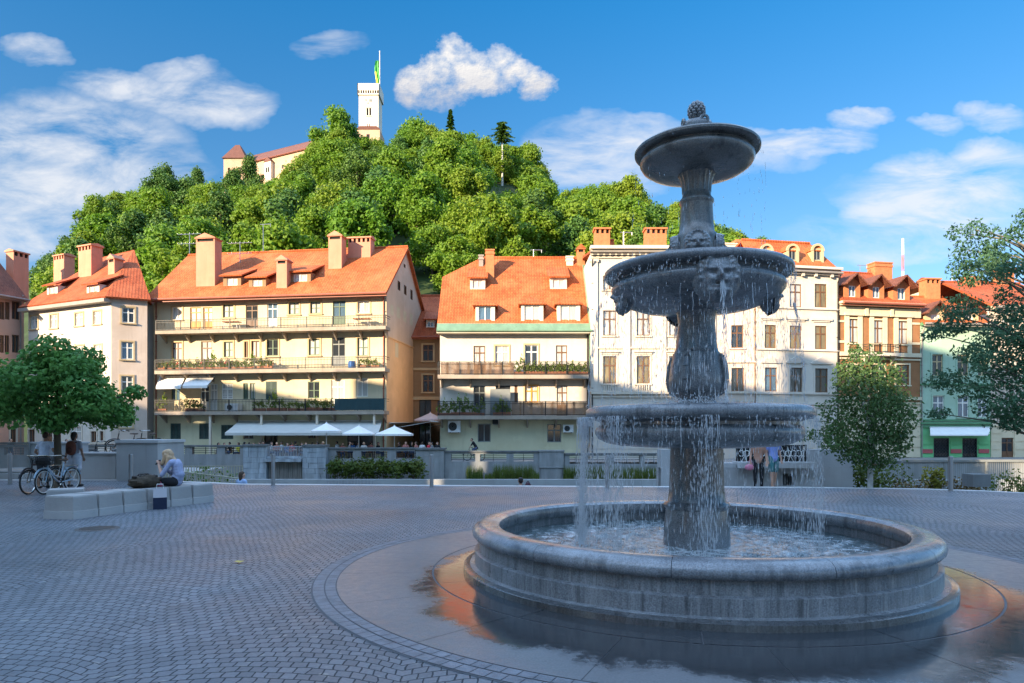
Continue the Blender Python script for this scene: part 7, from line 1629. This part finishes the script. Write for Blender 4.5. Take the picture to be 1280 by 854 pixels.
def acunit(h, px0, py0, px1, py1, lab, d=-.5):
    u0, z1 = h.P(px0, py0, d); u1, z0 = h.P(px1, py1, d); p = Vector((h.A.x, h.A.y))+h.U*((u0+u1)/2); w = u1-u0; hh = z1-z0; t = thing('air_conditioner', (p.x, p.y, ST+z0), lab, 'air conditioner', math.atan2(h.U.y, h.U.x)); mb = MB(); mb.box(-w/2,w/2,d,-.12,0,hh); mb.build('casing', [W_['acw']], t)
    r = min(w,hh)*.36; mb = MB(); mb.ball((-w*.12,d-.001,hh/2), r, .02, r, 18, 6); mb.build('fan_recess', [W_['dark']], t); mb = MB()
    for k in range(4): mb.torus((-w*.12,d-.028,hh/2), r*(k+1)/4, .01, 'y', 20, 4)
    mb.build('fan_grille', [W_['grey']], t); mb = MB(); [mb.box(s*w*.35-.03, s*w*.35+.03, d+.05, -.003, -.06, -.003) for s in (-1,1)]; mb.build('bracket', [W_['iron']], t)
acunit(H4, 560, 526, 575.5, 540.5, 'white air conditioner below the balcony at the left of the cream house'); acunit(H4, 704, 531, 717, 540.5, 'white air conditioner right of the ground floor window of the cream house'); acunit(H2, 281, 504.5, 297, 513.8, 'white slatted unit standing on the lowest balcony of the yellow house', -.9)
# wall vent and lamps on the cream house
t = thing('wall_lamp', place(H4, 620, -.02, H4.Z(525)), 'dark wall lamp under the lower balcony of the cream house', 'lamp'); mb = MB(); mb.box(-.3,.3,-.25,-.003,-.35,.1); mb.build('housing', [W_['iron']], t); mb = MB(); mb.box(-.22,.22,-.2,-.05,-.42,-.353); mb.build('lens', [W_['grey']], t)
# ------------------------------------------------------------------ houses on our side, outside the view, that shade the square
def backhouse(i, x, y, w, d, h, rz, label):
    t = thing('townhouse', (x, y, 0), label, 'house', rz, 'townhouses behind the viewer'); mb = MB(); ops = []; n = int(w/3.2); fl = int(h/3.6)
    for a in range(n):
        for b in range(fl): c = w*(a+.5)/n; ops.append((c-.55, c+.55, 1.0+b*3.6, 2.9+b*3.6))
    wall_open(mb, 0, w, 0, h, ops)
    for xx in (0, w): mb.quad([(xx,0,0), (xx,d,0), (xx,d,h), (xx,0,h)])
    mb.quad([(0,d,0), (w,d,0), (w,d,h), (0,d,h)]); mb.quad([(0,0,h), (w,0,h), (w,d,h), (0,d,h)]); mb.build('wall', [W_[('cream','rose','white','peach')[i % 4]]], t, fix=False)
    pm = MB(); [pm.box(o[0], o[1], .1, .13, o[2], o[3]) for o in ops]; pm.build('windows', [G_['dark']], t)
    mb = MB(); k = 3.2; mb.slab([(-.3,-.5,h-.2), (w+.3,-.5,h-.2), (w+.3,d/2,h+k), (-.3,d/2,h+k)], .2); mb.slab([(w+.3,d+.5,h-.2), (-.3,d+.5,h-.2), (-.3,d/2,h+k), (w+.3,d/2,h+k)], .2)
    for x_ in (0, w): mb.add([(x_,0,h-.05), (x_,d,h-.05), (x_,d/2,h+k-.15)], [(0,1,2)])
    mb.build('roof', [TILE2], t, uv=True)
SUN_AZ = 47.; SUN_EL = 17.
sa, se = math.radians(SUN_AZ), math.radians(SUN_EL); S = Vector((-math.sin(sa)*math.cos(se), -math.cos(sa)*math.cos(se), math.sin(se)))
BH = []
def shade_for(px, py, Yw, dist, w):
    """a house standing 'dist' metres sunward whose ridge throws its edge on the wall at this pixel"""
    p = Vector((gx(px,Yw), Yw, gz(py,Yw))); q = p+S*(dist/math.cos(se)); return q
specs = [(-20,500,60,62,15),(150,500,58,66,13),(330,484,58,70,11.5),(520,488,58,72,7.4),(640,500,58,74,8),(800,484,57,78,7.2),(930,480,57,82,7.2),(1070,458,58,86,7.4),(1225,448,60,90,8.6)]
nm = ('cream','rose','white','peach')
LB = 'townhouse on the near side of the square, outside the view'
for i, (px, py, Yw, dist, w) in enumerate(specs):
    q = shade_for(px, py, Yw, dist, w); rz = -sa+PI; d = 11.
    # ridge line perpendicular to the sun's bearing
    ax = Vector((math.cos(sa), -math.sin(sa))); c = Vector((q.x, q.y)); hgt = q.z-3.2
    o = c+ax*(w/2)+Vector((-S.x, -S.y)).normalized()*(d/2)
    rzz = math.atan2(-ax.y, -ax.x)
    backhouse(i, o.x, o.y, w, d, hgt, rzz, LB)

for i, (t_, w_, h_) in enumerate(((-1.5,20,21),(19,20,23),(40,20,20))):
    ax = Vector((math.cos(sa), -math.sin(sa))); c = ax*t_+Vector((-math.sin(sa), -math.cos(sa)))*42; o = c+ax*(w_/2); backhouse(i+1, o.x, o.y, w_, 11., h_, math.atan2(-ax.y, -ax.x), LB)
# ------------------------------------------------------------------ camera
cam = bpy.data.cameras.new('camera'); co = bpy.data.objects.new('camera', cam); COL.objects.link(co); SC.camera = co
co.location = (0, 0, EYE); co.rotation_euler = (PI/2, 0, 0); cam.sensor_width = 36; cam.lens = F/1280*36; cam.shift_y = (HY-427)/1280; cam.clip_start = .05; cam.clip_end = 6000
# ------------------------------------------------------------------ sky with clouds, sun
w = bpy.data.worlds.new('World'); SC.world = w; w.use_nodes = True; N = NT(w.node_tree); bg = w.node_tree.nodes['Background']
sk = N.n('ShaderNodeTexSky'); sk.sky_type = 'NISHITA'; sk.sun_disc = False; sk.sun_elevation = se; sk.sun_rotation = PI+sa; sk.air_density = 1.0; sk.dust_density = .4; sk.ozone_density = 1.4; sk.altitude = 300
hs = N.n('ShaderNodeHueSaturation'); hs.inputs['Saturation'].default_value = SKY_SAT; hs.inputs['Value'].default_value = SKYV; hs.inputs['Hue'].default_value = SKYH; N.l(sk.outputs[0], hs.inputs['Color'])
tc = N.n('ShaderNodeTexCoord'); SKYC = hs.outputs[0]; sp = N.n('ShaderNodeSeparateXYZ'); N.l(tc.outputs['Generated'], sp.inputs[0]); dx, dy, dz = sp.outputs
SKYC = N.mix(1., hs.outputs[0], N.ramp(dz, [(.0, (.110,.105,.128)), (.28, (.060,.102,.128)), (.54, (.019,.108,.158)), (.68, (1.,.93,.82))]), 'MULTIPLY')  # painted elevation tint: sky darkened in view, kept bright overhead as fill light
ady = N.math('MAXIMUM', N.math('ABSOLUTE', dy), .05); u0 = N.math('DIVIDE', dx, ady); v0 = N.math('DIVIDE', dz, ady); c0 = N.n('ShaderNodeCombineXYZ'); N.l(u0, c0.inputs[0]); N.l(v0, c0.inputs[1])
w1 = N.noise(N.mapping(c0.outputs[0], (5,8,1)), 1., 5, .6); w2 = N.noise(N.mapping(c0.outputs[0], (5,8,1), (4,7,0)), 1., 5, .6)
u = N.math('ADD', u0, N.math('MULTIPLY_ADD', w1, .16, -.08)); v = N.math('ADD', v0, N.math('MULTIPLY_ADD', w2, .09, -.045))
cb = N.n('ShaderNodeCombineXYZ'); N.l(u0, cb.inputs[0]); N.l(v0, cb.inputs[1]); uv = cb.outputs[0]
def PU(px, py): return (px-640)/F, (HY-py)/F
def blob(px, py, rx, ry, p=1.):
    a, b = PU(px, py); du = N.math('DIVIDE', N.math('SUBTRACT', u, a), rx/F); dv = N.math('DIVIDE', N.math('SUBTRACT', v, b), ry/F)
    d = N.math('ADD', N.math('MULTIPLY', du, du), N.math('MULTIPLY', dv, dv)); return N.math('MULTIPLY', N.math('SUBTRACT', 1., d, clamp=True), p)
def mx(l):
    r = l[0]
    for x in l[1:]: r = N.math('MAXIMUM', r, x)
    return r
# puffy cloud right of the tower
uW, vW = u, v; u, v = N.math('ADD', u0, N.math('MULTIPLY_ADD', w1, .03, -.015)), N.math('ADD', v0, N.math('MULTIPLY_ADD', w2, .03, -.015)); cum = mx([blob(*a) for a in ((520,108,30,36),(545,86,34,34),(566,66,30,26),(590,90,46,30),(625,78,32,24),(640,92,30,22),(670,105,32,22),(545,118,44,24),(600,104,50,22))])
n1 = N.noise(N.mapping(uv, (22,26,1)), 1., 7, .62); n1b = N.noise(N.mapping(uv, (22,26,1), (.012,-.02,0)), 1., 7, .62)
dens = N.math('ADD', cum, N.math('ADD', N.math('MULTIPLY_ADD', n1, 2.6, -1.5), N.math('MULTIPLY_ADD', N.noise(N.mapping(uv, (70,80,1)), 1., 4, .6), .9, -.42))); a1 = N.ramp(N.math('MULTIPLY', N.math('MULTIPLY', dens, N.math('MINIMUM', N.math('MULTIPLY', cum, 4.), 1.)), 1.), [(.0, 0.), (.95, 1.)])
u, v = uW, vW
# streaky cloud sheets, broken by stretched noise
wn = N.noise(N.mapping(uv, (7,17,1), (0,0,0), (0,0,.32)), 1., 8, .62, .4); wn2 = N.noise(N.mapping(uv, (5.5,19,1), (3,1,0), (0,0,-.18)), 1., 8, .62, .5)
st1 = mx([blob(*a) for a in ((60,190,190,80,1.),(20,250,150,75,.9),(250,125,110,40,.9),(140,105,80,24,.8),(300,140,60,30,.7),(40,65,50,22,.7),(10,300,110,30,.8),(160,215,110,50,.7),(230,90,70,20,.6))])
st2 = mx([blob(*a) for a in ((760,200,110,46,.9),(800,160,80,24,.75),(990,178,100,18,1.),(1060,155,50,16,.8),(1180,235,150,42,.9),(1100,255,70,24,.7),(1240,150,50,20,.7),(1160,275,110,14,.7),(1170,160,40,14,.6),(1140,315,120,20,.7),(700,185,60,30,.6),(400,55,45,20,.45),(1250,195,70,24,.7),(1230,260,70,20,.8),(1130,290,170,40,.6),(900,195,120,30,.7),(740,175,90,40,.7))])
f2 = N.ramp(wn, [(.34, 0.), (.64, 1.)]); f3 = N.ramp(wn2, [(.33, 0.), (.62, 1.)])
def soft(x, hi):
    q = N.math('SMOOTH_MIN', N.math('MULTIPLY', x, 1.6), 1., .3); return N.math('MULTIPLY', q, hi)
a2 = N.math('MULTIPLY', f2, soft(st1, .82), clamp=True); a3 = N.math('MULTIPLY', f3, soft(st2, .78), clamp=True)
a1_ = a1
lit = N.ramp(N.math('ADD', N.math('MULTIPLY_ADD', N.math('SUBTRACT', n1, n1b), 3.4, .38), N.math('MULTIPLY', N.math('SUBTRACT', v0, PU(0,100)[1]), 9.)), [(.15, (CLD*.62,CLD*.64,CLD*.72)), (.62, (CLD*1.,CLD*.97,CLD*.94))])  # sunlit tops and grey undersides of the puffy cloud, coloured by ramp
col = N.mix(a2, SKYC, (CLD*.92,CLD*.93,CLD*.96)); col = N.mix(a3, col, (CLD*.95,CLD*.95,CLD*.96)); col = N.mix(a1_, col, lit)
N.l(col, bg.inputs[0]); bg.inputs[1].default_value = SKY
sun = bpy.data.lights.new('sun', 'SUN'); so = bpy.data.objects.new('sun', sun); COL.objects.link(so); sun.energy = SUN; sun.angle = math.radians(.53); sun.color = (1., .80, .56)
so.rotation_euler = (-S).to_track_quat('-Z', 'Y').to_euler(); so.location = S*200
SC.view_settings.view_transform = 'Standard'; SC.view_settings.look = 'None'; SC.view_settings.gamma = 1.; SC.view_settings.use_curve_mapping = False; SC.view_settings.exposure = EXPO
SC.render.engine = 'CYCLES'; SC.cycles.max_bounces = 6; SC.cycles.diffuse_bounces = 3; SC.cycles.glossy_bounces = 3; SC.cycles.transmission_bounces = 4; SC.cycles.transparent_max_bounces = 4; SC.cycles.caustics_reflective = False; SC.cycles.caustics_refractive = False
SC.cycles.use_denoising = True
try: SC.cycles.denoiser = 'OPENIMAGEDENOISE'
except Exception: pass
SC.cycles.sample_clamp_indirect = 6
